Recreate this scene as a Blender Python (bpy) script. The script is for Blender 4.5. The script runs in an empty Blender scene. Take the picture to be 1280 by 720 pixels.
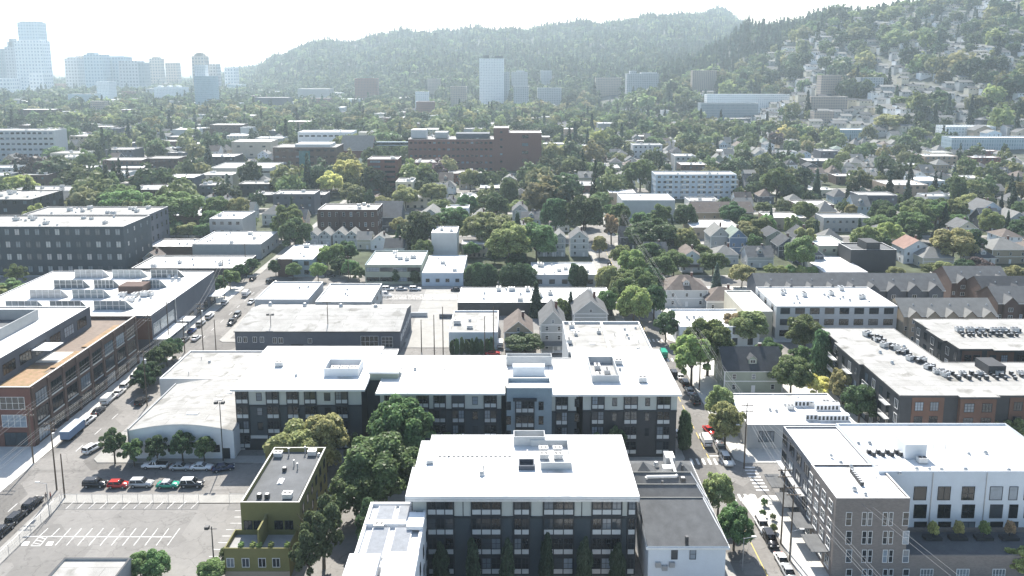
import bpy, bmesh, math, random
import numpy as np
from mathutils import Vector, Matrix

# ------------------------------------------------------------------ camera, sky, sun, exposure
F_PX, CAM_H, HORIZON, AXIS = 965.0, 87.4, 78.0, 230.0      # the picture is cut low out of a taller frame: its axis lies at row 230
PITCH = math.atan((AXIS - HORIZON) / F_PX)
SUN_EL, SUN_AZ = math.radians(46), math.radians(-9)        # the sun stands ahead of the camera, a little left
scene = bpy.context.scene
C = scene.collection
cam_data = bpy.data.cameras.new("camera")
cam_data.sensor_width = 36.0
cam_data.lens = 36.0 * F_PX / 1280.0
cam_data.shift_y = (AXIS - 360.0) / 1280.0
cam_data.clip_start = 1.0
cam_data.clip_end = 40000.0
cam = bpy.data.objects.new("camera", cam_data)
C.objects.link(cam)
cam.location = (0, 0, CAM_H)
cam.rotation_euler = (math.pi / 2 - PITCH, 0, 0)
scene.camera = cam

world = bpy.data.worlds.new("World")
scene.world = world
world.use_nodes = True
wn = world.node_tree
sky = wn.nodes.new("ShaderNodeTexSky")
sky.sky_type = 'NISHITA'
sky.sun_disc = False
sky.sun_elevation = SUN_EL
sky.sun_rotation = SUN_AZ
sky.altitude = 60
sky.air_density = 1.2
sky.dust_density = 1.2
sky.ozone_density = 1.0
wn.links.new(sky.outputs[0], wn.nodes["Background"].inputs[0])
wn.nodes["Background"].inputs[1].default_value = 0.1

sun_data = bpy.data.lights.new("sun", 'SUN')
sun_data.energy = 5.0
sun_data.angle = math.radians(0.5)
sun_data.color = (1.0, 0.95, 0.87)
sun = bpy.data.objects.new("sun", sun_data)
C.objects.link(sun)
to_sun = Vector((math.sin(SUN_AZ) * math.cos(SUN_EL), math.cos(SUN_AZ) * math.cos(SUN_EL), math.sin(SUN_EL)))
sun.rotation_euler = to_sun.to_track_quat('Z', 'Y').to_euler()
sun.location = (0, 300, 500)

scene.view_settings.view_transform = 'Standard'
scene.view_settings.look = 'None'
scene.view_settings.exposure = 1.12
HAZE_DENSITY = 0.00012
scene.view_settings.gamma = 1.0
scene.view_settings.use_curve_mapping = False
scene.cycles.use_denoising = True
scene.cycles.max_bounces = 5
scene.cycles.diffuse_bounces = 2
scene.cycles.glossy_bounces = 2
scene.cycles.transmission_bounces = 2
scene.cycles.volume_bounces = 1
scene.cycles.use_adaptive_sampling = True
scene.cycles.sample_clamp_indirect = 6.0

rnd = random.Random(7)
R = math.radians

# ------------------------------------------------------------------ terrain: flat city, wooded hills to the west
PROFILES = [  # (bearing as a picture column, [(distance, height) ...])
    (-900, [(0, 0), (9000, 0)]),
    (250, [(0, 0), (9000, 0)]),
    (310, [(0, 0), (2300, 0), (2800, 28), (3400, 40), (9000, 40)]),
    (350, [(0, 0), (2100, 0), (2750, 92), (3400, 90), (9000, 90)]),
    (410, [(0, 0), (1900, 0), (2750, 134), (3400, 130), (9000, 120)]),
    (550, [(0, 0), (1650, 0), (2750, 170), (3400, 160), (9000, 150)]),
    (660, [(0, 0), (1500, 0), (2050, 62), (2750, 180), (3400, 170), (9000, 150)]),
    (760, [(0, 0), (1400, 0), (2000, 70), (2750, 196), (3400, 190), (9000, 150)]),
    (850, [(0, 0), (900, 0), (1150, 2), (1650, 62), (2050, 75), (2800, 222), (3300, 240), (4000, 200), (9000, 150)]),
    (895, [(0, 0), (1050, 0), (1200, 5), (1290, 24), (1650, 92), (2050, 85), (3300, 272), (4000, 220), (9000, 150)]),
    (940, [(0, 0), (1000, 0), (1200, 7), (1300, 34), (1680, 136), (2100, 130), (3300, 200), (9000, 150)]),
    (1040, [(0, 0), (880, 0), (960, 8), (1010, 20), (1080, 40), (1150, 56), (1500, 152), (2000, 170), (9000, 150)]),
    (1150, [(0, 0), (800, 0), (1050, 52), (1430, 166), (2000, 180), (9000, 160)]),
    (1280, [(0, 0), (720, 0), (980, 52), (1350, 182), (2000, 205), (9000, 160)]),
    (1450, [(0, 0), (650, 0), (900, 50), (1300, 190), (2000, 210), (9000, 160)]),
    (2600, [(0, 0), (650, 0), (900, 50), (1300, 190), (2000, 210), (9000, 160)]),
]
_pc = np.array([p[0] for p in PROFILES], float)


def terrain(x, y):
    """height of the ground at (x, y); arrays welcome"""
    x = np.asarray(x, float)
    y = np.asarray(y, float)
    col = 640 + F_PX * x / np.maximum(0.9878 * y + 13.6, 1.0)
    hs = np.stack([np.interp(y, [q[0] for q in p[1]], [q[1] for q in p[1]]) for p in PROFILES])
    i = np.clip(np.searchsorted(_pc, col) - 1, 0, len(_pc) - 2)
    t = np.clip((col - _pc[i]) / (_pc[i + 1] - _pc[i]), 0, 1)
    t = t * t * (3 - 2 * t)
    a = np.take_along_axis(hs, i[None, ...], 0)[0]
    b = np.take_along_axis(hs, (i + 1)[None, ...], 0)[0]
    h = (a * (1 - t) + b * t) * 1.07
    k = np.clip(h / 60, 0, 1)
    return h + k * (7 * np.sin(x * .021 + y * .006) + 6 * np.sin(y * .017 - x * .008 + 1.3) + 4 * np.sin(x * .05 + 2))


_cp, _sp = math.cos(PITCH), math.sin(PITCH)


def ray(px, py):
    a, b = (px - 640) / F_PX, (AXIS - py) / F_PX
    return Vector((a, _cp + b * _sp, b * _cp - _sp))


def P(px, py, z=0.0):
    """the point at height z that lies in the direction of this spot of the photograph"""
    d = ray(px, py)
    t = (z - CAM_H) / d.z
    return d.x * t, d.y * t


def PY(px, py, Y):
    d = ray(px, py)
    t = Y / d.y
    return d.x * t, CAM_H + d.z * t


def PD(px, Y, z=0.0):
    """x of a picture column at distance Y and height z"""
    return (px - 640) / F_PX * (Y * _cp + (CAM_H - z) * _sp)


def G(px, py):
    """where this direction meets the terrain"""
    d = ray(px, py)
    if d.z < -1e-4:
        t0 = (0 - CAM_H) / d.z
        if t0 * d.y < 640:
            return d.x * t0, d.y * t0, 0.0
    ys = np.arange(600, 4500, 4.0)
    t = ys / d.y
    zz = CAM_H + d.z * t
    hh = terrain(d.x * t, ys)
    k = np.argmax(zz <= hh) if (zz <= hh).any() else len(ys) - 1
    return d.x * t[k], float(ys[k]), float(hh[k])


def col_of(x, y, z=0.0):
    return 640 + F_PX * x / max(y * _cp + (CAM_H - z) * _sp, 1)


def row_of(x, y, z=0.0):
    zc = max(y * _cp + (CAM_H - z) * _sp, 1)
    return AXIS - F_PX * ((z - CAM_H) * _cp + y * _sp) / zc


# ------------------------------------------------------------------ materials
M = {}


def mat(name, col, rough=0.8, var=0.18, scale=0.6, metallic=0.0, spec=0.3, bump=0.0, fine=6.0, stain=None):
    m = bpy.data.materials.new(name)
    m.use_nodes = True
    nt = m.node_tree
    b = nt.nodes["Principled BSDF"]
    b.inputs["Roughness"].default_value = rough
    b.inputs["Metallic"].default_value = metallic
    b.inputs["Specular IOR Level"].default_value = spec
    tc = nt.nodes.new("ShaderNodeTexCoord")
    n1 = nt.nodes.new("ShaderNodeTexNoise")
    n1.inputs["Scale"].default_value = scale
    n1.inputs["Detail"].default_value = 6
    n1.inputs["Roughness"].default_value = 0.62
    n2 = nt.nodes.new("ShaderNodeTexNoise")
    n2.inputs["Scale"].default_value = fine
    n2.inputs["Detail"].default_value = 3
    nt.links.new(tc.outputs["Object"], n1.inputs["Vector"])
    nt.links.new(tc.outputs["Object"], n2.inputs["Vector"])
    add = nt.nodes.new("ShaderNodeMath")
    add.operation = 'MULTIPLY_ADD'
    nt.links.new(n2.outputs[0], add.inputs[0])
    add.inputs[1].default_value = 0.45
    nt.links.new(n1.outputs[0], add.inputs[2])
    ramp = nt.nodes.new("ShaderNodeValToRGB")
    e = ramp.color_ramp.elements
    e[0].position, e[1].position = 0.5, 0.95
    lo = [c * (1 - var) for c in col]
    hi = [min(1, c * (1 + var * .8)) for c in col]
    if stain:
        lo = stain
    e[0].color = (*lo, 1)
    e[1].color = (*hi, 1)
    nt.links.new(add.outputs[0], ramp.inputs[0])
    nt.links.new(ramp.outputs[0], b.inputs["Base Color"])
    if bump:
        bp = nt.nodes.new("ShaderNodeBump")
        bp.inputs["Strength"].default_value = bump
        bp.inputs["Distance"].default_value = 0.05
        nt.links.new(n2.outputs[0], bp.inputs["Height"])
        nt.links.new(bp.outputs[0], b.inputs["Normal"])
    M[name] = m
    return m


def brick_mat(name, c1, c2, mortar, scale=1.0, bw=0.42, bh=0.14):
    m = mat(name, c1, rough=0.9)
    nt = m.node_tree
    b = nt.nodes["Principled BSDF"]
    tc = [n for n in nt.nodes if n.type == 'TEX_COORD'][0]
    ramp = [n for n in nt.nodes if n.type == 'VALTORGB'][0]
    sep = nt.nodes.new("ShaderNodeSeparateXYZ")
    nt.links.new(tc.outputs["Object"], sep.inputs[0])
    ad = nt.nodes.new("ShaderNodeMath")
    nt.links.new(sep.outputs[0], ad.inputs[0])
    nt.links.new(sep.outputs[1], ad.inputs[1])
    cm = nt.nodes.new("ShaderNodeCombineXYZ")
    nt.links.new(ad.outputs[0], cm.inputs[0])
    nt.links.new(sep.outputs[2], cm.inputs[1])
    br = nt.nodes.new("ShaderNodeTexBrick")
    br.inputs["Color1"].default_value = (*c1, 1)
    br.inputs["Color2"].default_value = (*c2, 1)
    br.inputs["Mortar"].default_value = (*mortar, 1)
    br.inputs["Scale"].default_value = scale
    br.inputs["Mortar Size"].default_value = 0.015
    br.inputs["Brick Width"].default_value = bw
    br.inputs["Row Height"].default_value = bh
    nt.links.new(cm.outputs[0], br.inputs["Vector"])
    mx = nt.nodes.new("ShaderNodeMix")
    mx.data_type = 'RGBA'
    mx.inputs[0].default_value = 0.6
    nt.links.new(ramp.outputs[0], mx.inputs[6])
    nt.links.new(br.outputs[0], mx.inputs[7])
    nt.links.new(mx.outputs[2], b.inputs["Base Color"])
    return m


def glass_mat(name, col, rough=0.08):
    m = bpy.data.materials.new(name)
    m.use_nodes = True
    nt = m.node_tree
    b = nt.nodes["Principled BSDF"]
    b.inputs["Roughness"].default_value = rough
    b.inputs["Specular IOR Level"].default_value = 0.55
    oi = nt.nodes.new("ShaderNodeObjectInfo")
    ramp = nt.nodes.new("ShaderNodeValToRGB")
    ramp.color_ramp.interpolation = 'CONSTANT'
    e = ramp.color_ramp.elements
    e[0].color = (*[c * .6 for c in col], 1)
    e[1].position = 0.45
    e[1].color = (*col, 1)
    for p, k in ((0.7, 1.9), (0.84, 5.0), (0.94, 8.0)):      # curtains and blinds behind some of the panes
        q = e.new(p)
        q.color = (*[min(.55, c * k + .01 * k) for c in col], 1)
    nt.links.new(oi.outputs["Random"], ramp.inputs[0])
    tc = nt.nodes.new("ShaderNodeTexCoord")
    n = nt.nodes.new("ShaderNodeTexNoise")
    n.inputs["Scale"].default_value = 0.7
    nt.links.new(tc.outputs["Object"], n.inputs["Vector"])
    mx = nt.nodes.new("ShaderNodeMix")
    mx.data_type = 'RGBA'
    mx.blend_type = 'MULTIPLY'
    mx.inputs[0].default_value = 0.6
    nt.links.new(ramp.outputs[0], mx.inputs[6])
    nt.links.new(n.outputs[0], mx.inputs[7])
    nt.links.new(mx.outputs[2], b.inputs["Base Color"])
    M[name] = m
    return m


def leaf_mat(name, col, hue=0.04, attr=False):
    m = bpy.data.materials.new(name)
    m.use_nodes = True
    nt = m.node_tree
    out = nt.nodes["Material Output"]
    nt.nodes.remove(nt.nodes["Principled BSDF"])
    hsv = nt.nodes.new("ShaderNodeHueSaturation")
    hsv.inputs["Saturation"].default_value = 0.74
    tc = nt.nodes.new("ShaderNodeTexCoord")
    n = nt.nodes.new("ShaderNodeTexNoise")
    n.inputs["Detail"].default_value = 4
    n.inputs["Scale"].default_value = 6.0 if not attr else 0.06
    nt.links.new(tc.outputs["Object"], n.inputs["Vector"])
    vr = nt.nodes.new("ShaderNodeMapRange")
    vr.inputs[1].default_value, vr.inputs[2].default_value = 0.3, 0.7
    vr.inputs[3].default_value, vr.inputs[4].default_value = 0.6, 1.45
    if attr:
        nt.links.new(n.outputs[0], vr.inputs[0])
    else:                                     # lighter and darker sprays of leaves
        n2 = nt.nodes.new("ShaderNodeTexNoise")
        n2.inputs["Scale"].default_value = 21.0
        n2.inputs["Detail"].default_value = 2
        nt.links.new(tc.outputs["Object"], n2.inputs["Vector"])
        av = nt.nodes.new("ShaderNodeMix")
        av.inputs[0].default_value = .55
        nt.links.new(n.outputs[0], av.inputs[2])
        nt.links.new(n2.outputs[0], av.inputs[3])
        nt.links.new(av.outputs[0], vr.inputs[0])
        vr.inputs[1].default_value, vr.inputs[2].default_value = 0.36, 0.64
        vr.inputs[3].default_value, vr.inputs[4].default_value = 0.5, 2.05
    if attr:
        at = nt.nodes.new("ShaderNodeAttribute")
        at.attribute_name = "tint"
        nt.links.new(at.outputs["Color"], hsv.inputs["Color"])
        nt.links.new(vr.outputs[0], hsv.inputs["Value"])
    else:
        hsv.inputs["Color"].default_value = (*col, 1)
        oi = nt.nodes.new("ShaderNodeObjectInfo")
        hr = nt.nodes.new("ShaderNodeMapRange")
        hr.inputs[3].default_value, hr.inputs[4].default_value = 0.5 - hue, 0.5 + hue
        nt.links.new(oi.outputs["Random"], hr.inputs[0])
        nt.links.new(hr.outputs[0], hsv.inputs["Hue"])
        mm = nt.nodes.new("ShaderNodeMath")
        mm.operation = 'MULTIPLY_ADD'
        w = nt.nodes.new("ShaderNodeTexWhiteNoise")
        w.noise_dimensions = '1D'
        nt.links.new(oi.outputs["Random"], w.inputs["W"])
        nt.links.new(w.outputs["Value"], mm.inputs[0])
        mm.inputs[1].default_value = 0.6
        mm.inputs[2].default_value = 0.7
        m2 = nt.nodes.new("ShaderNodeMath")
        m2.operation = 'MULTIPLY'
        nt.links.new(mm.outputs[0], m2.inputs[0])
        nt.links.new(vr.outputs[0], m2.inputs[1])
        nt.links.new(m2.outputs[0], hsv.inputs["Value"])
    d = nt.nodes.new("ShaderNodeBsdfDiffuse")
    t = nt.nodes.new("ShaderNodeBsdfTranslucent")
    g = nt.nodes.new("ShaderNodeBsdfGlossy")
    g.inputs["Roughness"].default_value = 0.45
    mx = nt.nodes.new("ShaderNodeMixShader")
    mx.inputs[0].default_value = 0.5
    mx2 = nt.nodes.new("ShaderNodeMixShader")
    mx2.inputs[0].default_value = 0.018
    nt.links.new(hsv.outputs[0], d.inputs[0])
    nt.links.new(hsv.outputs[0], t.inputs[0])
    nt.links.new(d.outputs[0], mx.inputs[1])
    nt.links.new(t.outputs[0], mx.inputs[2])
    nt.links.new(mx.outputs[0], mx2.inputs[1])
    nt.links.new(g.outputs[0], mx2.inputs[2])
    nt.links.new(mx2.outputs[0], out.inputs[0])
    M[name] = m
    return m


mat('asphalt', (.21, .2, .187), .92, .22, .09, fine=1.4, bump=.15)
mat('asphalt_new', (.22, .212, .2), .92, .14, .12, fine=1.2, bump=.12)
mat('concrete', (.31, .302, .282), .9, .14, .3, fine=2)
mat('pale_concrete', (.5, .49, .46), .9, .12, .3, fine=2)


def worn(name, crack=.55, patch=.12):
    """cracks, repaired patches and oil spots of an old asphalt surface"""
    m = M[name]
    nt = m.node_tree
    b = nt.nodes["Principled BSDF"]
    src = b.inputs["Base Color"].links[0].from_socket
    tc = [n for n in nt.nodes if n.type == 'TEX_COORD'][0]
    no = nt.nodes.new("ShaderNodeTexNoise")
    no.inputs["Scale"].default_value = .35
    no.inputs["Detail"].default_value = 5
    nt.links.new(tc.outputs["Object"], no.inputs["Vector"])
    vm = nt.nodes.new("ShaderNodeVectorMath")
    vm.operation = 'MULTIPLY_ADD'
    nt.links.new(no.outputs["Color"], vm.inputs[0])
    vm.inputs[1].default_value = (5, 5, 5)
    nt.links.new(tc.outputs["Object"], vm.inputs[2])

    def layer(src, fac, col):
        mx = nt.nodes.new("ShaderNodeMix")
        mx.data_type = 'RGBA'
        mx.blend_type = 'MULTIPLY'
        nt.links.new(fac, mx.inputs[0])
        nt.links.new(src, mx.inputs[6])
        mx.inputs[7].default_value = (*col, 1)
        return mx.outputs[2]

    def ramp(sock, p0, p1, v0, v1):
        r = nt.nodes.new("ShaderNodeMapRange")
        r.inputs[1].default_value, r.inputs[2].default_value = p0, p1
        r.inputs[3].default_value, r.inputs[4].default_value = v0, v1
        nt.links.new(sock, r.inputs[0])
        return r.outputs[0]
    v = nt.nodes.new("ShaderNodeTexVoronoi")
    v.feature = 'DISTANCE_TO_EDGE'
    v.inputs["Scale"].default_value = .13
    nt.links.new(vm.outputs[0], v.inputs["Vector"])
    out = layer(src, ramp(v.outputs["Distance"], .004, .014, crack, 0), (.45, .45, .45))
    v2 = nt.nodes.new("ShaderNodeTexVoronoi")
    v2.distance = 'CHEBYCHEV'
    v2.inputs["Scale"].default_value = .09
    nt.links.new(tc.outputs["Object"], v2.inputs["Vector"])
    sp = nt.nodes.new("ShaderNodeSeparateColor")
    nt.links.new(v2.outputs["Color"], sp.inputs[0])
    out = layer(out, ramp(sp.outputs[0], .6, .62, 0, 1.0), (1 - patch * 1.6,) * 3)
    out = layer(out, ramp(sp.outputs[1], .75, .77, 0, 1.0), (1 - patch,) * 3)
    n3 = nt.nodes.new("ShaderNodeTexNoise")
    n3.inputs["Scale"].default_value = .8
    nt.links.new(tc.outputs["Object"], n3.inputs["Vector"])
    out = layer(out, ramp(n3.outputs[0], .66, .74, 0, .5), (.5, .5, .5))
    nt.links.new(out, b.inputs["Base Color"])




def membrane(name):
    """sheet seams and ponding stains of a white roof"""
    m = M[name]
    nt = m.node_tree
    b = nt.nodes["Principled BSDF"]
    src = b.inputs["Base Color"].links[0].from_socket
    tc = [n for n in nt.nodes if n.type == 'TEX_COORD'][0]
    br = nt.nodes.new("ShaderNodeTexBrick")
    br.inputs["Color1"].default_value = (1, 1, 1, 1)
    br.inputs["Color2"].default_value = (.93, .93, .93, 1)
    br.inputs["Mortar"].default_value = (.5, .5, .5, 1)
    br.inputs["Scale"].default_value = 1.0
    br.inputs["Mortar Size"].default_value = 0.045
    br.inputs["Brick Width"].default_value = 16.0
    br.inputs["Row Height"].default_value = 2.6
    nt.links.new(tc.outputs["Object"], br.inputs["Vector"])
    no = nt.nodes.new("ShaderNodeTexNoise")
    no.inputs["Scale"].default_value = .22
    no.inputs["Detail"].default_value = 7
    no.inputs["Distortion"].default_value = .6
    nt.links.new(tc.outputs["Object"], no.inputs["Vector"])
    r = nt.nodes.new("ShaderNodeMapRange")
    r.inputs[1].default_value, r.inputs[2].default_value = .56, .74
    nt.links.new(no.outputs[0], r.inputs[0])
    for fac, col in ((None, br.outputs[0]), (r.outputs[0], (.46, .45, .42, 1))):
        mx = nt.nodes.new("ShaderNodeMix")
        mx.data_type = 'RGBA'
        mx.blend_type = 'MULTIPLY'
        mx.inputs[0].default_value = 1
        nt.links.new(src, mx.inputs[6])
        if fac is None:
            nt.links.new(col, mx.inputs[7])
        else:
            nt.links.new(fac, mx.inputs[0])
            mx.inputs[7].default_value = col
        src = mx.outputs[2]
    nt.links.new(src, b.inputs["Base Color"])


worn('asphalt')
worn('asphalt_new', .4, .08)
mat('yard', (.062, .074, .042), 1, .5, .12, fine=1.0)
mat('line_paint', (.78, .78, .76), .7, .1, 1.1, stain=(.36, .355, .345))
mat('yellow_paint', (.62, .47, .12), .7, .15, 1.5)
mat('white_roof', (.72, .72, .71), .6, .05, .25, stain=(.6, .6, .585))
mat('pale_roof', (.37, .365, .35), .85, .12, .2, stain=(.25, .244, .23))
mat('grey_roof', (.33, .33, .325), .9, .2, .3)
membrane('white_roof')
membrane('pale_roof')
mat('dark_roof', (.12, .125, .13), .9, .25, .3)
mat('shingle_grey', (.125, .128, .13), .95, .22, .5, fine=9, bump=.2)
mat('shingle_dark', (.06, .064, .07), .95, .22, .5, fine=9, bump=.2)
mat('shingle_brown', (.15, .125, .11), .95, .22, .5, fine=9, bump=.2)
mat('shingle_pale', (.19, .19, .182), .95, .16, .5, fine=9, bump=.2)
mat('shingle_green', (.2, .24, .21), .95, .2, .5, fine=9, bump=.2)
mat('shingle_red', (.26, .17, .14), .95, .2, .5, fine=9, bump=.2)
mat('white_wall', (.74, .75, .76), .8, .06, .4)
mat('cool_white', (.62, .66, .7), .8, .06, .4)
mat('cream_wall', (.56, .52, .42), .85, .08, .4)
mat('beige_wall', (.48, .42, .34), .85, .1, .4)
mat('tan_wall', (.36, .3, .23), .85, .1, .4)
mat('grey_wall', (.36, .37, .37), .85, .1, .4)
mat('light_grey_wall', (.5, .51, .51), .85, .08, .4)
mat('slate_wall', (.095, .105, .125), .8, .12, .4)
mat('blue_slate', (.055, .07, .082), .75, .12, .4)
mat('charcoal', (.05, .052, .056), .75, .15, .4)
mat('olive_wall', (.185, .175, .072), .85, .12, .4)
mat('sage_wall', (.3, .33, .27), .85, .1, .4)
mat('blue_wall', (.14, .2, .3), .85, .1, .4)
mat('pale_blue', (.46, .53, .6), .85, .08, .4)
mat('teal_grey', (.26, .32, .36), .8, .1, .4)
mat('pink_wall', (.5, .27, .22), .85, .1, .4)
mat('orange_wall', (.135, .08, .06), .85, .14, .4)
mat('panel_pale', (.46, .48, .45), .8, .06, .4)
mat('spandrel', (.5, .52, .52), .6, .08, .8)
mat('trim_white', (.72, .72, .71), .6, .06, .8)
mat('trim_dark', (.03, .035, .042), .6, .15, .8)
mat('metal', (.42, .43, .44), .45, .15, 1.0, metallic=.6)
mat('pale_metal', (.62, .62, .61), .5, .12, 1.0, metallic=.2)
mat('dark_metal', (.06, .062, .066), .55, .2, 1.0, metallic=.3)
mat('wood_pole', (.13, .1, .075), .95, .25, 1.0)
mat('bark', (.1, .08, .06), .95, .3, 3.0)
mat('timber', (.19, .15, .122), .85, .2, .8)
mat('planting', (.3, .19, .13), 1, .3, .8, stain=(.2, .16, .08))
brick_mat('red_brick', (.16, .068, .054), (.12, .055, .046), (.17, .14, .125))
brick_mat('brown_brick', (.115, .075, .06), (.085, .056, .05), (.12, .1, .09))
brick_mat('hospital_brick', (.185, .085, .07), (.145, .068, .06), (.2, .15, .13))
brick_mat('grey_brick', (.215, .19, .175), (.14, .123, .113), (.22, .205, .195))
brick_mat('tan_brick', (.36, .27, .2), (.3, .22, .16), (.36, .32, .28))
glass_mat('glass', (.03, .038, .046))
glass_mat('car_glass', (.018, .02, .024))
glass_mat('pale_glass', (.26, .31, .34), .2)
glass_mat('teal_glass', (.06, .2, .21), .12)
mat('rubber', (.02, .02, .021), .85, .2, 3)
mat('lamp_lens', (.7, .7, .66), .2, .05, 3)
mat('tail_lens', (.4, .03, .02), .3, .05, 3)
CARCOL = {'white': (.75, .75, .74), 'black': (.018, .018, .02), 'silver': (.42, .43, .44), 'grey': (.15, .155, .16),
          'red': (.42, .035, .03), 'blue': (.05, .09, .24), 'green': (.03, .3, .2), 'dark': (.05, .052, .058), 'navy': (.02, .03, .075)}
for _k, _c in CARCOL.items():
    mat('paint_' + _k, _c, .22, .04, .8, spec=.6, metallic=.15 if _k in ('silver', 'grey') else 0)
leaf_mat('leaf_mid', (0.139, 0.212, 0.049))
leaf_mat('leaf_dark', (0.077, 0.136, 0.043))
leaf_mat('leaf_bright', (0.244, 0.350, 0.062))
leaf_mat('leaf_olive', (0.254, 0.272, 0.077))
leaf_mat('leaf_yellow', (.6, .59, .12), .015)
leaf_mat('leaf_autumn', (0.351, 0.241, 0.097), .02)
leaf_mat('leaf_plum', (0.153, 0.106, 0.097), .02)
leaf_mat('leaf_needle', (0.049, 0.094, 0.049), .02)
leaf_mat('leaf_blue', (0.101, 0.160, 0.131), .02)
leaf_mat('leaf_far', (0.101, 0.170, 0.057), attr=True)
# ------------------------------------------------------------------ mesh building and the object tree


class MB:
    """collects faces and builds them as one mesh object"""

    def __init__(s):
        s.v, s.f, s.m = [], [], []

    def face(s, pts, m=0):
        i = len(s.v)
        s.v += [tuple(p) for p in pts]
        s.f.append(tuple(range(i, i + len(pts))))
        s.m.append(m)
        return s

    def box(s, x0, x1, y0, y1, z0, z1, m=0, top=None, bottom=True):
        a, b, c, d = (x0, y0), (x1, y0), (x1, y1), (x0, y1)
        return s.prism([a, b, c, d], z0, z1, m, m if top is None else top, bottom)

    def prism(s, pts, z0, z1, m=0, mt=None, bottom=True, top=True):
        n = len(pts)
        for i in range(n):
            p, q = pts[i], pts[(i + 1) % n]
            s.face([(p[0], p[1], z0), (q[0], q[1], z0), (q[0], q[1], z1), (p[0], p[1], z1)], m)
        if top:
            s.face([(p[0], p[1], z1) for p in pts], m if mt is None else mt)
        if bottom:
            s.face([(p[0], p[1], z0) for p in reversed(pts)], m)
        return s

    def ring(s, outer, inner, z0, z1, zi, m=0, mt=0):
        """walls with an upstand: outside faces z0..z1, coping, inside faces down to zi"""
        n = len(outer)
        for i in range(n):
            p, q, a, b = outer[i], outer[(i + 1) % n], inner[i], inner[(i + 1) % n]
            s.face([(*p, z0), (*q, z0), (*q, z1), (*p, z1)], m)
            s.face([(*p, z1), (*q, z1), (*b, z1), (*a, z1)], mt)
            s.face([(*a, z1), (*b, z1), (*b, zi), (*a, zi)], m)
        return s

    def tube(s, p0, p1, r0, r1=None, n=6, m=0, caps=True):
        r1 = r0 if r1 is None else r1
        p0, p1 = Vector(p0), Vector(p1)
        d = (p1 - p0).normalized()
        u = d.orthogonal().normalized()
        w = d.cross(u)
        a = [p0 + (u * math.cos(2 * math.pi * k / n) + w * math.sin(2 * math.pi * k / n)) * r0 for k in range(n)]
        b = [p1 + (u * math.cos(2 * math.pi * k / n) + w * math.sin(2 * math.pi * k / n)) * r1 for k in range(n)]
        for k in range(n):
            s.face([a[k], a[(k + 1) % n], b[(k + 1) % n], b[k]], m)
        if caps:
            s.face(list(reversed(a)), m)
            s.face(b, m)
        return s

    def mesh(s, name, mats):
        me = bpy.data.meshes.new(name)
        me.from_pydata(s.v, [], s.f)
        for k in (mats if isinstance(mats, (list, tuple)) else [mats]):
            me.materials.append(M[k])
        if any(s.m):
            me.polygons.foreach_set("material_index", s.m)
        me.update()
        return me

    def build(s, name, mats, parent=None, loc=(0, 0, 0), rz=0.0):
        return put(name, s.mesh(name, mats), parent, loc, rz)


def put(name, me, parent=None, loc=(0, 0, 0), rz=0.0):
    o = bpy.data.objects.new(name, me)
    C.objects.link(o)
    o.location = loc
    o.rotation_euler = (0, 0, rz)
    if parent is not None:
        o.parent = parent
    return o


THINGS = []      # (root, base wording, x, y, ordinal noun, plural)


def thing(name, loc, cat, label=None, group=None, rz=0.0):
    o = bpy.data.objects.new(name, None)
    o.empty_display_size = 0.5
    C.objects.link(o)
    o.location = loc
    o.rotation_euler = (0, 0, rz)
    return tag(o, cat, label, group)


def tag(o, cat, label=None, group=None):
    o['category'] = cat
    if label:
        o['label'] = label
    if group:
        o['group'] = group
    return o


def structure(o):
    o['kind'] = 'structure'
    return o


def copy_tree(o, parent=None):
    c = o.copy()
    C.objects.link(c)
    if parent is not None:
        c.parent = parent
    for ch in KIDS.get(o, list(o.children)):
        copy_tree(ch, c)
    return c


KIDS = {}
_wm = {}
LM = []          # landmarks: (phrase, x, y)
BLOCK = []       # taken footprints
FRONT = []       # open ground in front of the buildings one sees


def landmark(phrase, x, y):
    LM.append((phrase, x, y))


def block(x0, x1, y0, y1, pad=2):
    BLOCK.append((min(x0, x1) - pad, max(x0, x1) + pad, y0 - pad, y1 + pad))


def taken(x, y, r=0):
    for a in BLOCK:
        if a[0] - r < x < a[1] + r and a[2] - r < y < a[3] + r:
            return True
    return False


def win_mesh(w, h, style, frame, glass):
    k = (round(w, 2), round(h, 2), style, frame, glass)
    if k in _wm:
        return _wm[k]
    m = MB()
    t = 0.07 if style != 'thin' else 0.04
    d0, d1 = 0.02, -0.09
    hw = w / 2
    m.box(-hw, -hw + t, d1, d0, 0, h)
    m.box(hw - t, hw, d1, d0, 0, h)
    m.box(-hw + t, hw - t, d1, d0, 0, t)
    m.box(-hw + t, hw - t, d1, d0, h - t, h)
    nx = {'plain': 1, 'thin': 1, 'double': 2, 'sash': 1, 'grid': 3, 'pair': 2, 'wide': 4}[style]
    ny = {'plain': 1, 'thin': 1, 'double': 1, 'sash': 2, 'grid': 3, 'pair': 2, 'wide': 2}[style]
    for i in range(1, nx):
        x = -hw + w * i / nx
        m.box(x - .035, x + .035, d1 + .02, d0, t, h - t)
    for j in range(1, ny):
        z = h * j / ny
        m.box(-hw + t, hw - t, d1 + .03, d0, z - .03, z + .03)
    m.face([(-hw + t, -.03, t), (hw - t, -.03, t), (hw - t, -.03, h - t), (-hw + t, -.03, h - t)], 1)
    me = m.mesh('window', [frame, glass])
    _wm[k] = me
    return me


FACE_RZ = {'s': 0, 'e': math.pi / 2, 'n': math.pi, 'w': -math.pi / 2}


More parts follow.
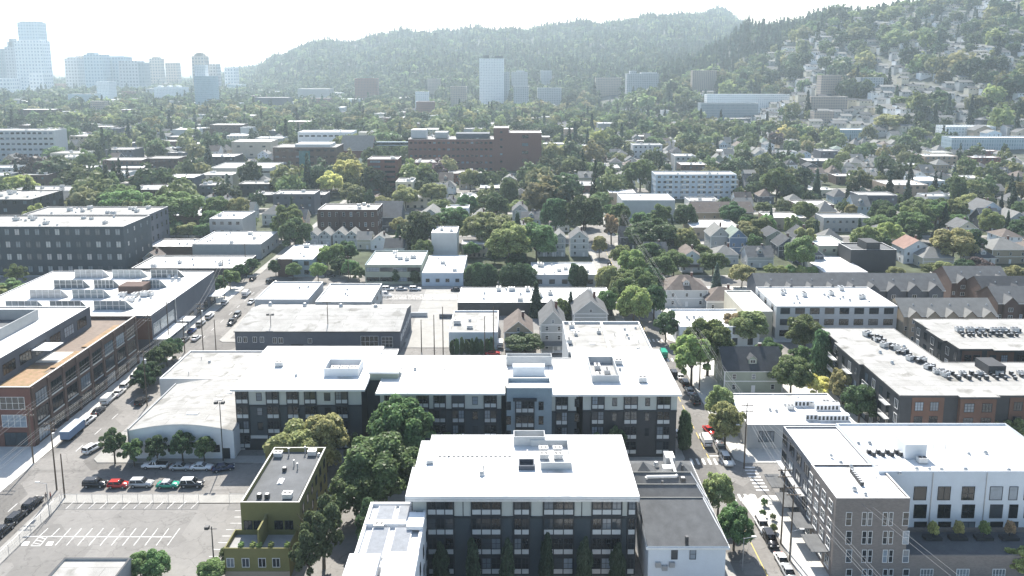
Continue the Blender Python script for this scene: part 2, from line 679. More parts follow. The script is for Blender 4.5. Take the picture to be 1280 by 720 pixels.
def window(parent, face, along, off, z, w, h, style='plain', frame='trim_dark', glass='glass', name='window'):
    """a window whose middle foot is at 'along' on the wall plane 'off' of that face (both local to parent)"""
    loc = (along, off, z) if face in 'sn' else (off, along, z)
    return put(name, win_mesh(w, h, style, frame, glass), parent, loc, FACE_RZ[face])


_box = {}


def unit_mesh(kind):
    if kind in _box:
        return _box[kind]
    m = MB()
    if kind == 'hvac':
        m.box(-1.0, 1.0, -.7, .7, .15, 1.25)
        m.box(-1.05, 1.05, -.75, .75, 1.25, 1.31, 1)
        for x in (-.5, .5):
            m.tube((x, 0, 1.31), (x, 0, 1.42), .38, .38, 10, 2)
        for x in (-.85, .85):
            m.box(x - .1, x + .1, -.6, .6, 0, .15, 2)
        mats = ['pale_metal', 'metal', 'dark_metal']
    elif kind == 'fan':
        m.box(-.35, .35, -.35, .35, 0, .35)
        m.tube((0, 0, .35), (0, 0, .75), .42, .25, 10, 1)
        mats = ['pale_metal', 'metal']
    elif kind == 'pipe':
        m.tube((0, 0, 0), (0, 0, .9), .09, .09, 6)
        m.tube((0, 0, .9), (0, 0, 1.0), .15, .12, 6)
        mats = ['metal']
    elif kind == 'condenser':
        m.box(-.45, .45, -.4, .4, .1, .95)
        m.tube((0, 0, .95), (0, 0, 1.0), .33, .33, 10, 1)
        m.box(-.4, -.3, -.38, .38, 0, .1, 1)
        m.box(.3, .4, -.38, .38, 0, .1, 1)
        mats = ['dark_metal', 'metal']
    elif kind == 'skylight':
        m.box(-1.2, 1.2, -.6, .6, 0, .18)
        m.face([(-1.1, -.5, .19), (1.1, -.5, .19), (1.1, 0, .38), (-1.1, 0, .38)], 1)
        m.face([(-1.1, 0, .38), (1.1, 0, .38), (1.1, .5, .19), (-1.1, .5, .19)], 1)
        m.face([(-1.1, .5, .19), (-1.1, -.5, .19), (-1.1, 0, .38)], 1)
        m.face([(1.1, -.5, .19), (1.1, .5, .19), (1.1, 0, .38)], 1)
        mats = ['trim_white', 'pale_metal']
    _box[kind] = m.mesh(kind, mats)
    return _box[kind]


UNITNAME = {'hvac': 'rooftop_unit', 'fan': 'roof_fan', 'pipe': 'vent_pipe', 'condenser': 'condenser', 'skylight': 'skylight'}


def unit(parent, kind, x, y, z, rz=0, s=1.0):
    o = put(UNITNAME[kind], unit_mesh(kind), parent, (x, y, z), rz)
    o.scale = (s, s, s)
    return o


def inset(pts, d):
    """axis-parallel or general polygon, counter-clockwise, moved inwards by d"""
    n = len(pts)
    out = []
    for i in range(n):
        p, q, r = Vector(pts[i - 1]), Vector(pts[i]), Vector(pts[(i + 1) % n])
        a, b = (q - p).normalized(), (r - q).normalized()
        na, nb = Vector((-a.y, a.x)), Vector((-b.y, b.x))
        k = na + nb
        k = k / max(.2, 1 + na.dot(nb))
        out.append((q.x + k.x * d, q.y + k.y * d))
    return out


def flat_mass(root, pts, z0, h, wall, roof, par=0.5, th=0.3, cap='trim_white', over=0.0, wall_name='wall'):
    """one block of a building, local coordinates: walls with parapet and a roof deck (or an overhanging slab)"""
    if over > 0:
        MB().prism(pts, z0, h - .45, 0, top=False, bottom=False).build(wall_name, [wall], root)
        o = inset(pts, -over)
        m = MB().prism(o, h - .45, h - .1, 1, 0)
        m.ring(inset(o, .02), inset(o, .35), h - .1, h, h - .099, 1, 0)
        m.build('roof', [roof, cap], root)
    else:
        inn = inset(pts, th)
        MB().ring(pts, inn, z0, h, h - par, 0, 1).build(wall_name, [wall, cap], root)
        MB().face([(*p, h - par) for p in inn]).build('roof', [roof], root)


def rows(root, face, off, a0, a1, n, zs, w, h, style='plain', frame='trim_dark', glass='glass', skip=None):
    for i in range(n):
        x = a0 + (a1 - a0) * (i + .5) / n
        for j, z in enumerate(zs):
            if skip and (i, j) in skip:
                continue
            window(root, face, x, off, z, w, h, style, frame, glass)


def building(name, label, px, h, wall, roof='white_roof', floors=0, s=None, e=None, w=None, par=.5, over=0.0, cat='building',
             units='', z0=0.0, phrase=None, group=None, cap='trim_white', seed=0, ground=None, pad=2, base=None, frame='trim_dark', glass='glass'):
    """px = (left, right, front row, back row) of the roof outline in the photograph, at height h above its ground;
    ground = (x0, x1, y0, y1) gives the footprint directly"""
    if ground:
        X0, X1, Y0, Y1 = ground
    else:
        X0, Y0 = P(px[0], px[2], z0 + h)
        X1, _ = P(px[1], px[2], z0 + h)
        _, Y1 = P((px[0] + px[1]) / 2, px[3], z0 + h)
    X0, X1, Y0, Y1 = X0 + over, X1 - over, Y0 + over, Y1 - over
    root = thing(name, (X0, Y0, z0), cat, label, group)
    W, D = X1 - X0, Y1 - Y0
    flat_mass(root, [(0, 0), (W, 0), (W, D), (0, D)], 0, h, wall, roof, par, over=over, cap=cap)
    if floors:
        fh = h / floors
        for face, spec in (('s', s), ('e', e), ('w', w)):
            if not spec:
                continue
            n, ww, wh = spec[:3]
            st = spec[3] if len(spec) > 3 else 'plain'
            zs = [fh * k + fh * .3 for k in range(spec[4] if len(spec) > 4 else 0, floors)]
            L = W if face == 's' else D
            off = {'s': 0, 'e': W, 'w': 0}[face]
            rows(root, face, off, .4, L - .4, n, zs, ww, wh, st, frame, glass)
    if base:
        MB().box(-.06, W + .06, -.06, D + .06, 0, base[1], bottom=False).build('plinth', [base[0]], root)
    r = random.Random(seed + int(X0 * 7 + Y0 * 3))
    for kind, n in [(k.split(':')[0], int(k.split(':')[1])) for k in units.split()]:
        for _ in range(n):
            unit(root, kind, r.uniform(.12, .88) * W, r.uniform(.12, .88) * D, h - (par if not over else .1), r.choice((0, math.pi / 2)), r.uniform(.8, 1.2))
    block(X0, X1, Y0, Y1, pad)
    if label:
        FRONT.append((X0, X1, Y0 - min(70, 2.2 * h), Y0))
    if phrase:
        landmark(phrase, (X0 + X1) / 2, (Y0 + Y1) / 2)
    return root, X0, X1, Y0, Y1


# ------------------------------------------------------------------ houses
def house(x, y, z, w, d, h, pitch=.75, ridge='y', wall='cream_wall', roof='shingle_grey', hip=False, chimney=True, porch=False, dormer=False,
          detail=True, name='house', label=None, rz=0.0, trim='trim_white', group='houses of the neighbourhood', base='', sills=True, cat='house', floors=2):
    """(x, y): middle of the front (towards -y) on the ground; ridge runs along y (gable to the front) or along x"""
    root = thing(name, (x, y, z), cat, label, None if label else group, rz)
    hw, ov = w / 2, .45
    span = hw if ridge == 'y' else d / 2
    rise = span * pitch
    m = MB()
    m.prism([(-hw, 0), (hw, 0), (hw, d), (-hw, d)], -1.5, h, 0, top=False, bottom=False)
    if not hip:
        if ridge == 'y':
            m.face([(-hw, 0, h), (hw, 0, h), (0, 0, h + rise)])
            m.face([(hw, d, h), (-hw, d, h), (0, d, h + rise)])
        else:
            m.face([(hw, 0, h), (hw, d, h), (hw, d / 2, h + rise)])
            m.face([(-hw, d, h), (-hw, 0, h), (-hw, d / 2, h + rise)])
    m.build('wall', [wall], root)
    rm = MB()
    t = .18

    def slab(a, b, c, dd=None):
        pts = [Vector(p) for p in (a, b, c) + ((dd,) if dd else ())]
        up = Vector((0, 0, t))
        rm.face([p + up for p in pts], 0)
        rm.face(list(reversed(pts)), 1)
        n = len(pts)
        for i in range(n):
            p, q = pts[i], pts[(i + 1) % n]
            rm.face([p, q, q + up, p + up], 1)
    e = h - ov * pitch
    if hip:
        k = min(span, d / 2 if ridge == 'y' else hw)
        if ridge == 'y':
            r0, r1 = (0, k, h + rise), (0, d - k, h + rise)
            if d - k < k:
                r0 = r1 = (0, d / 2, h + rise)
        else:
            r0, r1 = (-hw + k, d / 2, h + rise), (hw - k, d / 2, h + rise)
            if hw - k < 0:
                r0 = r1 = (0, d / 2, h + rise)
        A, B, Cc, Dd = (-hw - ov, -ov, e), (hw + ov, -ov, e), (hw + ov, d + ov, e), (-hw - ov, d + ov, e)
        if ridge == 'y':
            slab(A, B, r0)
            slab(B, Cc, r1, r0) if r0 != r1 else slab(B, Cc, r0)
            slab(Cc, Dd, r1)
            slab(Dd, A, r0, r1) if r0 != r1 else slab(Dd, A, r0)
        else:
            slab(A, B, r1, r0) if r0 != r1 else slab(A, B, r0)
            slab(B, Cc, r1)
            slab(Cc, Dd, r0, r1) if r0 != r1 else slab(Cc, Dd, r0)
            slab(Dd, A, r0)
    elif ridge == 'y':
        slab((hw + ov, -ov, e), (hw + ov, d + ov, e), (0, d + ov, h + rise), (0, -ov, h + rise))
        slab((-hw - ov, d + ov, e), (-hw - ov, -ov, e), (0, -ov, h + rise), (0, d + ov, h + rise))
    else:
        slab((-hw - ov, -ov, e), (hw + ov, -ov, e), (hw + ov, d / 2, h + rise), (-hw - ov, d / 2, h + rise))
        slab((hw + ov, d + ov, e), (-hw - ov, d + ov, e), (-hw - ov, d / 2, h + rise), (hw + ov, d / 2, h + rise))
    ro = rm.build('roof', [roof, trim], root)
    if chimney:
        cx, cy = (hw * .35, d * .6) if ridge == 'y' else (hw * .4, d * .55)
        mc = MB().box(cx - .4, cx + .4, cy - .3, cy + .3, h, h + rise + .8)
        mc.box(cx - .48, cx + .48, cy - .38, cy + .38, h + rise + .8, h + rise + .95, 1)
        mc.build('chimney', ['red_brick', 'concrete'], ro)
    if dormer:
        dw = min(1.1, hw * .4)
        if ridge == 'x':
            y0 = d * .12
            zb = h + y0 * pitch
            zt = zb + 1.5
            yb = min(d / 2, (zt - h) / pitch + .3)
            md = MB().box(-dw, dw, y0, yb, zb - .6, zt, 0, bottom=False)
            md.face([(-dw, y0, zt), (dw, y0, zt), (0, y0, zt + .9)], 0)
            md.face([(-dw - .25, y0 - .25, zt - .15), (0, y0 - .25, zt + .95), (0, d / 2, zt + .95), (-dw - .25, d / 2, zt - .15)], 1)
            md.face([(dw + .25, y0 - .25, zt - .15), (dw + .25, d / 2, zt - .15), (0, d / 2, zt + .95), (0, y0 - .25, zt + .95)], 1)
            md.build('dormer', [wall, roof], root)
            window(root, 's', 0, y0, zb + .35, dw * 1.3, 1.0, 'double', trim)
    if porch:
        mp = MB().box(-hw, hw, -2.0, -.02, .5, .62, 0)
        mp.face([(-hw - .2, -2.3, 2.75), (hw + .2, -2.3, 2.75), (hw + .2, -.02, 3.45), (-hw - .2, -.02, 3.45)], 1)
        mp.face([(-hw - .2, -2.3, 2.65), (-hw - .2, -.02, 3.35), (hw + .2, -.02, 3.35), (hw + .2, -2.3, 2.65)], 0)
        for x_ in (-hw + .2, 0, hw - .2):
            mp.box(x_ - .1, x_ + .1, -1.95, -1.75, .62, 2.8, 0)
        mp.build('porch', [trim, roof], root)
    if detail:
        fl = [1.0 + 2.9 * k for k in range(floors) if 1.0 + 2.9 * k + 1.3 < h]
        n = 3 if w > 9 else 2
        for k, zf in enumerate(fl):
            for i in range(n):
                xx = -hw + w * (i + .5) / n
                if k == 0 and i == n // 2:
                    MB().box(xx - .5, xx + .5, -.07, .02, 0, 2.1).build('door', [trim], root)
                    continue
                window(root, 's', xx, 0, zf, 1.0, 1.4, 'sash', trim)
        if ridge == 'y' and not hip and rise > 2:
            window(root, 's', 0, 0, h + .3, .9, 1.1, 'sash', trim)
        side = 'e' if x < 0 else 'w'
        for zf in fl:
            for i in range(2):
                window(root, side, d * (.3 + .4 * i), hw if side == 'e' else -hw, zf, .9, 1.3, 'sash', trim)
    block(x - hw, x + hw, y, y + d, 1.5)
    if label:
        FRONT.append((x - hw, x + hw, y - (24 if y > 290 else 9), y))
        tb = MB()
        for zf in [2.95 * k + .35 for k in range(1, floors) if 2.95 * k + .35 < h] + [h - .14]:
            tb.box(-hw - .03, hw + .03, -.06, -.004, zf - .14, zf + .1)
        for sx in (-hw, hw):
            tb.box(sx - .14, sx + .14, -.07, -.005, 0, h - .2)
        tb.build('trim_boards', [trim], root)
    return root


# ------------------------------------------------------------------ trees
def cards(pts, nrm, size, rng, jit=.8, asp=1.0):
    n = len(pts)
    nn = nrm + rng.normal(0, jit, (n, 3))
    nn /= np.linalg.norm(nn, axis=1)[:, None] + 1e-9
    a = rng.normal(0, 1, (n, 3))
    u = np.cross(nn, a)
    u /= np.linalg.norm(u, axis=1)[:, None] + 1e-9
    v = np.cross(nn, u)
    sz = size * rng.uniform(.65, 1.35, (n, 1))
    u, v = u * sz * asp, v * sz
    q = np.stack([pts - u - v * .6, pts + u * .2 - v, pts + u + v * .5, pts - u * .3 + v], 1)
    return q.reshape(-1, 3)


def mesh_np(name, verts, mats, quad=True, tint=None):
    me = bpy.data.meshes.new(name)
    nv = len(verts)
    nf = nv // 4
    me.vertices.add(nv)
    me.vertices.foreach_set("co", np.ascontiguousarray(verts, np.float32).ravel())
    me.loops.add(nv)
    me.loops.foreach_set("vertex_index", np.arange(nv, dtype=np.int32))
    me.polygons.add(nf)
    me.polygons.foreach_set("loop_start", np.arange(0, nv, 4, dtype=np.int32))
    for k in mats:
        me.materials.append(M[k])
    if tint is not None:
        at = me.color_attributes.new("tint", 'FLOAT_COLOR', 'POINT')
        at.data.foreach_set("color", np.ascontiguousarray(tint, np.float32).ravel())
    me.update(calc_edges=True)
    me.validate()
    return me


def crown_points(kind, n, seed):
    """unit crown: about 1 wide and 1 tall, foot at z = 0"""
    g = np.random.default_rng(seed)
    if kind == 'conifer':
        P_, N_ = [], []
        tiers = 17
        for k in range(tiers):
            zt = .07 + .92 * k / tiers
            r = .5 * (1 - zt) ** .85 * g.uniform(.8, 1.1) + .015
            nb = max(4, int(11 * (1 - zt) + 4))
            for b in range(nb):
                a = 2 * math.pi * (b + g.uniform(-.35, .35)) / nb + k
                rr = r * g.uniform(.65, 1.12)
                q = max(3, int(n / 230 * (rr * 8 + 1)))
                t = g.uniform(.12, 1, q) ** .7
                pts = np.stack([np.cos(a) * rr * t, np.sin(a) * rr * t, zt - .11 * t * t * rr * 3 + .02 * g.normal(0, 1, q)], 1)
                pts += g.normal(0, .013, pts.shape)
                P_.append(pts)
                nm = np.tile([np.cos(a) * .4, np.sin(a) * .4, 1.0], (q, 1))
                N_.append(nm)
        return np.concatenate(P_), np.concatenate(N_)
    if kind == 'columnar':
        lob = [(np.array([g.normal(0, .07), g.normal(0, .07), z]), .5 * (math.sin(math.pi * min(1, .2 + z * .8)) ** .55) * g.uniform(.8, 1.0)) for z in np.linspace(.06, .9, 13)]
        fl = .5
    else:
        k = {'broad': 34, 'spread': 40, 'oval': 32, 'loose': 22}[kind]
        lob = []
        for i in range(k):
            t = (i + .5) / k
            ph = i * 2.4 + g.uniform(-.4, .4)
            zc = 1 - 2 * t
            zc = zc * .8 + .15
            rr = math.sqrt(max(0, 1 - zc * zc))
            rad = g.uniform(.085, .2) if kind != 'loose' else g.uniform(.07, .16)
            cen = np.array([math.cos(ph) * rr * (.5 - rad * .7), math.sin(ph) * rr * (.5 - rad * .7), .5 + zc * (.5 - rad * .75)])
            cen += g.normal(0, .045, 3)
            if kind == 'oval':
                cen[:2] *= .85 + .3 * (1 - cen[2])
            lob.append((cen, rad))
        lob.append((np.array([0, 0, .5]), .33))
        fl = 1.0
    w = np.array([r * r for _, r in lob])
    cnt = np.maximum(4, (n * 1.5 * w / w.sum()).astype(int))
    P_, N_ = [], []
    for (c, r), q in zip(lob, cnt):
        d = g.normal(0, 1, (q, 3))
        d /= np.linalg.norm(d, axis=1)[:, None]
        d[:, 2] = np.where(d[:, 2] < -.5, -d[:, 2], d[:, 2])
        rad = r * (g.uniform(.5, 1.0, (q, 1)) ** .45) * g.uniform(.92, 1.1, (q, 1))
        sc = np.array([1, 1, fl if kind == 'columnar' else .9])
        P_.append(c + d * rad * sc)
        N_.append(d + np.array([0, 0, .25]))
    pts, nm = np.concatenate(P_), np.concatenate(N_)
    deep = np.zeros(len(pts), bool)
    for c, r in lob:
        deep |= (np.linalg.norm((pts - c) / np.array([1, 1, fl if kind == 'columnar' else .9]), axis=1) < r * .72)
    keep = ~deep | (g.uniform(0, 1, len(pts)) < .12)
    keep &= (pts[:, 2] > -.02)
    return pts[keep], nm[keep]


TREE_KINDS = {  # crown shape, leaves, leaf size, variants
    'broad': ('broad', 10000, .023, 4), 'spread': ('spread', 11000, .021, 3), 'oval': ('oval', 9000, .024, 4), 'loose': ('loose', 5200, .026, 4),
    'conifer': ('conifer', 4000, .023, 3), 'columnar': ('columnar', 7000, .03, 3)}
_crown = {}


def crown_mesh(kind, leaf, var):
    k = (kind, var)
    if k not in _crown:
        shape, n, size, _ = TREE_KINDS[kind]
        pts, nm = crown_points(shape, n, 100 + var * 7 + len(kind))
        g = np.random.default_rng(var)
        _crown[k] = mesh_np('crown', cards(pts, nm, size, g, .8 if kind != 'conifer' else .4, 1.0 if kind != 'conifer' else 1.5), ['leaf_mid'])
    return _crown[k]


def crown(name, kind, leaf, var, parent, loc):
    o = put(name, crown_mesh(kind, leaf, var), parent, loc)
    o.material_slots[0].link = 'OBJECT'
    o.material_slots[0].material = M[leaf]
    return o


_trunk = {}


def trunk_mesh(kind, var):
    k = (kind in ('conifer', 'columnar'), var)
    if k not in _trunk:
        g = random.Random(var)
        m = MB()
        if k[0]:
            m.tube((0, 0, -.03), (0, 0, .8), .018, .005, 7)
        else:
            m.tube((0, 0, -.03), (.01, 0, .34), .026, .019, 8)
            for i in range(6):
                a = i * 1.05 + g.uniform(-.3, .3)
                r1 = g.uniform(.12, .26)
                z1 = g.uniform(.5, .72)
                b = (math.cos(a) * r1, math.sin(a) * r1, z1)
                m.tube((.01, 0, .33), b, .014, .007, 6)
                m.tube(b, (b[0] * 1.5, b[1] * 1.5, z1 + .14), .007, .003, 5)
        _trunk[k] = m.mesh('trunk', ['bark'])
    return _trunk[k]


KIND_WORDS = {'broad': 'rounded', 'spread': 'broad spreading', 'oval': 'oval crowned', 'loose': 'loose open', 'conifer': 'pointed conifer', 'columnar': 'narrow columnar'}
LEAF_WORDS = {'leaf_mid': 'mid green', 'leaf_dark': 'dark green', 'leaf_bright': 'bright green', 'leaf_olive': 'olive green', 'leaf_yellow': 'yellow',
              'leaf_autumn': 'rust tinged', 'leaf_plum': 'dark plum', 'leaf_needle': 'dark green', 'leaf_blue': 'blue green'}
TREE_BASE = {'broad': .2, 'spread': .22, 'oval': .16, 'loose': .2, 'conifer': .04, 'columnar': .02}


def tree(x, y, z, H, W, kind='broad', leaf='leaf_mid', label=None, group='trees of the neighbourhood', name=None, wide=1.0):
    kind_name = name or {'conifer': 'conifer_tree', 'columnar': 'columnar_tree'}.get(kind, 'broadleaf_tree')
    root = thing(kind_name, (x, y, z), 'tree', label, group if not label else None, rnd.uniform(0, 6.28))
    var = rnd.randrange(TREE_KINDS[kind][3])
    b = TREE_BASE[kind] * H
    tr = put('trunk', trunk_mesh(kind, var), root)
    tr.scale = (H, H, H)
    cr = crown('crown', kind, leaf, var, root, (0, 0, b))
    cr.scale = (W, W * wide, H - b)
    if label and y > 320:
        FRONT.append((x - W * .45, x + W * .45, y - 48, y))
    if not label:
        size = 'tall' if H > 16 else ('small' if H < 7 else '')
        nm = KIND_WORDS[kind] + ('' if kind == 'conifer' else ' tree')
        autolabel(root, f"{size} {LEAF_WORDS[leaf]} {nm}".strip(), x, y)
    return root


def shrub(x, y, z, H, W, kind='broad', leaf='leaf_mid', label=None, group='shrubs beside the buildings'):
    root = thing('shrub', (x, y, z), 'shrub', label, group if not label else None, rnd.uniform(0, 6.28))
    var = rnd.randrange(TREE_KINDS[kind][3])
    tr = put('stem', trunk_mesh(kind, var), root)
    tr.scale = (H, H, H * .6)
    cr = crown('crown', kind, leaf, var, root, (0, 0, .04 * H))
    cr.scale = (W, W, H * .96)
    if not label:
        autolabel(root, f"{LEAF_WORDS[leaf]} {KIND_WORDS[kind].replace('pointed conifer', 'pointed')} shrub", x, y)
    return root


# ------------------------------------------------------------------ labels that name a neighbour
AUTO = []


def autolabel(root, words, x, y, sep=None):
    AUTO.append((root, words, x, y))


ORD = ['first', 'second', 'third', 'fourth', 'fifth', 'sixth', 'seventh', 'eighth', 'ninth', 'tenth', 'eleventh', 'twelfth']


def finish_labels():
    lx = np.array([[l[1], l[2]] for l in LM])

    def place(x, y, k):
        d = lx - np.array([x, y])
        dist = np.hypot(d[:, 0], d[:, 1])
        o = np.argsort(dist)[k]
        ph, ax, ay = LM[o]
        dx, dy = x - ax, y - ay
        if abs(dy) > abs(dx) * .8:
            rel = 'behind' if dy > 0 else 'in front of'
        else:
            rel = 'right of' if dx > 0 else 'left of'
        far = dist[o]
        pre = ''
        return f"{pre}{rel} {ph}"
    todo = list(AUTO)
    used = {}
    for k in range(3):
        groups = {}
        for a in todo:
            lab = f"{a[1]} {place(a[2], a[3], k)}"
            groups.setdefault(lab, []).append(a)
        todo = []
        for lab, g in groups.items():
            if len(g) == 1 and lab not in used:
                g[0][0]['label'] = lab
                used[lab] = 1
            else:
                todo += g
    groups = {}
    for a in todo:
        groups.setdefault(f"{a[1]} {place(a[2], a[3], 0)}", []).append(a)
    for lab, g in groups.items():
        g.sort(key=lambda a: col_of(a[2], a[3]))
        for i, a in enumerate(g):
            o = ORD[i] if i < 12 else f"{i + 1}th"
            pl_ = place(a[2], a[3], 0)
            a[0]['label'] = f"{o} {a[1]} from left, {pl_}" if len(g) > 1 or lab in used else lab
# ------------------------------------------------------------------ the setting: ground, road grid, blocks
def ym(y):
    return .9557 * y + 9.4


def build_ground():
    ys = np.concatenate([[-9000, -3000, -1000, -300], np.arange(-80, 700, 40), np.arange(700, 2000, 20), np.arange(2000, 4200, 40), np.arange(4200, 9001, 400)])
    ss = np.linspace(-1.5, 2.0, 150)
    Y, S = np.meshgrid(ys, ss, indexing='ij')
    X = S * (260 + .961 * np.abs(Y))
    Z = terrain(X, Y)
    Z = np.where(Z <= 0.01, 0, Z)
    v = np.stack([X, Y, Z], -1).reshape(-1, 3)
    nx = len(ss)
    i, j = np.meshgrid(np.arange(len(ys) - 1), np.arange(nx - 1), indexing='ij')
    a = (i * nx + j).ravel()
    f = np.stack([a, a + 1, a + nx + 1, a + nx], 1)
    me = bpy.data.meshes.new('ground')
    me.from_pydata(v.tolist(), [], f.tolist())
    me.materials.append(M['ground'])
    me.polygons.foreach_set("use_smooth", [True] * len(f))
    structure(put('ground', me))


def ground_mat():
    m = mat('ground', (.12, .12, .085), 1, .35, .012, spec=.1, fine=.09)
    nt = m.node_tree
    ramp = [n for n in nt.nodes if n.type == 'VALTORGB'][0]
    e = ramp.color_ramp.elements
    e[0].color, e[1].color = (.055, .066, .042, 1), (.17, .17, .163, 1)
    e[0].position, e[1].position = .55, .92


ground_mat()
build_ground()
AVE = [-379, -238, -99.3, 44, 185, 326, 467]
STS = [152.3 + 74.5 * k for k in range(-1, 8)]
ROAD_TOP = 0.02
structure(MB().face([(-640, 40, ROAD_TOP), (760, 40, ROAD_TOP), (760, 760, ROAD_TOP), (-640, 760, ROAD_TOP)]).build('road', ['asphalt']))


def slab(x0, x1, y0, y1, inner='yard', edge=3.2, top='concrete'):
    m = MB()
    c = 1.6
    pts = [(x0 + c, y0), (x1 - c, y0), (x1, y0 + c), (x1, y1 - c), (x1 - c, y1), (x0 + c, y1), (x0, y1 - c), (x0, y0 + c)]
    m.prism(pts, 0, .14, 0, 0, bottom=False)
    structure(m.build('pavement', [top]))
    if inner:
        structure(MB().face([(x0 + edge, y0 + edge, .15), (x1 - edge, y0 + edge, .15), (x1 - edge, y1 - edge, .15), (x0 + edge, y1 - edge, .15)]).build('yard_ground', [inner]))


for a in range(len(AVE) - 1):
    for b in range(len(STS) - 1):
        hx = 6.2
        x0, x1 = AVE[a] + hx, AVE[a + 1] - hx
        if a == 2:
            x0, x1 = -93.2, 38.6
        if a == 1:
            x1 = -105.2
        if a == 3:
            x0 = 49.6
        y0, y1 = STS[b] + 6.5, STS[b + 1] - 6.5
        if b == 0 and a == 2:
            y1 = 146
        near = (a == 2 and b in (0, 1, 2))
        slab(x0, x1, y0, y1, 'asphalt_new' if near else (None if a in (1, 3) and b <= 2 else 'yard'), 3.0, 'pale_concrete' if (a in (1, 3) and b <= 2) else 'concrete')

MARK = []


def paint(pts, z=.03, name='road_marking', m='line_paint'):
    structure(MB().face([(p[0], p[1], z) for p in pts]).build(name, [m]))


def stripe(p, q, w=.14, z=.03, m='line_paint', name='road_marking'):
    d = (Vector(q) - Vector(p)).normalized()
    n = Vector((-d.y, d.x)) * w / 2
    p, q = Vector(p), Vector(q)
    paint([p - n, q - n, q + n, p + n], z, name, m)


# right hand avenue: broken centre line, two crosswalks, stop lines
y = 70.0
while y < 380:
    if not any(abs(y + 1.5 - s) < 9 for s in STS):
        stripe((44.0, y), (44.0, y + (5.0 if y < 140 else 3.0)), .16, .03, 'yellow_paint')
    y += 5.0
for yc in (145.1, 159.4, 218.7, 234.9):
    for k in range(8):
        x = 39.6 + k * 1.3
        paint([(x, yc - 1.3), (x + .55, yc - 1.3), (x + .55, yc + 1.3), (x, yc + 1.3)], .032, 'crosswalk_bar')
for k in range(8):
    yk = 147.6 + k * 1.3
    paint([(50.5, yk), (53.1, yk), (53.1, yk + .55), (50.5, yk + .55)], .032, 'crosswalk_bar')
stripe((44.4, 161.9), (49, 161.9), .4, .032)
# left hand avenue
y = 100.0
while y < 400:
    if not any(abs(y + 1.5 - s) < 9 for s in STS):
        stripe((-99.2, y), (-99.2, y + 3), .14, .03)
    y += 8
for k in range(7):
    x = -104 + k * 1.5
    paint([(x, 218.7), (x + .6, 218.7), (x + .6, 221), (x, 221)], .032, 'crosswalk_bar')

# asphalt car park behind the fence
structure(MB().face([(-89.9, 101, .157), (-49.5, 101, .157), (-49.5, 142.4, .157), (-89.9, 142.4, .157)]).build('car_park', ['asphalt_new']))


def lot(px, py):
    return P(px, py, .16)


def lotline(a, b, w=.13):
    p, q = lot(*a), lot(*b)
    stripe(p, q, w, .163, name='bay_line')


for x_, in [(330,), (387,), (443,), (499,), (556,), (612,), (668,), (723,), (780,), (836,), (891,), (954,)]:
    lotline((x_ / 4, 540 + 383 / 4), ((x_ + 40) / 4, 540 + 347 / 4))
for k in range(11):
    xa = 276 + k * 55.5 + (k * .6)
    lotline((xa / 4, 540 + 567 / 4), ((xa + 78 - k * 1.6) / 4, 540 + 481 / 4))
lotline((240 / 4, 540 + 481 / 4), (196 / 4, 540 + 522 / 4))
lotline((298 / 4, 540 + 481 / 4), (256 / 4, 540 + 522 / 4))
lotline((128 / 4, 540 + 522 / 4), (858 / 4, 540 + 524 / 4), .2)
for a, b, c, d in (((118, 548), (150, 548), (138, 568), (106, 568)), ((240, 548), (270, 548), (258, 568), (227, 568))):
    paint([lot(q[0] / 4, 540 + q[1] / 4) for q in (d, c, b, a)], .164, 'bay_marking')
lotline((196 / 4, 540 + 522 / 4), (155 / 4, 540 + 569 / 4))
lotline((238 / 4, 540 + 522 / 4), (200 / 4, 540 + 569 / 4))
lotline((155 / 4, 540 + 569 / 4), (200 / 4, 540 + 569 / 4))
for k in range(3):
    lotline(((168 + k * 13) / 4, 540 + (555 - k * 15) / 4), ((205 + k * 11) / 4, 540 + (562 - k * 14) / 4))
for k, (xx, yy) in enumerate([(1175, 393), (1172, 425), (1152, 456), (1130, 488), (1110, 520), (1090, 553), (1068, 587), (1045, 622)]):
    lotline((xx / 4, 540 + yy / 4), ((xx + 75) / 4, 540 + yy / 4), .13)
# wheel stops and the strip outside the fence
structure(MB().face([(-89.9, 142.7, .15), (-49.5, 142.7, .15), (-49.5, 145.9, .15), (-89.9, 145.9, .15)]).build('verge', ['concrete']))
# white pavement of the left avenue, a bulge in the right hand kerb
structure(MB().prism([(-140, 144.6), (-106.6, 144.6), (-105.2, 146), (-105.2, 165.8), (-140, 165.8)], 0, .138, bottom=False).build('pavement', ['pale_concrete']))
m_ = MB()
pts = [(47.0, 136), (49.7, 133.6), (49.7, 146)] + [(49.4 - 3.2 * math.sin(k * .4), 142.9 + 3.2 * math.cos(k * .4)) for k in range(0, 6)]
m_.prism(pts, 0, .142, bottom=False)
structure(m_.build('pavement', ['pale_concrete']))

# ------------------------------------------------------------------ the big apartment buildings in the middle


def facade_window(root, Y, x0, y0, px0, px1, py0, py1, style='plain', frame='trim_dark', glass='glass', proud=0.0):
    """window on the plane y = Y seen between these picture columns and rows; root stands at (x0, y0)"""
    pc, pr = (px0 + px1) / 2, (py0 + py1) / 2
    xa, _ = PY(px0, pr, Y)
    xb, _ = PY(px1, pr, Y)
    _, zt = PY(pc, py0, Y)
    _, zb = PY(pc, py1, Y)
    return window(root, 's', (xa + xb) / 2 - x0, Y - y0 - proud, zb, xb - xa, zt - zb, style, frame, glass)


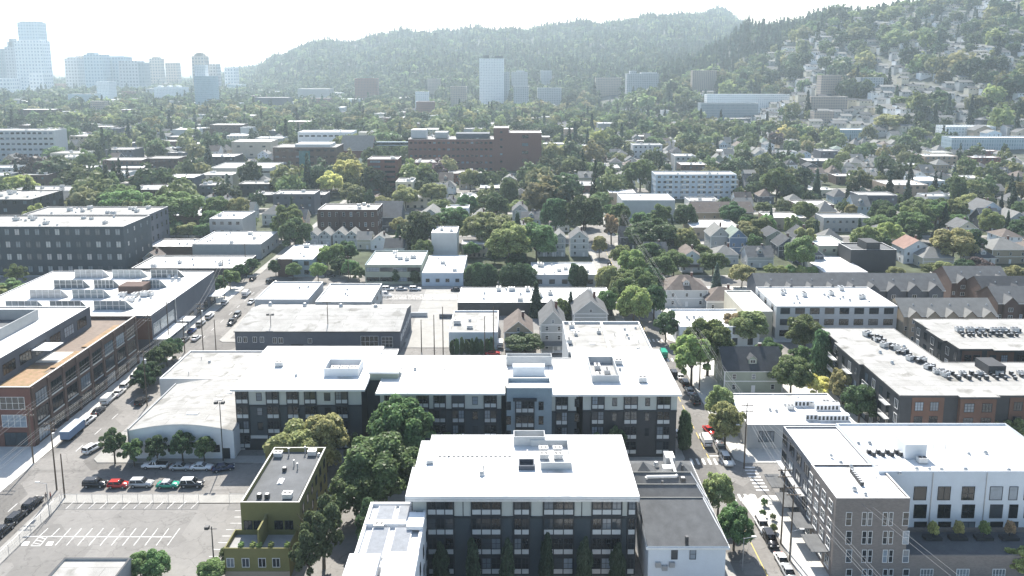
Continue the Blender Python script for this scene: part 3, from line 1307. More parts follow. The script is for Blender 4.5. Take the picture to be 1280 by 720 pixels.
def bay(root, lx, ly, z0, fh, floors, w, top_floor=True, cols=2, body='blue_slate', proud=.28, start=0):
    """a projecting column of windows with pale spandrels between the floors"""
    b = MB()
    b.box(lx - w / 2 - .14, lx + w / 2 + .14, ly - proud, ly - .002, z0 + start * fh + .3, z0 + floors * fh - (0 if top_floor else fh) - .12)
    b.build('bay', [body], root)
    cw = w / cols
    for f in range(start, floors - (0 if top_floor else 1)):
        zf = z0 + f * fh
        for c in range(cols):
            xx = lx - w / 2 + cw * (c + .5)
            window(root, 's', xx, ly - proud, zf + 1.45, cw - .1, fh - 1.65, 'pair')
            s = MB().box(xx - cw / 2 + .09, xx + cw / 2 - .09, ly - proud - .03, ly - proud + .01, zf + .5, zf + 1.36)
            s.build('spandrel_panel', ['spandrel'], root)


def screen(root, x0, x1, y0, y1, z0, z1, wall='light_grey_wall', th=.15, floor='grey_roof'):
    m = MB()
    o = [(x0, y0), (x1, y0), (x1, y1), (x0, y1)]
    m.ring(o, inset(o, th), z0, z1, z0 + .05, 0, 0)
    m.face([(*p, z0 + .05) for p in inset(o, th)], 1)
    return m.build('equipment_screen', [wall, floor], root)


def dashes(root, x0, x1, y, z, n):
    m = MB()
    for k in range(n):
        x = x0 + (x1 - x0) * k / n
        m.box(x, x + (x1 - x0) / n * .6, y - .12, y + .12, z, z + .09)
    m.build('walkway_pads', ['dark_roof'], root)


def front_block():
    x0, x1, y0, y1, h = -17.8, 21.3, 118.9, 140.5, 16.0
    r = thing('apartment_building', (x0, y0, 0), 'apartment building', 'slate blue apartment block with wide flat white roof nearest the bottom edge')
    ov = 1.0
    pts = [(ov, ov), (x1 - x0 - ov, ov), (x1 - x0 - ov, y1 - y0 - .4), (1.9, y1 - y0 - .4), (1.9, y1 - y0 - 2), (.9, y1 - y0 - 2), (.9, 11), (ov, 11)]
    MB().prism([(ov, ov), (x1 - x0 - ov, ov), (x1 - x0 - ov, y1 - y0 - .4), (ov, y1 - y0 - .4)], 0, h - .5, top=False, bottom=False).build('wall', ['blue_slate'], r)
    W, D = x1 - x0, y1 - y0
    o = [(0, 0), (W, 0), (W, D), (2.2, D), (2.2, D - 2.4), (.5, D - 2.4), (.5, 9.5), (0, 9.5)]
    m = MB().prism(o, h - .5, h - .12, 1, 0)
    m.ring(inset(o, .02), inset(o, .32), h - .12, h, h - .119, 1, 0)
    m.build('roof', ['white_roof', 'trim_white'], r)
    MB().box(.01, W - .01, -.04, .5, h - .95, h - .52, 0).build('gutter', ['pale_metal'], r)
    fh = 3.65
    zb = h - .55 - 4 * fh
    ly = ov
    # pale upper storey panels between trim
    tp = MB()
    tp.box(ov - .03, W - ov + .03, ly - .06, ly - .003, zb + 3 * fh + .05, zb + 4 * fh - .02)
    tp.build('upper_panels', ['panel_pale'], r)
    tr = MB()
    tr.box(ov - .05, W - ov + .05, ly - .34, ly - .002, zb + 3 * fh - .2, zb + 3 * fh + .04)
    tr.build('belt_course', ['trim_dark'], r)
    for pxc, wpx in ((551, 32), (608, 36), (652, 19), (698, 37), (758, 36), (789, 9)):
        lx = PY(pxc, 660, y0 + ly)[0] - x0
        w = wpx / 7.35
        cols = 3 if wpx > 30 else (2 if wpx > 15 else 1)
        bay(r, lx, ly, zb, fh, 4, w, cols=cols, body='trim_dark')
    for k in range(14):
        lx = ov + (W - 2 * ov) * k / 13
        MB().box(lx - .07, lx + .07, ly - .1, ly - .06, zb + 3 * fh + .06, zb + 4 * fh - .05).build('batten', ['trim_dark'], r)
    rows(r, 'w', ov, 2, D - 2, 6, [zb + fh * k + 1.2 for k in range(4)], 1.6, 1.7, 'pair')
    rows(r, 'e', W - ov, 2, D - 2, 6, [zb + fh * k + 1.2 for k in range(4)], 1.6, 1.7, 'pair')
    z = h - .12
    ax, ay = P(642, 557, h)
    bx, by = P(680, 543, h)
    screen(r, ax - x0, bx - x0, ay - y0, ay - y0 + 2.6, z, z + 1.9)
    ax, ay = P(676, 586, h)
    bx, by = P(710, 557, h)
    s_ = MB().box(ax - x0, bx - x0, ay - y0, ay - y0 + .2, z, z + 1.3).box(bx - x0 - .2, bx - x0, ay - y0 + .2, by - y0, z, z + 1.3)
    s_.box(ax - x0 - 1.6, bx - x0 - .2, by - y0 - .2, by - y0, z, z + 1.3)
    s_.build('equipment_screen', ['light_grey_wall'], r)
    ax, ay = P(648, 587, h)
    screen(r, ax - x0, ax - x0 + 2.9, ay - y0, ay - y0 + 2.6, z, z + .8, 'slate_wall', .25, 'dark_roof')
    for k in range(4):
        unit(r, 'hvac', P(690, 570, h)[0] - x0 + (k % 2) * 2.6 - 1.5, P(690, 570, h)[1] - y0 + (k // 2) * 2.2 - .6, z, 0, .8)
    cx, cy = P(602, 593, h)
    unit(r, 'fan', cx - x0, cy - y0, z, 0, 1.1)
    unit(r, 'pipe', cx - x0 + .3, cy - y0 + .9, z, 0, 1.4)
    ax, ay = P(537, 578, h)
    unit(r, 'hvac', ax - x0, ay - y0, z, .2, .6)
    a2, a3 = P(548, 570, h)
    dashes(r, a2 - x0, P(641, 570, h)[0] - x0, a3 - y0, z, 16)
    for qx, qy in ((586, 566), (596, 565), (560, 568), (659, 568)):
        q = P(qx, qy, h)
        unit(r, 'pipe', q[0] - x0, q[1] - y0, z)
    block(x0, x1, y0, y1)
    landmark('the white-roofed slate block', (x0 + x1) / 2, 130)


def back_block():
    ox, oy = -63.2, ym(158.0)
    r = thing('apartment_building', (ox, oy, 0), 'apartment building', 'long slate apartment complex with white roofs and a raised central entrance bay')
    h = 15.0

    def pts(x0, x1, y0, y1):
        y0, y1 = ym(y0), ym(y1)
        return [(x0 - ox, y0 - oy), (x1 - ox, y0 - oy), (x1 - ox, y1 - oy), (x0 - ox, y1 - oy)]
    flat_mass(r, pts(-62.2, -34, 162.4, 188.5), 0, h, 'blue_slate', 'white_roof', over=1.0)
    flat_mass(r, pts(-34, -29, 169, 188.2), 0, h - .3, 'blue_slate', 'white_roof', over=0.0, par=.2)
    flat_mass(r, pts(-29.4, -2.4, 160.3, 182), 0, h - .02, 'blue_slate', 'white_roof', over=.9)
    flat_mass(r, pts(-1.2, 8.8, 158.6, 164.5), 0, h + 1.6, 'teal_grey', 'white_roof', over=0.0, par=.9)
    flat_mass(r, pts(-2.3, 15.0, 164.5, 182), 0, h - .35, 'blue_slate', 'white_roof', over=0.0, par=.2)
    flat_mass(r, pts(8.8, 14.2, 159.2, 164.5), 0, h - .04, 'blue_slate', 'white_roof', over=.55)
    flat_mass(r, pts(15.7, 36.5, 158.9, 185.6), 0, h + .3, 'charcoal', 'white_roof', over=.9)
    flat_mass(r, pts(14.4, 36.2, 186.8, 211.6), 0, h - .6, 'light_grey_wall', 'pale_roof', over=0, par=.7)
    flat_mass(r, pts(-33, -26.5, 168, 172.5), h - .5, h + 1.6, 'sage_wall', 'white_roof', over=.3)
    fh = 3.55

    def front(x0, x1, Y, hh, spec, tint='blue_slate', door=None):
        zb = hh - .5 - 4 * fh
        ly = Y - oy
        MB().box(x0 - ox - .02, x1 - ox + .02, ly - .06, ly - .003, zb + 3 * fh + .05, hh - .5).build('upper_panels', ['panel_pale'], r)
        MB().box(x0 - ox - .02, x1 - ox + .02, ly - .36, ly - .002, zb + 3 * fh - .22, zb + 3 * fh + .04).build('belt_course', ['trim_dark'], r)
        for pxc, wpx, kind in spec:
            lx = PY(pxc, 520, Y)[0] - ox
            w = wpx / 5.6
            if kind == 'b':
                bay(r, lx, ly, zb, fh, 4, w, cols=2, body='trim_dark')
            else:
                for f in range(1, 4):
                    window(r, 's', lx, ly - (.06 if f == 3 else 0), zb + f * fh + 1.0, w, 1.9, 'sash')
    front(-62.2, -34, ym(162.4), h, [(304, 15, 'b'), (325, 7, 's'), (342, 15, 'b'), (367, 14, 'b'), (389, 14, 'b'), (410, 8, 's'), (428, 15, 'b')])
    front(-29.4, -2.4, ym(160.3), h, [(489, 14, 'b'), (509, 7, 's'), (529, 14, 'b'), (550, 14, 'b'), (573, 15, 'b'), (594, 7, 's'), (613, 15, 'b')])
    front(8.8, 14.2, ym(159.2), h, [(702, 14, 'b'), (721, 6, 's')])
    front(15.7, 36.5, ym(158.9), h + .3, [(747, 15, 'b'), (768, 6, 's'), (788, 16, 'b'), (809, 6, 's'), (829, 16, 'b')])
    # entrance bay
    lx = PY(656, 510, ym(158.6))[0] - ox
    bay(r, lx, .6, .2, 3.45, 4, 4.0, cols=3, body='trim_dark', proud=.4)
    MB().box(lx - 2.6, lx + 2.6, -.55, .2, 13.9, 14.4).build('canopy', ['trim_dark'], r)
    for s in (-1, 1):
        for k in range(4):
            window(r, 's', lx + s * 3.6, .6, 1.2 + k * 3.4, 1.1, 2.0, 'sash')
    for k in range(4):
        window(r, 's', -31.5 - ox, 11, 1.3 + 3.4 * k, 3.0, 1.9, 'grid')
    # garage mouth at the left end
    MB().box(.2, 9.4, 4.05, 4.39, 0, 3.6).build('plinth', ['light_grey_wall'], r)
    MB().box(2.4, 7.6, 3.95, 4.04, 0, 2.9).build('garage_door', ['trim_dark'], r)
    # east side windows
    rows(r, 'e', 36.5 - ox, 1.5, 27, 6, [1.2 + fh * k for k in range(4)], 1.5, 1.7, 'pair')
    # roof equipment
    z = h - .1
    for (a, b, y0_, y1_, hh, w_) in ((405, 447, 470, 451, 1.9, 'white_wall'),):
        ax, ay = P(a, y0_, h)
        bx, by = P(b, y1_, h + 2)
        screen(r, ax - ox, bx - ox + 1, ay - oy, ay - oy + 6, z, z + hh, w_)
        for k in range(3):
            unit(r, 'hvac', ax - ox + 2 + 2.2 * k, ay - oy + 3, z + .05, 0, .9)
    ax, ay = P(740, 479, h)
    screen(r, ax - ox, ax - ox + 6.2, ay - oy, ay - oy + 11.5, z + .3, z + 2.0, 'light_grey_wall')
    for k in range(3):
        unit(r, 'hvac', ax - ox + 2 + (k % 2) * 2, ay - oy + 2.5 + 2.6 * k, z + .35, math.pi / 2, .9)
    ax, ay = P(633, 455, h)
    screen(r, ax - ox, ax - ox + 11, ay - oy, ay - oy + 2.2, z - .3, z + 2, 'light_grey_wall')
    ax, ay = P(641, 470, h)
    MB().box(ax - ox, ax - ox + 7.5, ay - oy + 1, ay - oy + 3.2, z - .4, z + 1.9).build('lift_housing', ['white_wall'], r)
    for px_, py_, k in ((803, 478, 'hvac'), (773, 456, 'hvac'), (775, 464, 'fan'), (370, 470, 'fan'), (369, 459, 'pipe'), (519, 462, 'fan'), (349, 457, 'hvac'), (675, 461, 'fan'), (646, 461, 'fan'), (658, 453, 'pipe')):
        q = P(px_, py_, h)
        unit(r, k, q[0] - ox, q[1] - oy, z + (.3 if px_ > 700 else 0), 0, .9)
    for a, b, yy in ((380, 404, 457), (493, 515, 460), (528, 570, 461), (580, 640, 462), (683, 718, 465)):
        p, q = P(a, yy, h), P(b, yy, h)
        dashes(r, p[0] - ox, q[0] - ox, p[1] - oy, z, 8)
    # rear wing clutter
    g = random.Random(4)
    for k in range(7):
        q = P(710 + g.random() * 50, 404 + g.random() * 30, h)
        unit(r, 'hvac' if k % 3 else 'skylight', q[0] - ox, q[1] - oy, h - 1.3, g.choice((0, 1.57)), g.uniform(.6, 1.1))
    for k in range(9):
        q = P(762 + g.random() * 40, 404 + g.random() * 32, h)
        unit(r, 'pipe' if k % 2 else 'fan', q[0] - ox, q[1] - oy, h - 1.3, 0, .8)
    MB().box(25 - ox, 25.6 - ox, ym(187.3) - oy, ym(211) - oy, h - 1.299, h - .4).build('roof_divider', ['trim_white'], r)
    block(-63, 37, ym(158), ym(212))
    landmark('the long slate complex', -50, 175)
    landmark('the complex east wing', 26, 172)


front_block()
back_block()


def gabled_roof_house():
    ox, oy = 22.6, 116.8
    W, D = 12.8, 27.2
    r = thing('mansard_building', (ox, oy, 0), 'building', 'white walled building with grey shingled saw-tooth roof beside the white-roofed slate block')
    h = 8.6
    MB().prism([(0, 0), (W, 0), (W, D), (0, D)], 0, h, top=False, bottom=False).build('wall', ['cool_white'], r)
    rm = MB()
    zr = h + 3.3
    # front roof: broad slope with clipped east end, then two cross ridges with pyramids behind
    segs = [(-.4, 8.6, 8.6), (8.6, 13.4, 13.4), (13.4, 18.0, 18.0)]
    for k, (a, b, _) in enumerate(segs):
        top = zr - .25 * k
        yb = b - .05
        rm.face([(-.35, a, h + .05), (W + .35, a, h + .05), (W - 1.9, yb, top), (-.35, yb, top)], 0)
        rm.face([(W + .35, a, h + .05), (W + .35, yb, h + .05), (W - 1.9, yb, top)], 0)
        rm.face([(-.35, yb, top), (W - 1.9, yb, top), (W + .35, yb, h + .05), (-.35, yb, h + .05)], 1)
    for k, yb in enumerate((8.55, 13.35, 17.95)):
        zt = zr - .25 * k
        rm.box(-.36, W - 1.9, yb - .16, yb + .04, zt - .02, zt + .1, 2)
        rm.tube((W - 1.9, yb, zt + .03), (W + .3, yb - (8.4 if k == 0 else 4.6), h + .12), .12, .12, 5, 1)
    rm.face([(-.3, 18.05, h + .04), (W + .3, 18.05, h + .04), (W + .3, D, h + .04), (-.3, D, h + .04)], 0)
    for cx in (2.6, 9.8):
        apex = (cx, 21.5, h + 3.0)
        q = [(cx - 3, 18.3, h + .06), (cx + 3, 18.3, h + .06), (cx + 3, 25, h + .06), (cx - 3, 25, h + .06)]
        for i in range(4):
            rm.face([q[i], q[(i + 1) % 4], apex], 0)
    rm.face([(-.35, -.4, h - .12), (W + .35, -.4, h - .12), (W + .35, -.4, h + .05), (-.35, -.4, h + .05)], 1)
    rm.face([(W + .35, -.4, h - .12), (W + .35, 18, h - .12), (W + .35, 18, h + .05), (W + .35, -.4, h + .05)], 1)
    ro = rm.build('roof', ['shingle_grey', 'trim_white', 'shingle_pale'], r)
    MB().box(-.5, W + .5, -.55, -.02, h - .55, h - .13).build('cornice', ['trim_white'], r)
    MB().box(W + .02, W + .5, -.02, D, h - .5, h - .14).build('gutter', ['trim_white'], r)
    MB().box(6.0, 6.5, -.3, .25, h - .3, h + 1.6).build('chimney', ['dark_metal'], ro)
    for px_ in (843, 866):
        facade_window(r, oy, ox, oy, px_ - 4, px_ + 4, 686, 699, 'sash', 'trim_dark')
    d = MB()
    d.tube((2.5, 17, h + 2.4), (8.2, 17.2, h + 2.4), .3, .3, 8)
    d.tube((8.2, 17.2, h + 2.4), (8.6, 25, h + 2.0), .3, .3, 8)
    d.tube((2.5, 17, h + 2.4), (2.5, 17, h + 1.2), .3, .3, 8)
    d.box(7.6, 9.4, 24.4, 27, h + .3, h + 2.2)
    d.box(6.4, 9.0, 21, 22.4, h + .3, h + 1.9)
    d.build('duct', ['pale_metal'], ro)
    unit(ro, 'fan', 5.8, 25, h + .05, 0, 1.3)
    unit(ro, 'condenser', 9.2, 16.6, h + 1.6, 0, 1)
    for s, x_ in ((1, 9.9), (0, 5.0)):
        MB().tube((x_, 14.6 if not s else 20.2, h + 1), (x_, 14.6 if not s else 20.2, h + 3.0), .22, .22, 8).build('flue', ['dark_metal'], ro)
    m = MB()
    for cx, cz in ((1.6, 5.2), (3.9, 5.2), (2.7, 4.6)):
        m.box(cx - .45, cx + .45, -.5, -.01, cz - .4, cz + .4)
    m.build('wall_vents', ['metal'], r)
    rows(r, 'e', W, 1, D - 1, 6, [1.0, 4.6], 1.0, 1.8, 'sash')
    block(ox, ox + W, oy, oy + D)
    landmark('the shingled saw-tooth roof', ox + 6, oy + 14)


def louvre_building():
    ox, oy = -24.2, 88.2
    W, D, h = 9.8, 34, 13.0
    r = thing('flat_building', (ox, oy, 0), 'building', 'narrow white building with two long grey louvred panels along its roof')
    pts = [(0, 0), (W, 0), (W, D), (0, D)]
    flat_mass(r, pts, 0, h, 'white_wall', 'white_roof', par=.6, th=.5)
    for (a, b, y0, y1) in ((1.7, 4.3, 19.5, 26.8), (5.4, 8.0, 19.5, 26.8), (1.7, 4.4, 29.0, 33.0), (5.2, 7.9, 29.0, 33.0)):
        m = MB().box(a - .1, b + .1, y0 - .1, y1 + .1, h - .599, h - .2, 1)
        n = int((y1 - y0) / .34)
        for k in range(n):
            yy = y0 + (y1 - y0) * k / n
            m.face([(a, yy, h - .195), (b, yy, h - .195), (b, yy + .28, h - .05), (a, yy + .28, h - .05)])
        m.build('louvre_panel', ['metal', 'trim_white'], r)
    MB().box(.2, W - .2, 27.4, 28.5, h - .599, h + .15).build('roof_upstand', ['white_wall'], r)
    MB().box(W - 2.6, W + .02, 26, 30, h - .02, h + .6).build('roof_box', ['white_wall'], r)
    MB().box(-.3, 4.4, 13, 18.2, h - .01, h + 1.2).build('roof_box', ['white_wall'], r)
    MB().box(5.4, W + .3, 13, 18.6, h - .01, h + 1.2).build('roof_box', ['white_wall'], r)
    unit(r, 'hvac', 2.6, 27.2, h - .6, 0, .8)
    rows(r, 'e', W, 2, D - 1, 7, [1.2, 4.6, 8.0], 1.2, 1.8, 'plain')
    block(ox, ox + W, oy, oy + D)
    landmark('the narrow louvre-roofed building', ox + 5, oy + 30)


def olive_building():
    ox, oy = -47.8, 125.4
    W, D, h = 10.4, 19.7, 11.0
    r = thing('apartment_building', (ox, oy, 0), 'apartment building', 'olive green three-storey building with dark roof and terraces beside the car park')
    pts = [(0, 0), (W, 0), (W, D), (0, D)]
    flat_mass(r, pts, 0, h, 'olive_wall', 'dark_roof', par=.9, th=.3, cap='pale_concrete')
    # raised roof part with a sloping edge
    MB().prism([(2.2, .6), (W - .6, .6), (W - .5, 14.5), (5.0, 14.5)], h - .899, h - .3, 0, 1).build('raised_roof', ['pale_concrete', 'dark_roof'], r)
    for k, (x_, y_, kd, s) in enumerate([(1.4, 17.6, 'hvac', .8), (8.0, 18.2, 'hvac', .8), (2.8, 1.8, 'condenser', .9), (4.2, 1.8, 'condenser', .9), (7.8, 1.9, 'hvac', .8), (5.0, 7.2, 'skylight', .8), (4.6, 11, 'condenser', .8), (6.9, 11.6, 'pipe', 1.3), (5.9, 12.8, 'pipe', 1.3), (3.4, 18, 'pipe', 1.6), (6.5, 18.6, 'pipe', 1.6), (9.4, 17.8, 'fan', .8)]):
        unit(r, kd, x_, y_, h - (.9 if y_ > 14.5 else .3), 1.57 if kd == 'skylight' else 0, s)
    # lower front with terrace
    tz = 5.8
    o = [(-1.2, -5.4), (W - .6, -5.4), (W - .6, -.01), (-1.2, -.01)]
    MB().ring(o, inset(o, .2), 0, tz, tz - .9, 0, 0).build('terrace_wall', ['olive_wall'], r)
    MB().face([(*p, tz - .9) for p in inset(o, .2)]).build('terrace', ['grey_roof'], r)
    MB().box(4.4, 4.7, -4.8, -.02, tz - .899, h - 2.2).build('party_wall', ['olive_wall'], r)
    for x_ in (1.2, 2.9, 6.6, 8.4):
        window(r, 's', x_, 0, tz - .6, 1.5, 2.3, 'double', 'trim_dark')
    for x_ in (-.2, 2.4, 5.2, 7.6):
        window(r, 's', x_, -5.4, 2.3, 1.3, 1.7, 'double', 'trim_white')
    MB().box(-1.25, W - .55, -5.47, -5.402, 0, 1.5).build('plinth', ['tan_wall'], r)
    g = random.Random(2)
    for k in range(5):
        o_ = MB().tube((0, 0, 0), (0, 0, .5), .25, .32, 8).build('planter', ['dark_metal'], r, (.5 + k * 2.0 + g.random(), -4.6, tz - .9))
        cr = crown('plant', 'loose', 'leaf_bright', 0, o_, (0, 0, .45))
        cr.scale = (1.2, 1.2, 1.1)
    rows(r, 'e', W, .6, D - .6, 6, [1.2, 4.6, 7.8], 1.1, 1.7, 'plain')
    rows(r, 'w', 0, .6, D - .6, 5, [1.2, 4.6, 7.8], 1.1, 1.7, 'plain')
    MB().box(-1.7, -.9, 19.2, 20.0, 0, 11.6).build('stair_pylon', ['olive_wall'], r)
    block(ox - 1, ox + W, oy - 6, oy + D)
    landmark('the olive green building', ox + 5, oy + 8)


gabled_roof_house()
louvre_building()
olive_building()
building('flat_building', 'small low flat-roofed building at the edge of the striped car park', None, 5, 'grey_wall', 'pale_roof',
         ground=(-75.4, -64.2, 108.8, 118.7), par=.35, cap='trim_dark', phrase='the small flat roof by the car park', units='fan:1')
building('flat_building', 'narrow white roof edge showing in front of the white-roofed slate block', None, 9.0, 'white_wall', 'white_roof', ground=(8.6, 21.8, 89.7, 103.3), par=.3)

# ------------------------------------------------------------------ low warehouses of the middle left


def warehouse():
    ox, oy, W, D, h = -85.0, 160.6, 23.2, 24.7, 7.0
    r = thing('warehouse', (ox, oy, 0), 'warehouse', 'white low warehouse with curved pale roof facing the row of parked cars')
    pts = [(0, 0), (W, 0), (W, D), (0, D)]
    m = MB().prism(pts, 0, h - .3, top=False, bottom=False)
    n = 14
    prof = [(W * k / n, h - .3 + 1.5 * math.sin(math.pi * k / n)) for k in range(n + 1)]
    for yy, rev in ((0, False), (D, True)):
        f = [(x_, yy, z_) for x_, z_ in prof]
        m.face(list(reversed(f)) if not rev else f)
    m.build('wall', ['white_wall'], r)
    rm = MB()
    for k in range(n):
        (a, za), (b, zb) = prof[k], prof[k + 1]
        rm.face([(a, -.15, za + .12), (b, -.15, zb + .12), (b, D + .1, zb + .12), (a, D + .1, za + .12)])
        rm.face([(a, -.15, za - .05), (b, -.15, zb - .05), (b, -.15, zb + .12), (a, -.15, za + .12)], 1)
    ro = rm.build('roof', ['pale_roof', 'trim_white'], r)
    MB().box(-.3, -.01, -.1, D, 0, h + .15).build('parapet', ['grey_wall'], r)
    for x_, y_, s in ((12.2, 5.2, 1.1), (15, 13, .8), (16, 17, .8), (17.6, 19.5, .8), (14.6, 15, .5)):
        zc = h + 1.5 * math.sin(math.pi * x_ / W) - .25
        unit(ro, 'skylight', x_, y_, zc, 0, s)
    for px0, px1 in ((182, 192), (210, 219), (247, 255), (264, 275)):
        facade_window(r, oy, ox, oy, px0, px1, 556, 565, 'plain')
    MB().box(W - 2.6, W - 1.0, -.08, .01, 0, 2.6).build('door', ['trim_dark'], r)
    block(ox, ox + W, oy, oy + D)
    landmark('the white curved-roof warehouse', ox + 11, oy + 12)


warehouse()
r_, *_b = building('warehouse', 'low building with plain pale grey roof behind the curved-roof warehouse', None, 6, 'light_grey_wall', 'pale_roof', ground=(-92.0, -68.5, 191, 210.6), par=.35, units='fan:1 pipe:2')
for k in range(6):
    MB().tube((-.04, 1 + k * 1.2, 5.8), (-.04, 1 + k * 1.2, 2.2 + (k % 3)), .12, .2, 6).build('downpipe', ['grey_wall'], r_)
building('warehouse', 'pale grey low roof joined to the left end of the long slate complex', None, 6.3, 'light_grey_wall', 'pale_roof', ground=(-68.2, -63.6, 187.6, 211.5), par=.35, units='fan:2 pipe:2')


def long_warehouse():
    ox, oy, W, D, h = -84.0, 224.0, 50.0, 25.8, 7.0
    r = thing('warehouse', (ox, oy, 0), 'warehouse', 'long dark grey warehouse with low-pitched pale roof and streaked gable end')
    m = MB().prism([(0, 0), (W, 0), (W, D), (0, D)], 0, h, top=False, bottom=False)
    rz = 1.9
    for x_ in (0, W):
        f = [(x_, 0, h), (x_, D, h), (x_, D * .62, h + rz)]
        m.face(f if x_ else list(reversed(f)))
    m.build('wall', ['slate_wall'], r)
    rm = MB()
    rm.face([(-.2, -.4, h + .05), (W + .2, -.4, h + .05), (W + .2, D * .62, h + rz + .1), (-.2, D * .62, h + rz + .1)])
    rm.face([(W + .2, D + .3, h + .05), (-.2, D + .3, h + .05), (-.2, D * .62, h + rz + .1), (W + .2, D * .62, h + rz + .1)])
    rm.face([(-.2, -.4, h - .25), (W + .2, -.4, h - .25), (W + .2, -.4, h + .05), (-.2, -.4, h + .05)], 1)
    ro = rm.build('roof', ['pale_roof', 'dark_metal'], r)
    for px_, py_ in ((339, 379), (382, 380), (427, 381), (470, 382)):
        q = P(px_, py_, h + 2)
        o_ = unit(ro, 'fan', q[0] - ox, q[1] - oy - 1, h + 1.5, 0, 1.6)
    for px_ in (422, 443):
        q = P(px_, 390, h + 1)
        o_ = unit(ro, 'skylight', q[0] - ox, q[1] - oy, h + 1.05, 0, 1.1)
        o_.rotation_euler = (math.atan(rz / (D * .62)), 0, 0)
    for px0, px1, a, b, st in ((451, 473, 420, 434, 'wide'), (477, 491, 421, 434, 'grid'), (316, 321, 421, 428, 'double'), (325, 330, 421, 428, 'double'), (341, 346, 422, 429, 'double'), (348, 354, 422, 429, 'double'), (385, 390, 423, 429, 'double'), (297, 302, 421, 428, 'double'), (304, 309, 421, 428, 'double')):
        facade_window(r, oy, ox, oy, px0, px1, a, b, st, 'trim_white')
    q = PY(373, 430, oy)[0]
    MB().box(q - ox - 2.2, q - ox + 1.6, -.08, .01, 0, 2.9).build('garage_door', ['trim_dark'], r)
    for k in range(6):
        window(r, 'e', 3 + 4 * k, W, 3.2, 2.6, 1.6, 'grid', 'trim_white')
    block(ox, ox + W, oy, oy + D)
    landmark('the long grey warehouse', ox + 25, oy + 14)


long_warehouse()
building('warehouse', 'square white-roofed shed behind the left half of the long grey warehouse', (318, 385, 374, 352), 8.2, 'light_grey_wall', 'white_roof', units='fan:2 pipe:2', phrase='the square white-roofed shed')
building('warehouse', 'larger white-roofed shed behind the right half of the long grey warehouse', (394, 464, 377, 354), 8.2, 'grey_wall', 'white_roof', units='fan:3', phrase='the larger white-roofed shed', e=(3, 1.5, 1.2), floors=2)
# ------------------------------------------------------------------ left side: brick block, skylight hall, slate apartments
def brick_building():
    x1, y0, y1, h = -109.6, 166.1, 216.3, 14.5
    ox, oy = -150.0, y0
    r = thing('office_building', (ox, oy, 0), 'office building', 'dark red brick office building with planted terrace and white-roofed grey top storey')
    W, D = x1 - ox, y1 - y0
    pts = [(0, 0), (W, 0), (W, D), (0, D)]
    m = MB().ring(pts, inset(pts, .5), 0, h, h - 1.0, 0, 1)
    m.build('wall', ['brown_brick', 'pale_concrete'], r)
    MB().box(0, W, -.14, -.003, 0, h - .25, bottom=False).build('front_wall', ['red_brick'], r)
    MB().face([(*p, h - 1.0) for p in inset(pts, .5)]).build('terrace', ['timber'], r)
    tw = -119.0 - ox
    for (a, b, c, d, mt, zz) in ((tw + .3, W - .6, .6, 10.5, 'planting', .12), (tw + .3, W - 3.2, 10.6, 15, 'planting', .1), (W - 3.1, W - .6, 13, 24, 'planting', .35), (tw + .2, W - 3.4, 17, 24, 'pale_concrete', .1), (W - 3.2, W - .6, 27, 44, 'planting', .35)):
        MB().box(a, b, c, d, h - .999, h - 1 + zz, bottom=False).build('planting_bed', [mt], r)
    MB().box(tw + .1, tw + 5, 16, 21.5, h + 2.4, h + 2.6).build('awning', ['trim_white'], r)
    # top storey
    ph = 5.0
    p2 = [(0.02, 3.0), (tw, 3.0), (tw, 43.5), (.02, 43.5)]
    MB().ring(p2, inset(p2, .35), h - .998, h + ph, h + ph - .3, 0, 1).build('upper_wall', ['slate_wall', 'trim_white'], r)
    MB().face([(*p, h + ph - .3) for p in inset(p2, .35)]).build('roof', ['white_roof'], r)
    rows(r, 'e', tw, 4.5, 42, 6, [h + .4], 4.6, 2.7, 'wide')
    screen(r, tw - 22, tw - 8, 15, 33, h + ph - .3, h + ph + 2.6, 'grey_wall', .3, 'dark_roof')
    for k in range(4):
        q = unit(r, 'skylight', tw - 16.5 + (k % 2) * 4.2, 18.5 + (k // 2) * 6, h + ph - .2, 0, 1.9)
    for k in range(3):
        unit(r, 'fan', tw - 20 + k * 1.4, 29.5, h + ph - .2, 0, 1.2)
    # street side: piers and big windows
    n = 8
    bw = (D - 1.5) / n
    for i in range(n):
        yc = .75 + bw * (i + .5)
        for z, hh in ((9.4, 3.0), (5.0, 3.2)):
            window(r, 'e', yc, W, z, bw - 1.7, hh, 'wide', 'trim_dark')
            MB().box(W + .01, W + .16, yc - bw / 2 + .8, yc + bw / 2 - .8, z - .35, z - .06).build('sill', ['pale_concrete'], r)
        window(r, 'e', yc, W, .5, bw - 1.6, 3.2, 'wide', 'trim_dark')
        if i % 2 == 0:
            MB().box(W + .02, W + 1.5, yc - bw / 2 + .7, yc + bw / 2 - .7, 4.0, 4.12).build('awning', ['dark_metal'], r)
    for i in range(n + 1):
        yc = .75 + bw * i
        MB().box(W + .003, W + .22, yc - .45, yc + .45, 0, h - .4).build('pier', ['brown_brick'], r)
    for k in range(3):
        for z in (9.2, 4.9):
            window(r, 's', W - 4.2 - k * 7.5, -.14, z, 5.6, 3.0, 'wide', 'trim_white')
    for k in range(2):
        window(r, 's', W - 4.2 - k * 7.5, -.14, .4, 5.2, 3.2, 'wide', 'trim_dark')
    block(ox, x1, y0, y1)
    landmark('the brick terrace building', -118, 190)


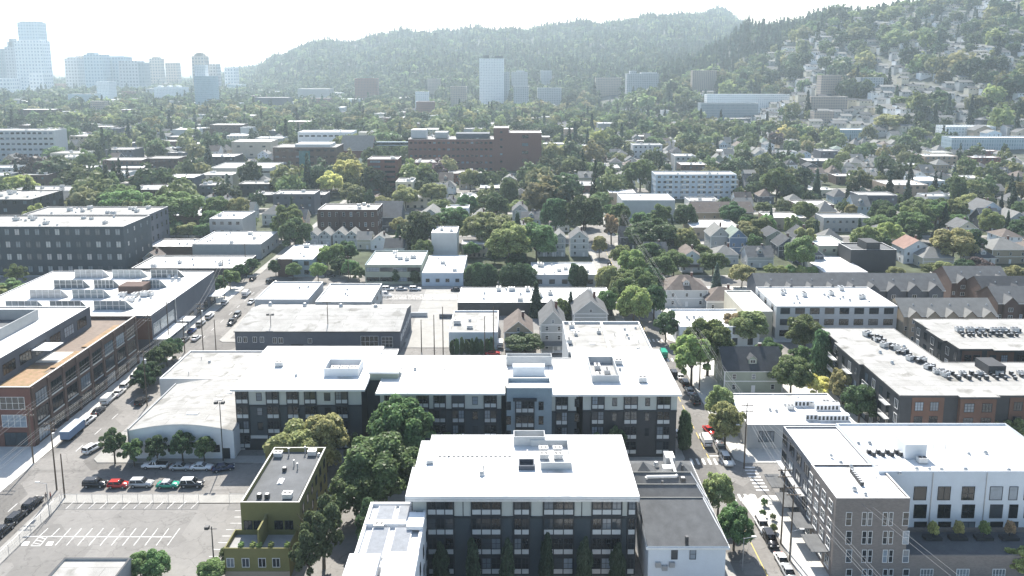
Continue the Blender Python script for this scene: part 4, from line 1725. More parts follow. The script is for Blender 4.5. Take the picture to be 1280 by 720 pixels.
def skylight_hall():
    x0, x1, y0, y1, h = -168.0, -109.0, 223.7, 274.1, 12.0
    r = thing('market_hall', (x0, y0, 0), 'building', 'broad white-roofed hall with rows of glazed saw-tooth skylights')
    W, D = x1 - x0, y1 - y0
    pts = [(0, 0), (W, 0), (W, D), (0, D)]
    flat_mass(r, pts, 0, h, 'slate_wall', 'white_roof', par=.3)
    rows_ = [(346, [(94, 136), (141, 184), (189, 230)]), (359, [(68, 112), (118, 150), (178, 208)]), (371.5, [(38, 85), (91, 138)]), (386, [(8, 56), (63, 110), (118, 166)])]
    for py, cols in rows_:
        for a, b in cols:
            qa, qb = P(a, py, h), P(b, py, h)
            xa, xb, yy = qa[0] - x0, qb[0] - x0, qa[1] - y0
            H, Dp, z = 2.9, 5.0, h - .3
            m = MB()
            m.face([(xa, yy, z), (xb - 2.2, yy, z), (xb - 2.2, yy, z + H), (xa, yy, z + H)], 1)
            m.face([(xb - 2.2, yy, z), (xb, yy + .8, z), (xb - 2.2, yy, z + H)], 1)
            m.face([(xa, yy, z + H), (xb - 2.2, yy, z + H), (xb - 1.5, yy + Dp, z + .1), (xa, yy + Dp, z + .1)], 0)
            m.face([(xb - 2.2, yy, z + H), (xb, yy + .8, z), (xb - 1.5, yy + Dp, z + .1)], 0)
            m.face([(xa, yy + Dp, z), (xa, yy, z), (xa, yy, z + H), (xa, yy + Dp, z + .1)], 0)
            n = 5
            for k in range(n + 1):
                xx = xa + (xb - 2.2 - xa) * k / n
                m.box(xx - .09, xx + .09, yy - .08, yy - .01, z, z + H, 2)
            for zz in (1.4, H - .06):
                m.box(xa, xb - 2.2, yy - .07, yy - .005, z + zz - .05, z + zz + .05, 2)
            m.build('skylight_monitor', ['white_roof', 'pale_glass', 'pale_metal'], r)
    qa, qb = P(148, 366, h), P(176, 352, h)
    MB().box(qa[0] - x0, qa[0] - x0 + 8, qa[1] - y0, qa[1] - y0 + 6, h - .299, h + 2.2).build('roof_house', ['brown_brick'], r)
    g = random.Random(5)
    for k in range(14):
        q = P(150 + g.random() * 40, 366 + g.random() * 12, h)
        unit(r, 'hvac' if k % 2 else 'fan', q[0] - x0, q[1] - y0, h - .3, g.choice((0, 1.57)), g.uniform(.8, 1.3))
    for k in range(4):
        q = P(212 + k * 4, 346 + k % 2 * 4, h)
        unit(r, 'fan', q[0] - x0, q[1] - y0, h - .3, 0, 1.6)
    rows(r, 'e', W, 1, 16, 3, [1.0, 5.5], 4.4, 3.4, 'wide', 'pale_metal', 'pale_glass')
    MB().box(W + .02, W + .3, 16.5, 17, 0, h).build('downpipe', ['metal'], r)
    MB().box(W - 5.5, W + .25, -.3, -.01, 4.6, h - .8).build('timber_panel', ['orange_wall'], r)
    rows(r, 'e', W, 20, 50, 5, [1.0], 3.2, 2.6, 'wide')
    for k, (a, b) in enumerate(((.5, 15), (17, 22), (44, 52))):
        m = MB().box(W + .02, W + 4.4, a, b, 4.2, 4.45)
        for yy in (a + .2, b - .2):
            m.tube((W + 4.1, yy, 0), (W + 4.1, yy, 4.2), .08, .08, 6)
        m.build('canopy', ['trim_white'], r)
    block(x0, x1, y0, y1)
    landmark('the skylight hall', -138, 250)


brick_building()
skylight_hall()


def fb(name, label, xl, xr, ytop, ybase, depth, wall, roof='white_roof', floors=0, s=None, e=None, w=None, units='', phrase=None, par=.5, over=0.0,
       cat='building', group=None, base=None, glass='glass', frame='trim_dark', cap='trim_white', maxh=70):
    """a building given by its front as seen in the photograph: left, right, top and foot rows; foot rests on the terrain"""
    x, y, z = G((xl + xr) / 2, ybase)
    X0, H0 = PY(xl, ytop, y)
    X1, H1 = PY(xr, ytop, y)
    h = min(maxh, max(3.0, (H0 + H1) / 2 - z))
    return building(name, label, None, h + .6, wall, roof, floors, s, e, w, par, over, cat, units, z - .6, phrase, group, cap, ground=(X0, X1, y, y + depth), base=base, glass=glass, frame=frame)


fb('apartment_building', 'dark slate four-storey apartment block standing behind the skylight hall', -50, 154, 283, 343, 24, 'blue_slate', 'pale_roof', 4,
   s=(16, 2.0, 2.6, 'double'), e=(4, 1.4, 2.0, 'sash'), units='hvac:8 fan:10', phrase='the dark slate block', glass='pale_glass')
fb('apartment_building', 'second dark slate apartment block just behind the first with longer roof', 28, 186, 268, 318, 20, 'slate_wall', 'pale_roof', 4, s=(14, 1.6, 2.2, 'double'), e=(4, 1.4, 2.2, 'sash'), units='hvac:9 fan:8', phrase='the rear slate block')
fb('apartment_building', 'near-black apartment block at the left edge behind the two slate blocks', -40, 38, 249, 285, 30, 'charcoal', 'pale_roof', 4, s=(6, 2, 2, 'double'), e=(5, 2.4, 2.6, 'double'), units='hvac:7 fan:4', phrase='the near-black block')
building('retail_building', 'white-roofed single-storey shop block with grey front wall beside the left avenue', (240, 326, 305, 289), 7, 'grey_wall', 'white_roof', units='fan:8 hvac:3', phrase='the grey-fronted shop block', e=(4, 1.6, 1.6), floors=1)
building('retail_building', 'wide low shop block with white roof and brown roof house', (164, 299, 335, 319), 5.2, 'charcoal', 'white_roof', units='fan:7 hvac:3 pipe:4', phrase='the wide low shop block', floors=1, e=(4, 2.5, 2.5, 'wide'))
building('retail_building', 'small low white roof tucked behind the wide shop block', (166, 240, 308, 298), 5.2, 'brown_brick', 'white_roof', units='fan:4')

# ------------------------------------------------------------------ right side apartments


def brick_corner_apartments():
    ox, oy, h = 54.6, 120.1, 15.0
    r = thing('apartment_building', (ox, oy, 0), 'apartment building', 'apartment building with grey brick corner, white rear wing and white roof beside the right avenue')

    def rect(a, b, c, d):
        c, d = ym(c), ym(d)
        return [(a - ox, c - oy), (b - ox, c - oy), (b - ox, d - oy), (a - ox, d - oy)]
    flat_mass(r, rect(54.6, 67.0, 115.8, 127.6), 0, h, 'grey_brick', 'white_roof', par=.35, cap='pale_metal')
    flat_mass(r, rect(54.8, 65.6, 127.6, 143.4), 0, h - .2, 'slate_wall', 'white_roof', par=.3, cap='metal')
    flat_mass(r, rect(65.6, 100, 124.4, 144.0), 0, h + .2, 'cool_white', 'white_roof', par=.35, cap='metal', wall_name='wing_wall')
    Y = 120.1
    for a, b in ((1057, 1064.5), (1077, 1083), (1084.5, 1090), (1103, 1109), (1110.5, 1116), (1128, 1136)):
        for t, bt in ((640, 657), (663.5, 680), (687, 703), (711, 727)):
            w_ = facade_window(r, Y, ox, oy, a, b, t, bt, 'sash', 'trim_white')
    for k in range(4):
        for i in range(4):
            window(r, 'w', 2.0 + i * 2.9, 0, 1.2 + 3.45 * k, 1.5, 1.9, 'pair', 'trim_white')
            MB().box(-.12, -.01, 1.1 + i * 2.9, 2.9 + i * 2.9, 1.0 + 3.45 * k, 1.18 + 3.45 * k).build('sill', ['trim_white'], r)
    for k in range(4):
        for i in range(4):
            window(r, 'w', 13.5 + i * 3.8, .2, 1.2 + 3.45 * k, 2.2, 2.1, 'double', 'trim_dark')
    Yw = ym(124.4)
    for a, b, st in ((1142, 1158, 'plain'), (1172, 1188, 'double'), (1202, 1218, 'pair'), (1237, 1253, 'plain'), (1261, 1272, 'plain'), (1280, 1296, 'plain')):
        for t, bt in ((608, 625), (630.5, 647.5), (652, 669)):
            facade_window(r, Yw, ox, oy, a, b, t, bt, st, 'trim_dark')
    for px_ in (1163, 1230):
        x_, _ = PY(px_, 630, Yw)
        MB().box(x_ - ox - .06, x_ - ox + .06, Yw - oy - .12, Yw - oy - .01, 4.6, h).build('downpipe', ['metal'], r)
    # podium with planters
    _, zp = PY(1200, 700, Y)
    zp = max(3.5, zp)
    MB().ring(rect(67.05, 100, 115.9, 124.38), inset(rect(67.05, 100, 115.9, 124.38), .3), 0, zp + .8, zp, 0, 0).build('podium_wall', ['grey_brick'], r)
    MB().face([(*p, zp) for p in inset(rect(67.05, 100, 115.9, 124.38), .3)]).build('terrace', ['dark_roof'], r)
    for a, b in ((1150, 1166), (1195, 1211), (1240, 1256)):
        facade_window(r, ym(115.9), ox, oy, a, b, 711, 726, 'wide', 'trim_white', 'pale_glass')
    for i, (px_, lf) in enumerate(((1165, 'leaf_yellow'), (1197, 'leaf_yellow'), (1229, 'leaf_bright'), (1261, 'leaf_autumn'))):
        x_, _ = PY(px_, 672, 126.0)
        MB().box(x_ - ox - 1.5, x_ - ox + 1.5, 5.2, 6.5, zp, zp + .6).build('planter', ['dark_metal'], r)
        shrub(x_, 125.9, zp + .6, 2.9, 1.7, 'oval', lf, ['first', 'second', 'third', 'fourth'][i] + ' terrace shrub from the grey brick corner, ' + ['golden yellow', 'yellow brown', 'yellow green', 'orange'][i])
    # street canopies
    for k in range(4):
        MB().box(-3.0, -.02, 1.5 + 6.8 * k, 6.6 + 6.8 * k, 3.9, 4.05).build('canopy', ['shingle_grey'], r)
    MB().box(-1.0, -.02, 13, 26, 7.4, 7.55).build('balcony', ['metal'], r)
    # roof items
    z = h - .15
    q = P(1140, 567, h)
    MB().box(q[0] - ox - 2.2, q[0] - ox + 1.8, q[1] - oy - 1.6, q[1] - oy + 2.4, z, z + 2.8).build('lift_housing', ['white_wall'], r)
    for k in range(8):
        p_ = P(1086 + k * 5.7, 566 + k % 2 * 3, h)
        unit(r, 'condenser', p_[0] - ox, p_[1] - oy, z, 0, .8)
    unit(r, 'hvac', q[0] - ox + .3, q[1] - oy - 3, z, 0, .8)
    for k in range(7):
        p_ = P(1065 + k * 2.0, 589 + k * 2.6, h)
        unit(r, 'condenser', p_[0] - ox, p_[1] - oy, z - .15, 0, .7)
    g = random.Random(9)
    for px_, py_ in ((1014, 561), (1039, 555), (1039, 569), (1051, 578), (1064, 582), (1068, 611), (1082, 617), (1097, 617), (1095, 601), (1122, 613), (1125, 591), (1146, 586), (1162, 586), (1177, 587), (1207, 587), (1232, 587), (1261, 588), (1167, 559), (1182, 560), (1196, 551), (1211, 567), (1232, 566), (1087, 554), (1103, 556), (1073, 554)):
        p_ = P(px_, py_, h)
        unit(r, g.choice(('fan', 'pipe', 'fan')), p_[0] - ox, p_[1] - oy, z - .1, 0, g.uniform(.7, 1.0))
    block(54, 101, 119, 147)
    landmark('the grey brick corner block', 61, 126)
    landmark('the white wing of the corner block', 84, 134)


def orange_apartments():
    ox, oy, h = 87.0, 163.3, 14.0
    r = thing('apartment_building', (ox, oy, 0), 'apartment building', 'L-shaped dark brown apartment building with orange wall panels and pale grey roof')
    p = [(0, 0), (56, 0), (56, 18.5), (19.2, 18.5), (19.2, 43.2), (0, 43.2)]
    jog = [(0, 0), (13, 0), (13, -.9), (21, -.9), (21, 0), (56, 0), (56, 18.5), (19.2, 18.5), (19.2, 43.2), (0, 43.2), (0, 32), (-1.0, 32), (-1.0, 18), (0, 18)]
    MB().prism(p, 0, h - .5, top=False, bottom=False).build('wall', ['charcoal'], r)
    o = inset(jog, -.5)
    m = MB().prism(o, h - .5, h - .1, 1, 0)
    m.ring(inset(o, .02), inset(o, .2), h - .1, h, h - .099, 1, 0)
    m.build('roof', ['pale_roof', 'dark_metal'], r)
    MB().box(-1.0, -.002, 18, 32, 0, h - .52).build('side_bay', ['charcoal'], r)
    MB().box(13, 21, -.9, -.002, 0, h - .52).build('front_bay', ['orange_wall'], r)
    for a, b, z0, z1 in ((2.6, 9.8, 7.2, h - .55), (2.6, 9.8, 0.3, 6.9), (24.5, 32, 7.0, h - .55), (35.5, 42, 3.6, h - .55)):
        MB().box(a, b, -.16, -.004, z0, z1).build('orange_panel', ['orange_wall'], r)
    for z in (10.2, 6.8, 3.6, .5):
        for x_ in (4.2, 7.6, 26.4, 29.8, 37, 40):
            window(r, 's', x_, -.16, z, 1.9, 2.1, 'grid', 'trim_dark')
        for x_ in (15, 19):
            window(r, 's', x_, -.9, z, 2.2, 2.1, 'grid', 'trim_dark')
    for z in (10.0, 6.6, 3.4, .5):
        for k in range(12):
            y_ = 1.6 + k * 3.7
            window(r, 'w', y_, -1.0 if 18 < y_ < 33 else 0, z, 1.5, 2.2, 'double', 'trim_white' if k % 3 == 0 else 'trim_dark')
    for k in range(5):
        for z in (3.3, 6.5, 9.9):
            y_ = 4 + k * 9
            off = -1.0 if 17 < y_ < 33 else 0
            b = MB().box(off - 1.3, off - .02, y_, y_ + 3.2, z - .35, z - .2)
            for yy in np.linspace(y_ + .05, y_ + 3.15, 9):
                b.box(off - 1.28, off - 1.24, yy - .02, yy + .02, z - .2, z + .8)
            b.box(off - 1.3, off - 1.22, y_, y_ + 3.2, z + .8, z + .86)
            b.build('balcony', ['pale_metal'], r)
    MB().box(19.205, 19.3, 20, 43, 0, h - .6).build('courtyard_wall', ['charcoal'], r)
    z = h - .1
    g = random.Random(3)
    for i in range(46):
        t = i / 46
        px_, py_ = 1085 + 100 * t + g.uniform(-3, 3), 419 + 52 * t + g.uniform(-3, 3)
        q = P(px_, py_, h)
        if 0 < q[0] - ox < 55:
            unit(r, 'condenser' if i % 5 else 'hvac', q[0] - ox, q[1] - oy, z, g.choice((0, .5)), g.uniform(.7, 1.05))
    for i in range(26):
        q = P(1178 + 100 * i / 25 + g.uniform(-2, 2), 468 + (i % 3) * 3, h)
        unit(r, 'condenser' if i % 6 else 'hvac', q[0] - ox, q[1] - oy, z, 0, g.uniform(.7, 1.0))
    q = P(1240, 466, h)
    MB().box(q[0] - ox - 1.5, q[0] - ox + 2.6, q[1] - oy - 1, q[1] - oy + 4.5, z, z + 2.2).build('lift_housing', ['charcoal'], r)
    for px_, py_ in ((1100, 441), (1115, 454), (1130, 434)):
        q = P(px_, py_, h)
        unit(r, 'fan', q[0] - ox, q[1] - oy, z)
    block(85, 144, 160, 207)
    landmark('the orange-panelled apartments', 97, 180)


def orange_rear():
    ox, oy, h = 116.6, 191.6, 14.0
    r = thing('apartment_building', (ox, oy, 0), 'apartment building', 'smaller dark apartment block with pale roof behind the orange-panelled building')
    p = [(0, 0), (44, 0), (44, 23), (0, 23)]
    MB().prism(p, 0, h - .5, top=False, bottom=False).build('wall', ['charcoal'], r)
    o = inset([(0, 0), (8.5, 0), (8.5, -1), (20, -1), (20, 0), (44, 0), (44, 23), (0, 23), (0, 14), (-.9, 14), (-.9, 6), (0, 6)], -.5)
    m = MB().prism(o, h - .5, h - .1, 1, 0)
    m.ring(inset(o, .02), inset(o, .2), h - .1, h, h - .099, 1, 0)
    m.build('roof', ['pale_roof', 'dark_metal'], r)
    for a, b in ((.5, 5.6), (7, 14)):
        MB().box(a, b, -.16, -.004, 6.6, h - .6).build('orange_panel', ['orange_wall'], r)
    for z in (10.2, 6.8):
        for x_ in (2, 4.3, 8.5, 11.5, 16, 19, 23):
            window(r, 's', x_, -.16, z, 1.7, 2.0, 'grid', 'trim_dark')
    for z in (10, 6.6, 3.2):
        for k in range(6):
            window(r, 'w', 2 + k * 3.7, 0, z, 1.5, 2.2, 'double', 'trim_white' if k % 2 else 'trim_dark')
    g = random.Random(8)
    for i in range(34):
        q = P(1200 + 75 * i / 33 + g.uniform(-2, 2), 414 + (i % 3) * 3, h)
        unit(r, 'condenser' if i % 6 else 'hvac', q[0] - ox, q[1] - oy, h - .1, 0, g.uniform(.7, 1.0))
    block(115, 161, 190, 214)
    landmark('the dark rear apartments', 135, 200)


brick_corner_apartments()
orange_apartments()
orange_rear()
building('school_building', 'long pale grey three-storey building with white roof and dark window bands', None, 11, 'light_grey_wall', 'white_roof', 3, ground=(84.0, 122.4, 235.9, 257.4),
         s=(8, 3.0, 2.0, 'wide'), w=(3, 1.6, 2.0), units='hvac:7 fan:12 skylight:4', phrase='the long pale grey building', par=.3)
building('retail_building', 'low white roof crowded with ducts beside the row of round trees', None, 6, 'grey_wall', 'white_roof', ground=(53.6, 78.6, 165.0, 181.9), units='fan:4 pipe:6', phrase='the low duct-covered roof', par=.3, floors=1, s=(3, 3.5, 2.6, 'wide'))
building('retail_building', 'flat white-roofed two-storey building behind the green dormered house', (850, 950, 408, 386), 7, 'cool_white', 'white_roof', 2, s=(5, 1.6, 2.2, 'sash'), w=(3, 1.4, 2, 'sash'), units='fan:3 pipe:2 hvac:1', phrase='the white two-storey shop')

# ducts and units on the duct-covered roof
_duct = [o for o in C.objects if o.get('label', '').startswith('low white roof crowded')][0]
for a, b, yy in ((993, 1017, 507), (1020, 1050, 512), (1022, 1062, 525), (1007, 1022, 524)):
    q, p_ = P(a, yy, 6), P(b, yy, 6)
    m = MB().box(q[0] - 53.6, p_[0] - 53.6, q[1] - 165.0, q[1] - 165.0 + 1.3, 5.7, 7.2)
    n = int((p_[0] - q[0]) / .9)
    for k in range(n):
        m.box(q[0] - 53.6 + .2 + k * .9, q[0] - 53.6 + .7 + k * .9, q[1] - 165.0 - .04, q[1] - 165.0 - .005, 6.0, 6.9, 1)
    m.build('duct', ['white_wall', 'dark_metal'], _duct)
for px_, py_ in ((988, 510), (1014, 506), (1032, 504), (1044, 506)):
    q = P(px_, py_, 6)
    unit(_duct, 'hvac', q[0] - 53.6, q[1] - 165.0, 5.7, 0, .8)

# ------------------------------------------------------------------ middle distance, centre
building('shop', 'small white flat-roofed shop with a row of clipped cypresses before it', (561, 622, 415, 388), 5.5, 'cool_white', 'pale_roof', 1, s=(4, 1.6, 1.6), phrase='the cypress-fronted shop', units='hvac:2 fan:1', par=.5)
building('retail_building', 'long low white roof running behind the small cypress-fronted shop', (572, 766, 378, 359), 5, 'charcoal', 'white_roof', units='hvac:10 fan:6', phrase='the long low white roof', par=.3)
building('office_building', 'grey green two-storey office with three columnar trees before it', (456, 527, 331, 313), 8, 'sage_wall', 'white_roof', 2, s=(4, 5.2, 1.7, 'wide'), units='hvac:5 fan:2', phrase='the grey green office', par=.6, cap='teal_grey')
building('shop', 'pale blue shop with white roof beside the grey green office', (527, 579, 341, 319), 5.4, 'pale_blue', 'white_roof', 1, s=(4, 1.5, 1.4, 'double'), units='fan:2 hvac:2', phrase='the pale blue shop', par=.3)
r_, X0, X1, Y0, Y1 = building('shop', 'corner shop half red brick and half teal grey with white roof', (347, 391, 324, 306), 7.5, 'teal_grey', 'white_roof', 2, s=(3, 2.0, 1.8, 'double'), units='fan:2 hvac:1', phrase='the brick and teal corner shop', par=.3)
MB().box(-.1, (X1 - X0) * .42, -.12, -.005, 0, 7.6).build('brick_front', ['brown_brick'], r_)
r_, X0, X1, Y0, Y1 = fb('apartment_building', 'dark brown brick apartment building with projecting bays and grey roof', 397, 471, 262, 298, 17, 'brown_brick', 'pale_roof', 3, s=(8, 1.2, 2.2, 'sash'), e=(3, 1.2, 2, 'sash'), units='hvac:4', phrase='the brown brick bay building', frame='trim_white')
for k in range(4):
    xx = (X1 - X0) * (.02 + .32 * k)
    MB().box(xx - .8, xx + .9, -.7, -.005, 0, 13.4).build('bay', ['brown_brick'], r_)
fb('apartment_building', 'tall windowless pale block with stepped white roof', 539, 571, 291, 329, 14, 'light_grey_wall', 'white_roof', units='hvac:2', phrase='the windowless pale block')
fb('house', 'boxy beige two-storey building with white roof left of the tall trees', 577, 609, 305, 322, 9, 'beige_wall', 'white_roof', 2, s=(5, 1.0, 1.5, 'sash'), phrase='the boxy beige building', cat='building')
fb('apartment_building', 'modern white and charcoal building with rust coloured roof', 557, 586, 260, 284, 10, 'cool_white', 'grey_roof', 3, s=(3, 1.5, 2.0), phrase='the white and charcoal building')
fb('retail_building', 'beige brick building with plain front and white roof in the tree gap', 778, 844, 250, 276, 22, 'light_grey_wall', 'white_roof', 2, e=(4, 1.6, 1.5), units='fan:3', phrase='the plain grey-fronted hall')
fb('retail_building', 'small tan building with white roof behind the plain grey-fronted hall', 762, 795, 241, 262, 14, 'tan_wall', 'white_roof', units='fan:2')
fb('retail_building', 'white-roofed shop covered in units between dark columnar trees', 665, 747, 343, 358, 19, 'light_grey_wall', 'white_roof', 1, s=(5, 2.2, 1.8), units='hvac:8 fan:6', phrase='the unit-covered shop')
fb('apartment_building', 'pale blue five-storey apartment building with white balconies', 820, 921, 218, 249, 16, 'pale_blue', 'pale_roof', 5, s=(14, 2.0, 1.5, 'double'), w=(4, 1.3, 1.5, 'plain'), units='fan:5 hvac:2', phrase='the pale blue apartments', frame='trim_white')
_pb = [o for o in C.objects if o.get('label', '').startswith('pale blue five-storey')][0]
for k in range(5):
    for f in range(1, 5):
        m = MB().box(6 + k * 10.5, 10.5 + k * 10.5, -1.4, -.02, f * 3.3, f * 3.3 + .15)
        m.box(6 + k * 10.5, 10.5 + k * 10.5, -1.4, -1.34, f * 3.3 + .15, f * 3.3 + 1.0)
        m.build('balcony', ['trim_white'], _pb)
building('retail_building', 'small white-roofed building with tan wall left of the gabled pair', (865, 925, 284, 274), 6, 'tan_wall', 'white_roof', ground=None, floors=1, s=(4, 1.2, 1.4), phrase='the tan white-roofed building')
building('shop', 'white flat building right of the brown hip-roofed house', (945, 1004, 366, 352), 9, 'cream_wall', 'white_roof', ground=(74, 83.2, 236.9, 259.8), floors=0)
# right middle
building('apartment_building', 'flat white building with pale grey curved wall above the townhouses', (1024, 1062, 307, 294), 8, 'sage_wall', 'white_roof', 2, s=(3, 1.2, 1.2), phrase='the pale sage building')
r_, X0, X1, Y0, Y1 = fb('house', 'modern black box house with stepped roofs', 1064, 1121, 312, 340, 13, 'charcoal', 'dark_roof', phrase='the black box house', cat='house')
MB().box(.34 * (X1 - X0), .64 * (X1 - X0), .5, 9, 3, 13.2).build('upper_block', ['charcoal'], r_)
building('retail_building', 'low white roof strip in front of the black box house', (1030, 1085, 340, 320), 4, 'grey_wall', 'white_roof', phrase='the white roof strip', par=.2)
fb('apartment_building', 'long grey roofed two-storey apartments above the pale sage building', 1030, 1088, 272, 290, 12, 'grey_wall', 'grey_roof', 2, s=(7, 1.2, 1.3), phrase='the long grey apartments')
fb('apartment_building', 'white-roofed low apartments behind a dark cypress', 960, 1008, 272, 287, 16, 'tan_wall', 'white_roof', 1, s=(5, 1.3, 1.2), phrase='the low white-roofed apartments')
fb('apartment_building', 'white-roofed brick apartments left of the olive tree crown', 998, 1043, 256, 272, 16, 'brown_brick', 'white_roof', 1, s=(5, 1.3, 1.2))
fb('house', 'pale flat-roofed house with chimneys behind the plum coloured tree', 1075, 1122, 244, 262, 14, 'slate_wall', 'pale_roof', 2, s=(5, 1.6, 1.4), cat='house')
fb('apartment_building', 'white roofed cream building at the upper right of the houses', 1150, 1182, 226, 240, 22, 'cool_white', 'white_roof', 2, s=(5, 1.3, 1.2))


def townhouses(x0, x1, y, d, h, n, wall, roof, label, phrase=None, gables=True):
    """one terrace: long ridge with a row of small front gables"""
    r = thing('townhouse_row', (x0, y, 0), 'townhouses', label)
    W = x1 - x0
    rise = d * .32
    m = MB().prism([(0, 0), (W, 0), (W, d), (0, d)], 0, h, top=False, bottom=False)
    for x_ in (0, W):
        f = [(x_, 0, h), (x_, d, h), (x_, d / 2, h + rise)]
        m.face(f if x_ else list(reversed(f)))
    m.build('wall', [wall], r)
    rm = MB()
    rm.face([(-.4, -.5, h - .25), (W + .4, -.5, h - .25), (W + .4, d / 2, h + rise), (-.4, d / 2, h + rise)])
    rm.face([(W + .4, d + .5, h - .25), (-.4, d + .5, h - .25), (-.4, d / 2, h + rise), (W + .4, d / 2, h + rise)])
    rm.face([(-.4, -.5, h - .45), (W + .4, -.5, h - .45), (W + .4, -.5, h - .25), (-.4, -.5, h - .25)], 1)
    ro = rm.build('roof', [roof, 'trim_white'], r)
    u = W / n
    for k in range(n):
        cx = u * (k + .5)
        hw = u * .3
        g = hw * .95
        yb = d * .42
        if gables:
            mg = MB()
            mg.face([(cx - hw, -1.1, 0), (cx + hw, -1.1, 0), (cx + hw, -1.1, h), (cx, -1.1, h + g), (cx - hw, -1.1, h)], 0)
            mg.face([(cx - hw, -.01, 0), (cx - hw, -1.1, 0), (cx - hw, -1.1, h), (cx - hw, -.01, h)], 0)
            mg.face([(cx + hw, -1.1, 0), (cx + hw, -.01, 0), (cx + hw, -.01, h), (cx + hw, -1.1, h)], 0)
            e = .35
            mg.face([(cx - hw - e, -1.5, h - e * .9), (cx, -1.5, h + g + .08), (cx, yb, h + g + .08), (cx - hw - e, yb, h - e * .9)][::-1], 1)
            mg.face([(cx + hw + e, -1.5, h - e * .9), (cx + hw + e, yb, h - e * .9), (cx, yb, h + g + .08), (cx, -1.5, h + g + .08)][::-1], 1)
            mg.build('front_gable', [wall, roof], r)
            for z in (1.0, 4.0, 6.6):
                if z + 1.4 < h + .4:
                    window(r, 's', cx, -1.1, z, 1.5, 1.4, 'double', 'trim_white')
        window(r, 's', u * k + .6 if k else .9, 0, 4.0, .9, 1.4, 'sash', 'trim_white')
        unit(ro, 'fan', cx + hw * .9, d * .3, h + rise * .55, 0, .6)
    if y > 0:
        for z in (1.2, 4.2):
            for k in range(2):
                window(r, 'e', d * (.3 + .4 * k), W, z, 1.1, 1.4, 'sash', 'trim_white')
    block(x0, x1, y, y + d)
    if phrase:
        landmark(phrase, (x0 + x1) / 2, y + d / 2)


def rowpx(xl, xr, ye, h):
    a, b = P(xl, ye, h), P(xr, ye, h)
    return a[0], b[0], a[1]


a, b, c = rowpx(948, 1180, 362, 9.5)
townhouses(a, b, c, 13, 9.5, 9, 'slate_wall', 'shingle_grey', 'long row of dark townhouses with grey roofs behind the long pale grey building', 'the long townhouse row')
a, b, c = rowpx(1130, 1246, 394, 9)
townhouses(a, b, c, 12, 9, 5, 'tan_wall', 'shingle_pale', 'short row of tan townhouses behind the dark rear apartments', 'the tan townhouse row')
a, b, c = rowpx(1248, 1330, 378, 9.5)
townhouses(a, b, c, 12, 9.5, 3, 'brown_brick', 'shingle_grey', 'brown townhouses at the right edge with steep grey roofs', 'the brown edge townhouses')
a, b, c = rowpx(1190, 1262, 352, 9)
townhouses(a, b, c, 13, 9, 3, 'brown_brick', 'shingle_grey', 'brick townhouses with broad grey roof right of the long townhouse row', 'the brick townhouses')
a, b, c = rowpx(1224, 1330, 361, 9)
townhouses(a, b, c - 3, 12, 9, 4, 'brown_brick', 'shingle_dark', 'dark roofed townhouses at the right edge behind the brown ones')
a, b, c = rowpx(867, 942, 265, 7.5)
townhouses(a, b, c, 14, 7.5, 6, 'tan_wall', 'shingle_brown', 'row of tan brick townhouses with brown roof below the pale blue apartments', 'the tan brick row', gables=False)


def vhouse(px, pyb, w, d, h, **k):
    x, y, z = G(px, pyb)
    lab = k.pop('label')
    ph = k.pop('phrase', None)
    r = house(x, y, z, w, d, h, label=lab, **k)
    if ph:
        landmark(ph, x, y + d / 2)
    return r


vhouse(648, 437, 8.4, 12, 5.6, pitch=.8, ridge='y', wall='tan_wall', roof='shingle_brown', label='tan house with brown gabled roof left of the tall grey gabled house', phrase='the tan gabled house', porch=True)
vhouse(691, 440, 7.4, 12, 8.8, pitch=1.1, ridge='y', wall='grey_wall', roof='shingle_grey', label='tall grey three-storey gabled house with white trim and columned porch', phrase='the tall grey gabled house', porch=True, floors=3)
vhouse(738, 420, 10.5, 12, 7.6, pitch=.8, ridge='y', wall='grey_wall', roof='shingle_grey', label='broad grey gabled house half hidden behind the rear wing of the long complex', phrase='the half hidden grey house', floors=3)
vhouse(941, 491, 15.5, 10.5, 6.4, pitch=.85, ridge='x', wall='sage_wall', roof='shingle_dark', dormer=True, label='sage green house with dark roof and white trimmed dormer', phrase='the green dormered house')
vhouse(858, 384, 15, 12, 6.6, pitch=.62, ridge='x', hip=True, wall='light_grey_wall', roof='shingle_brown', dormer=True, label='large pale house with brown hipped roof beside the blue spruce', phrase='the brown hip-roofed house')
vhouse(906, 389, 13, 11, 4.0, pitch=.6, ridge='x', hip=True, wall='grey_wall', roof='shingle_brown', label='single-storey house with brown hipped roof beside the white two-storey shop', phrase='the low brown-roofed house')
vhouse(1003, 330, 9, 11, 6, pitch=.75, ridge='y', wall='slate_wall', roof='shingle_grey', label='dark house with grey gable behind the long townhouse row')
for i, px_ in enumerate((677, 688.5, 700)):
    vhouse(px_, 321, 4.4, 10, 9.0, pitch=.9, ridge='y', wall='grey_wall', roof='shingle_pale', chimney=False, label=['left', 'middle', 'right'][i] + ' one of three joined grey gables with white windows', phrase='the triple gables' if i == 1 else None, floors=3)
vhouse(724, 321, 8.0, 10, 8.6, pitch=.8, ridge='y', wall='light_grey_wall', roof='shingle_grey', label='pale grey house with dark gable window right of the triple gables', phrase='the lone pale gable', floors=3)
for i, (px_, yb) in enumerate(((390, 308), (406, 307.5), (424, 307), (440, 308))):
    vhouse(px_, yb, 5.6, 9, 5.4, pitch=.8, ridge='y', wall='light_grey_wall', roof='shingle_pale', chimney=False, label=['first', 'second', 'third', 'fourth'][i] + ' pale cottage from the left in front of the brown brick bay building', phrase='the pale cottages' if i == 1 else None)
vhouse(455, 312, 6.5, 8, 5, pitch=.7, ridge='x', wall='cream_wall', roof='shingle_pale', label='cream cottage right of the four pale cottages')
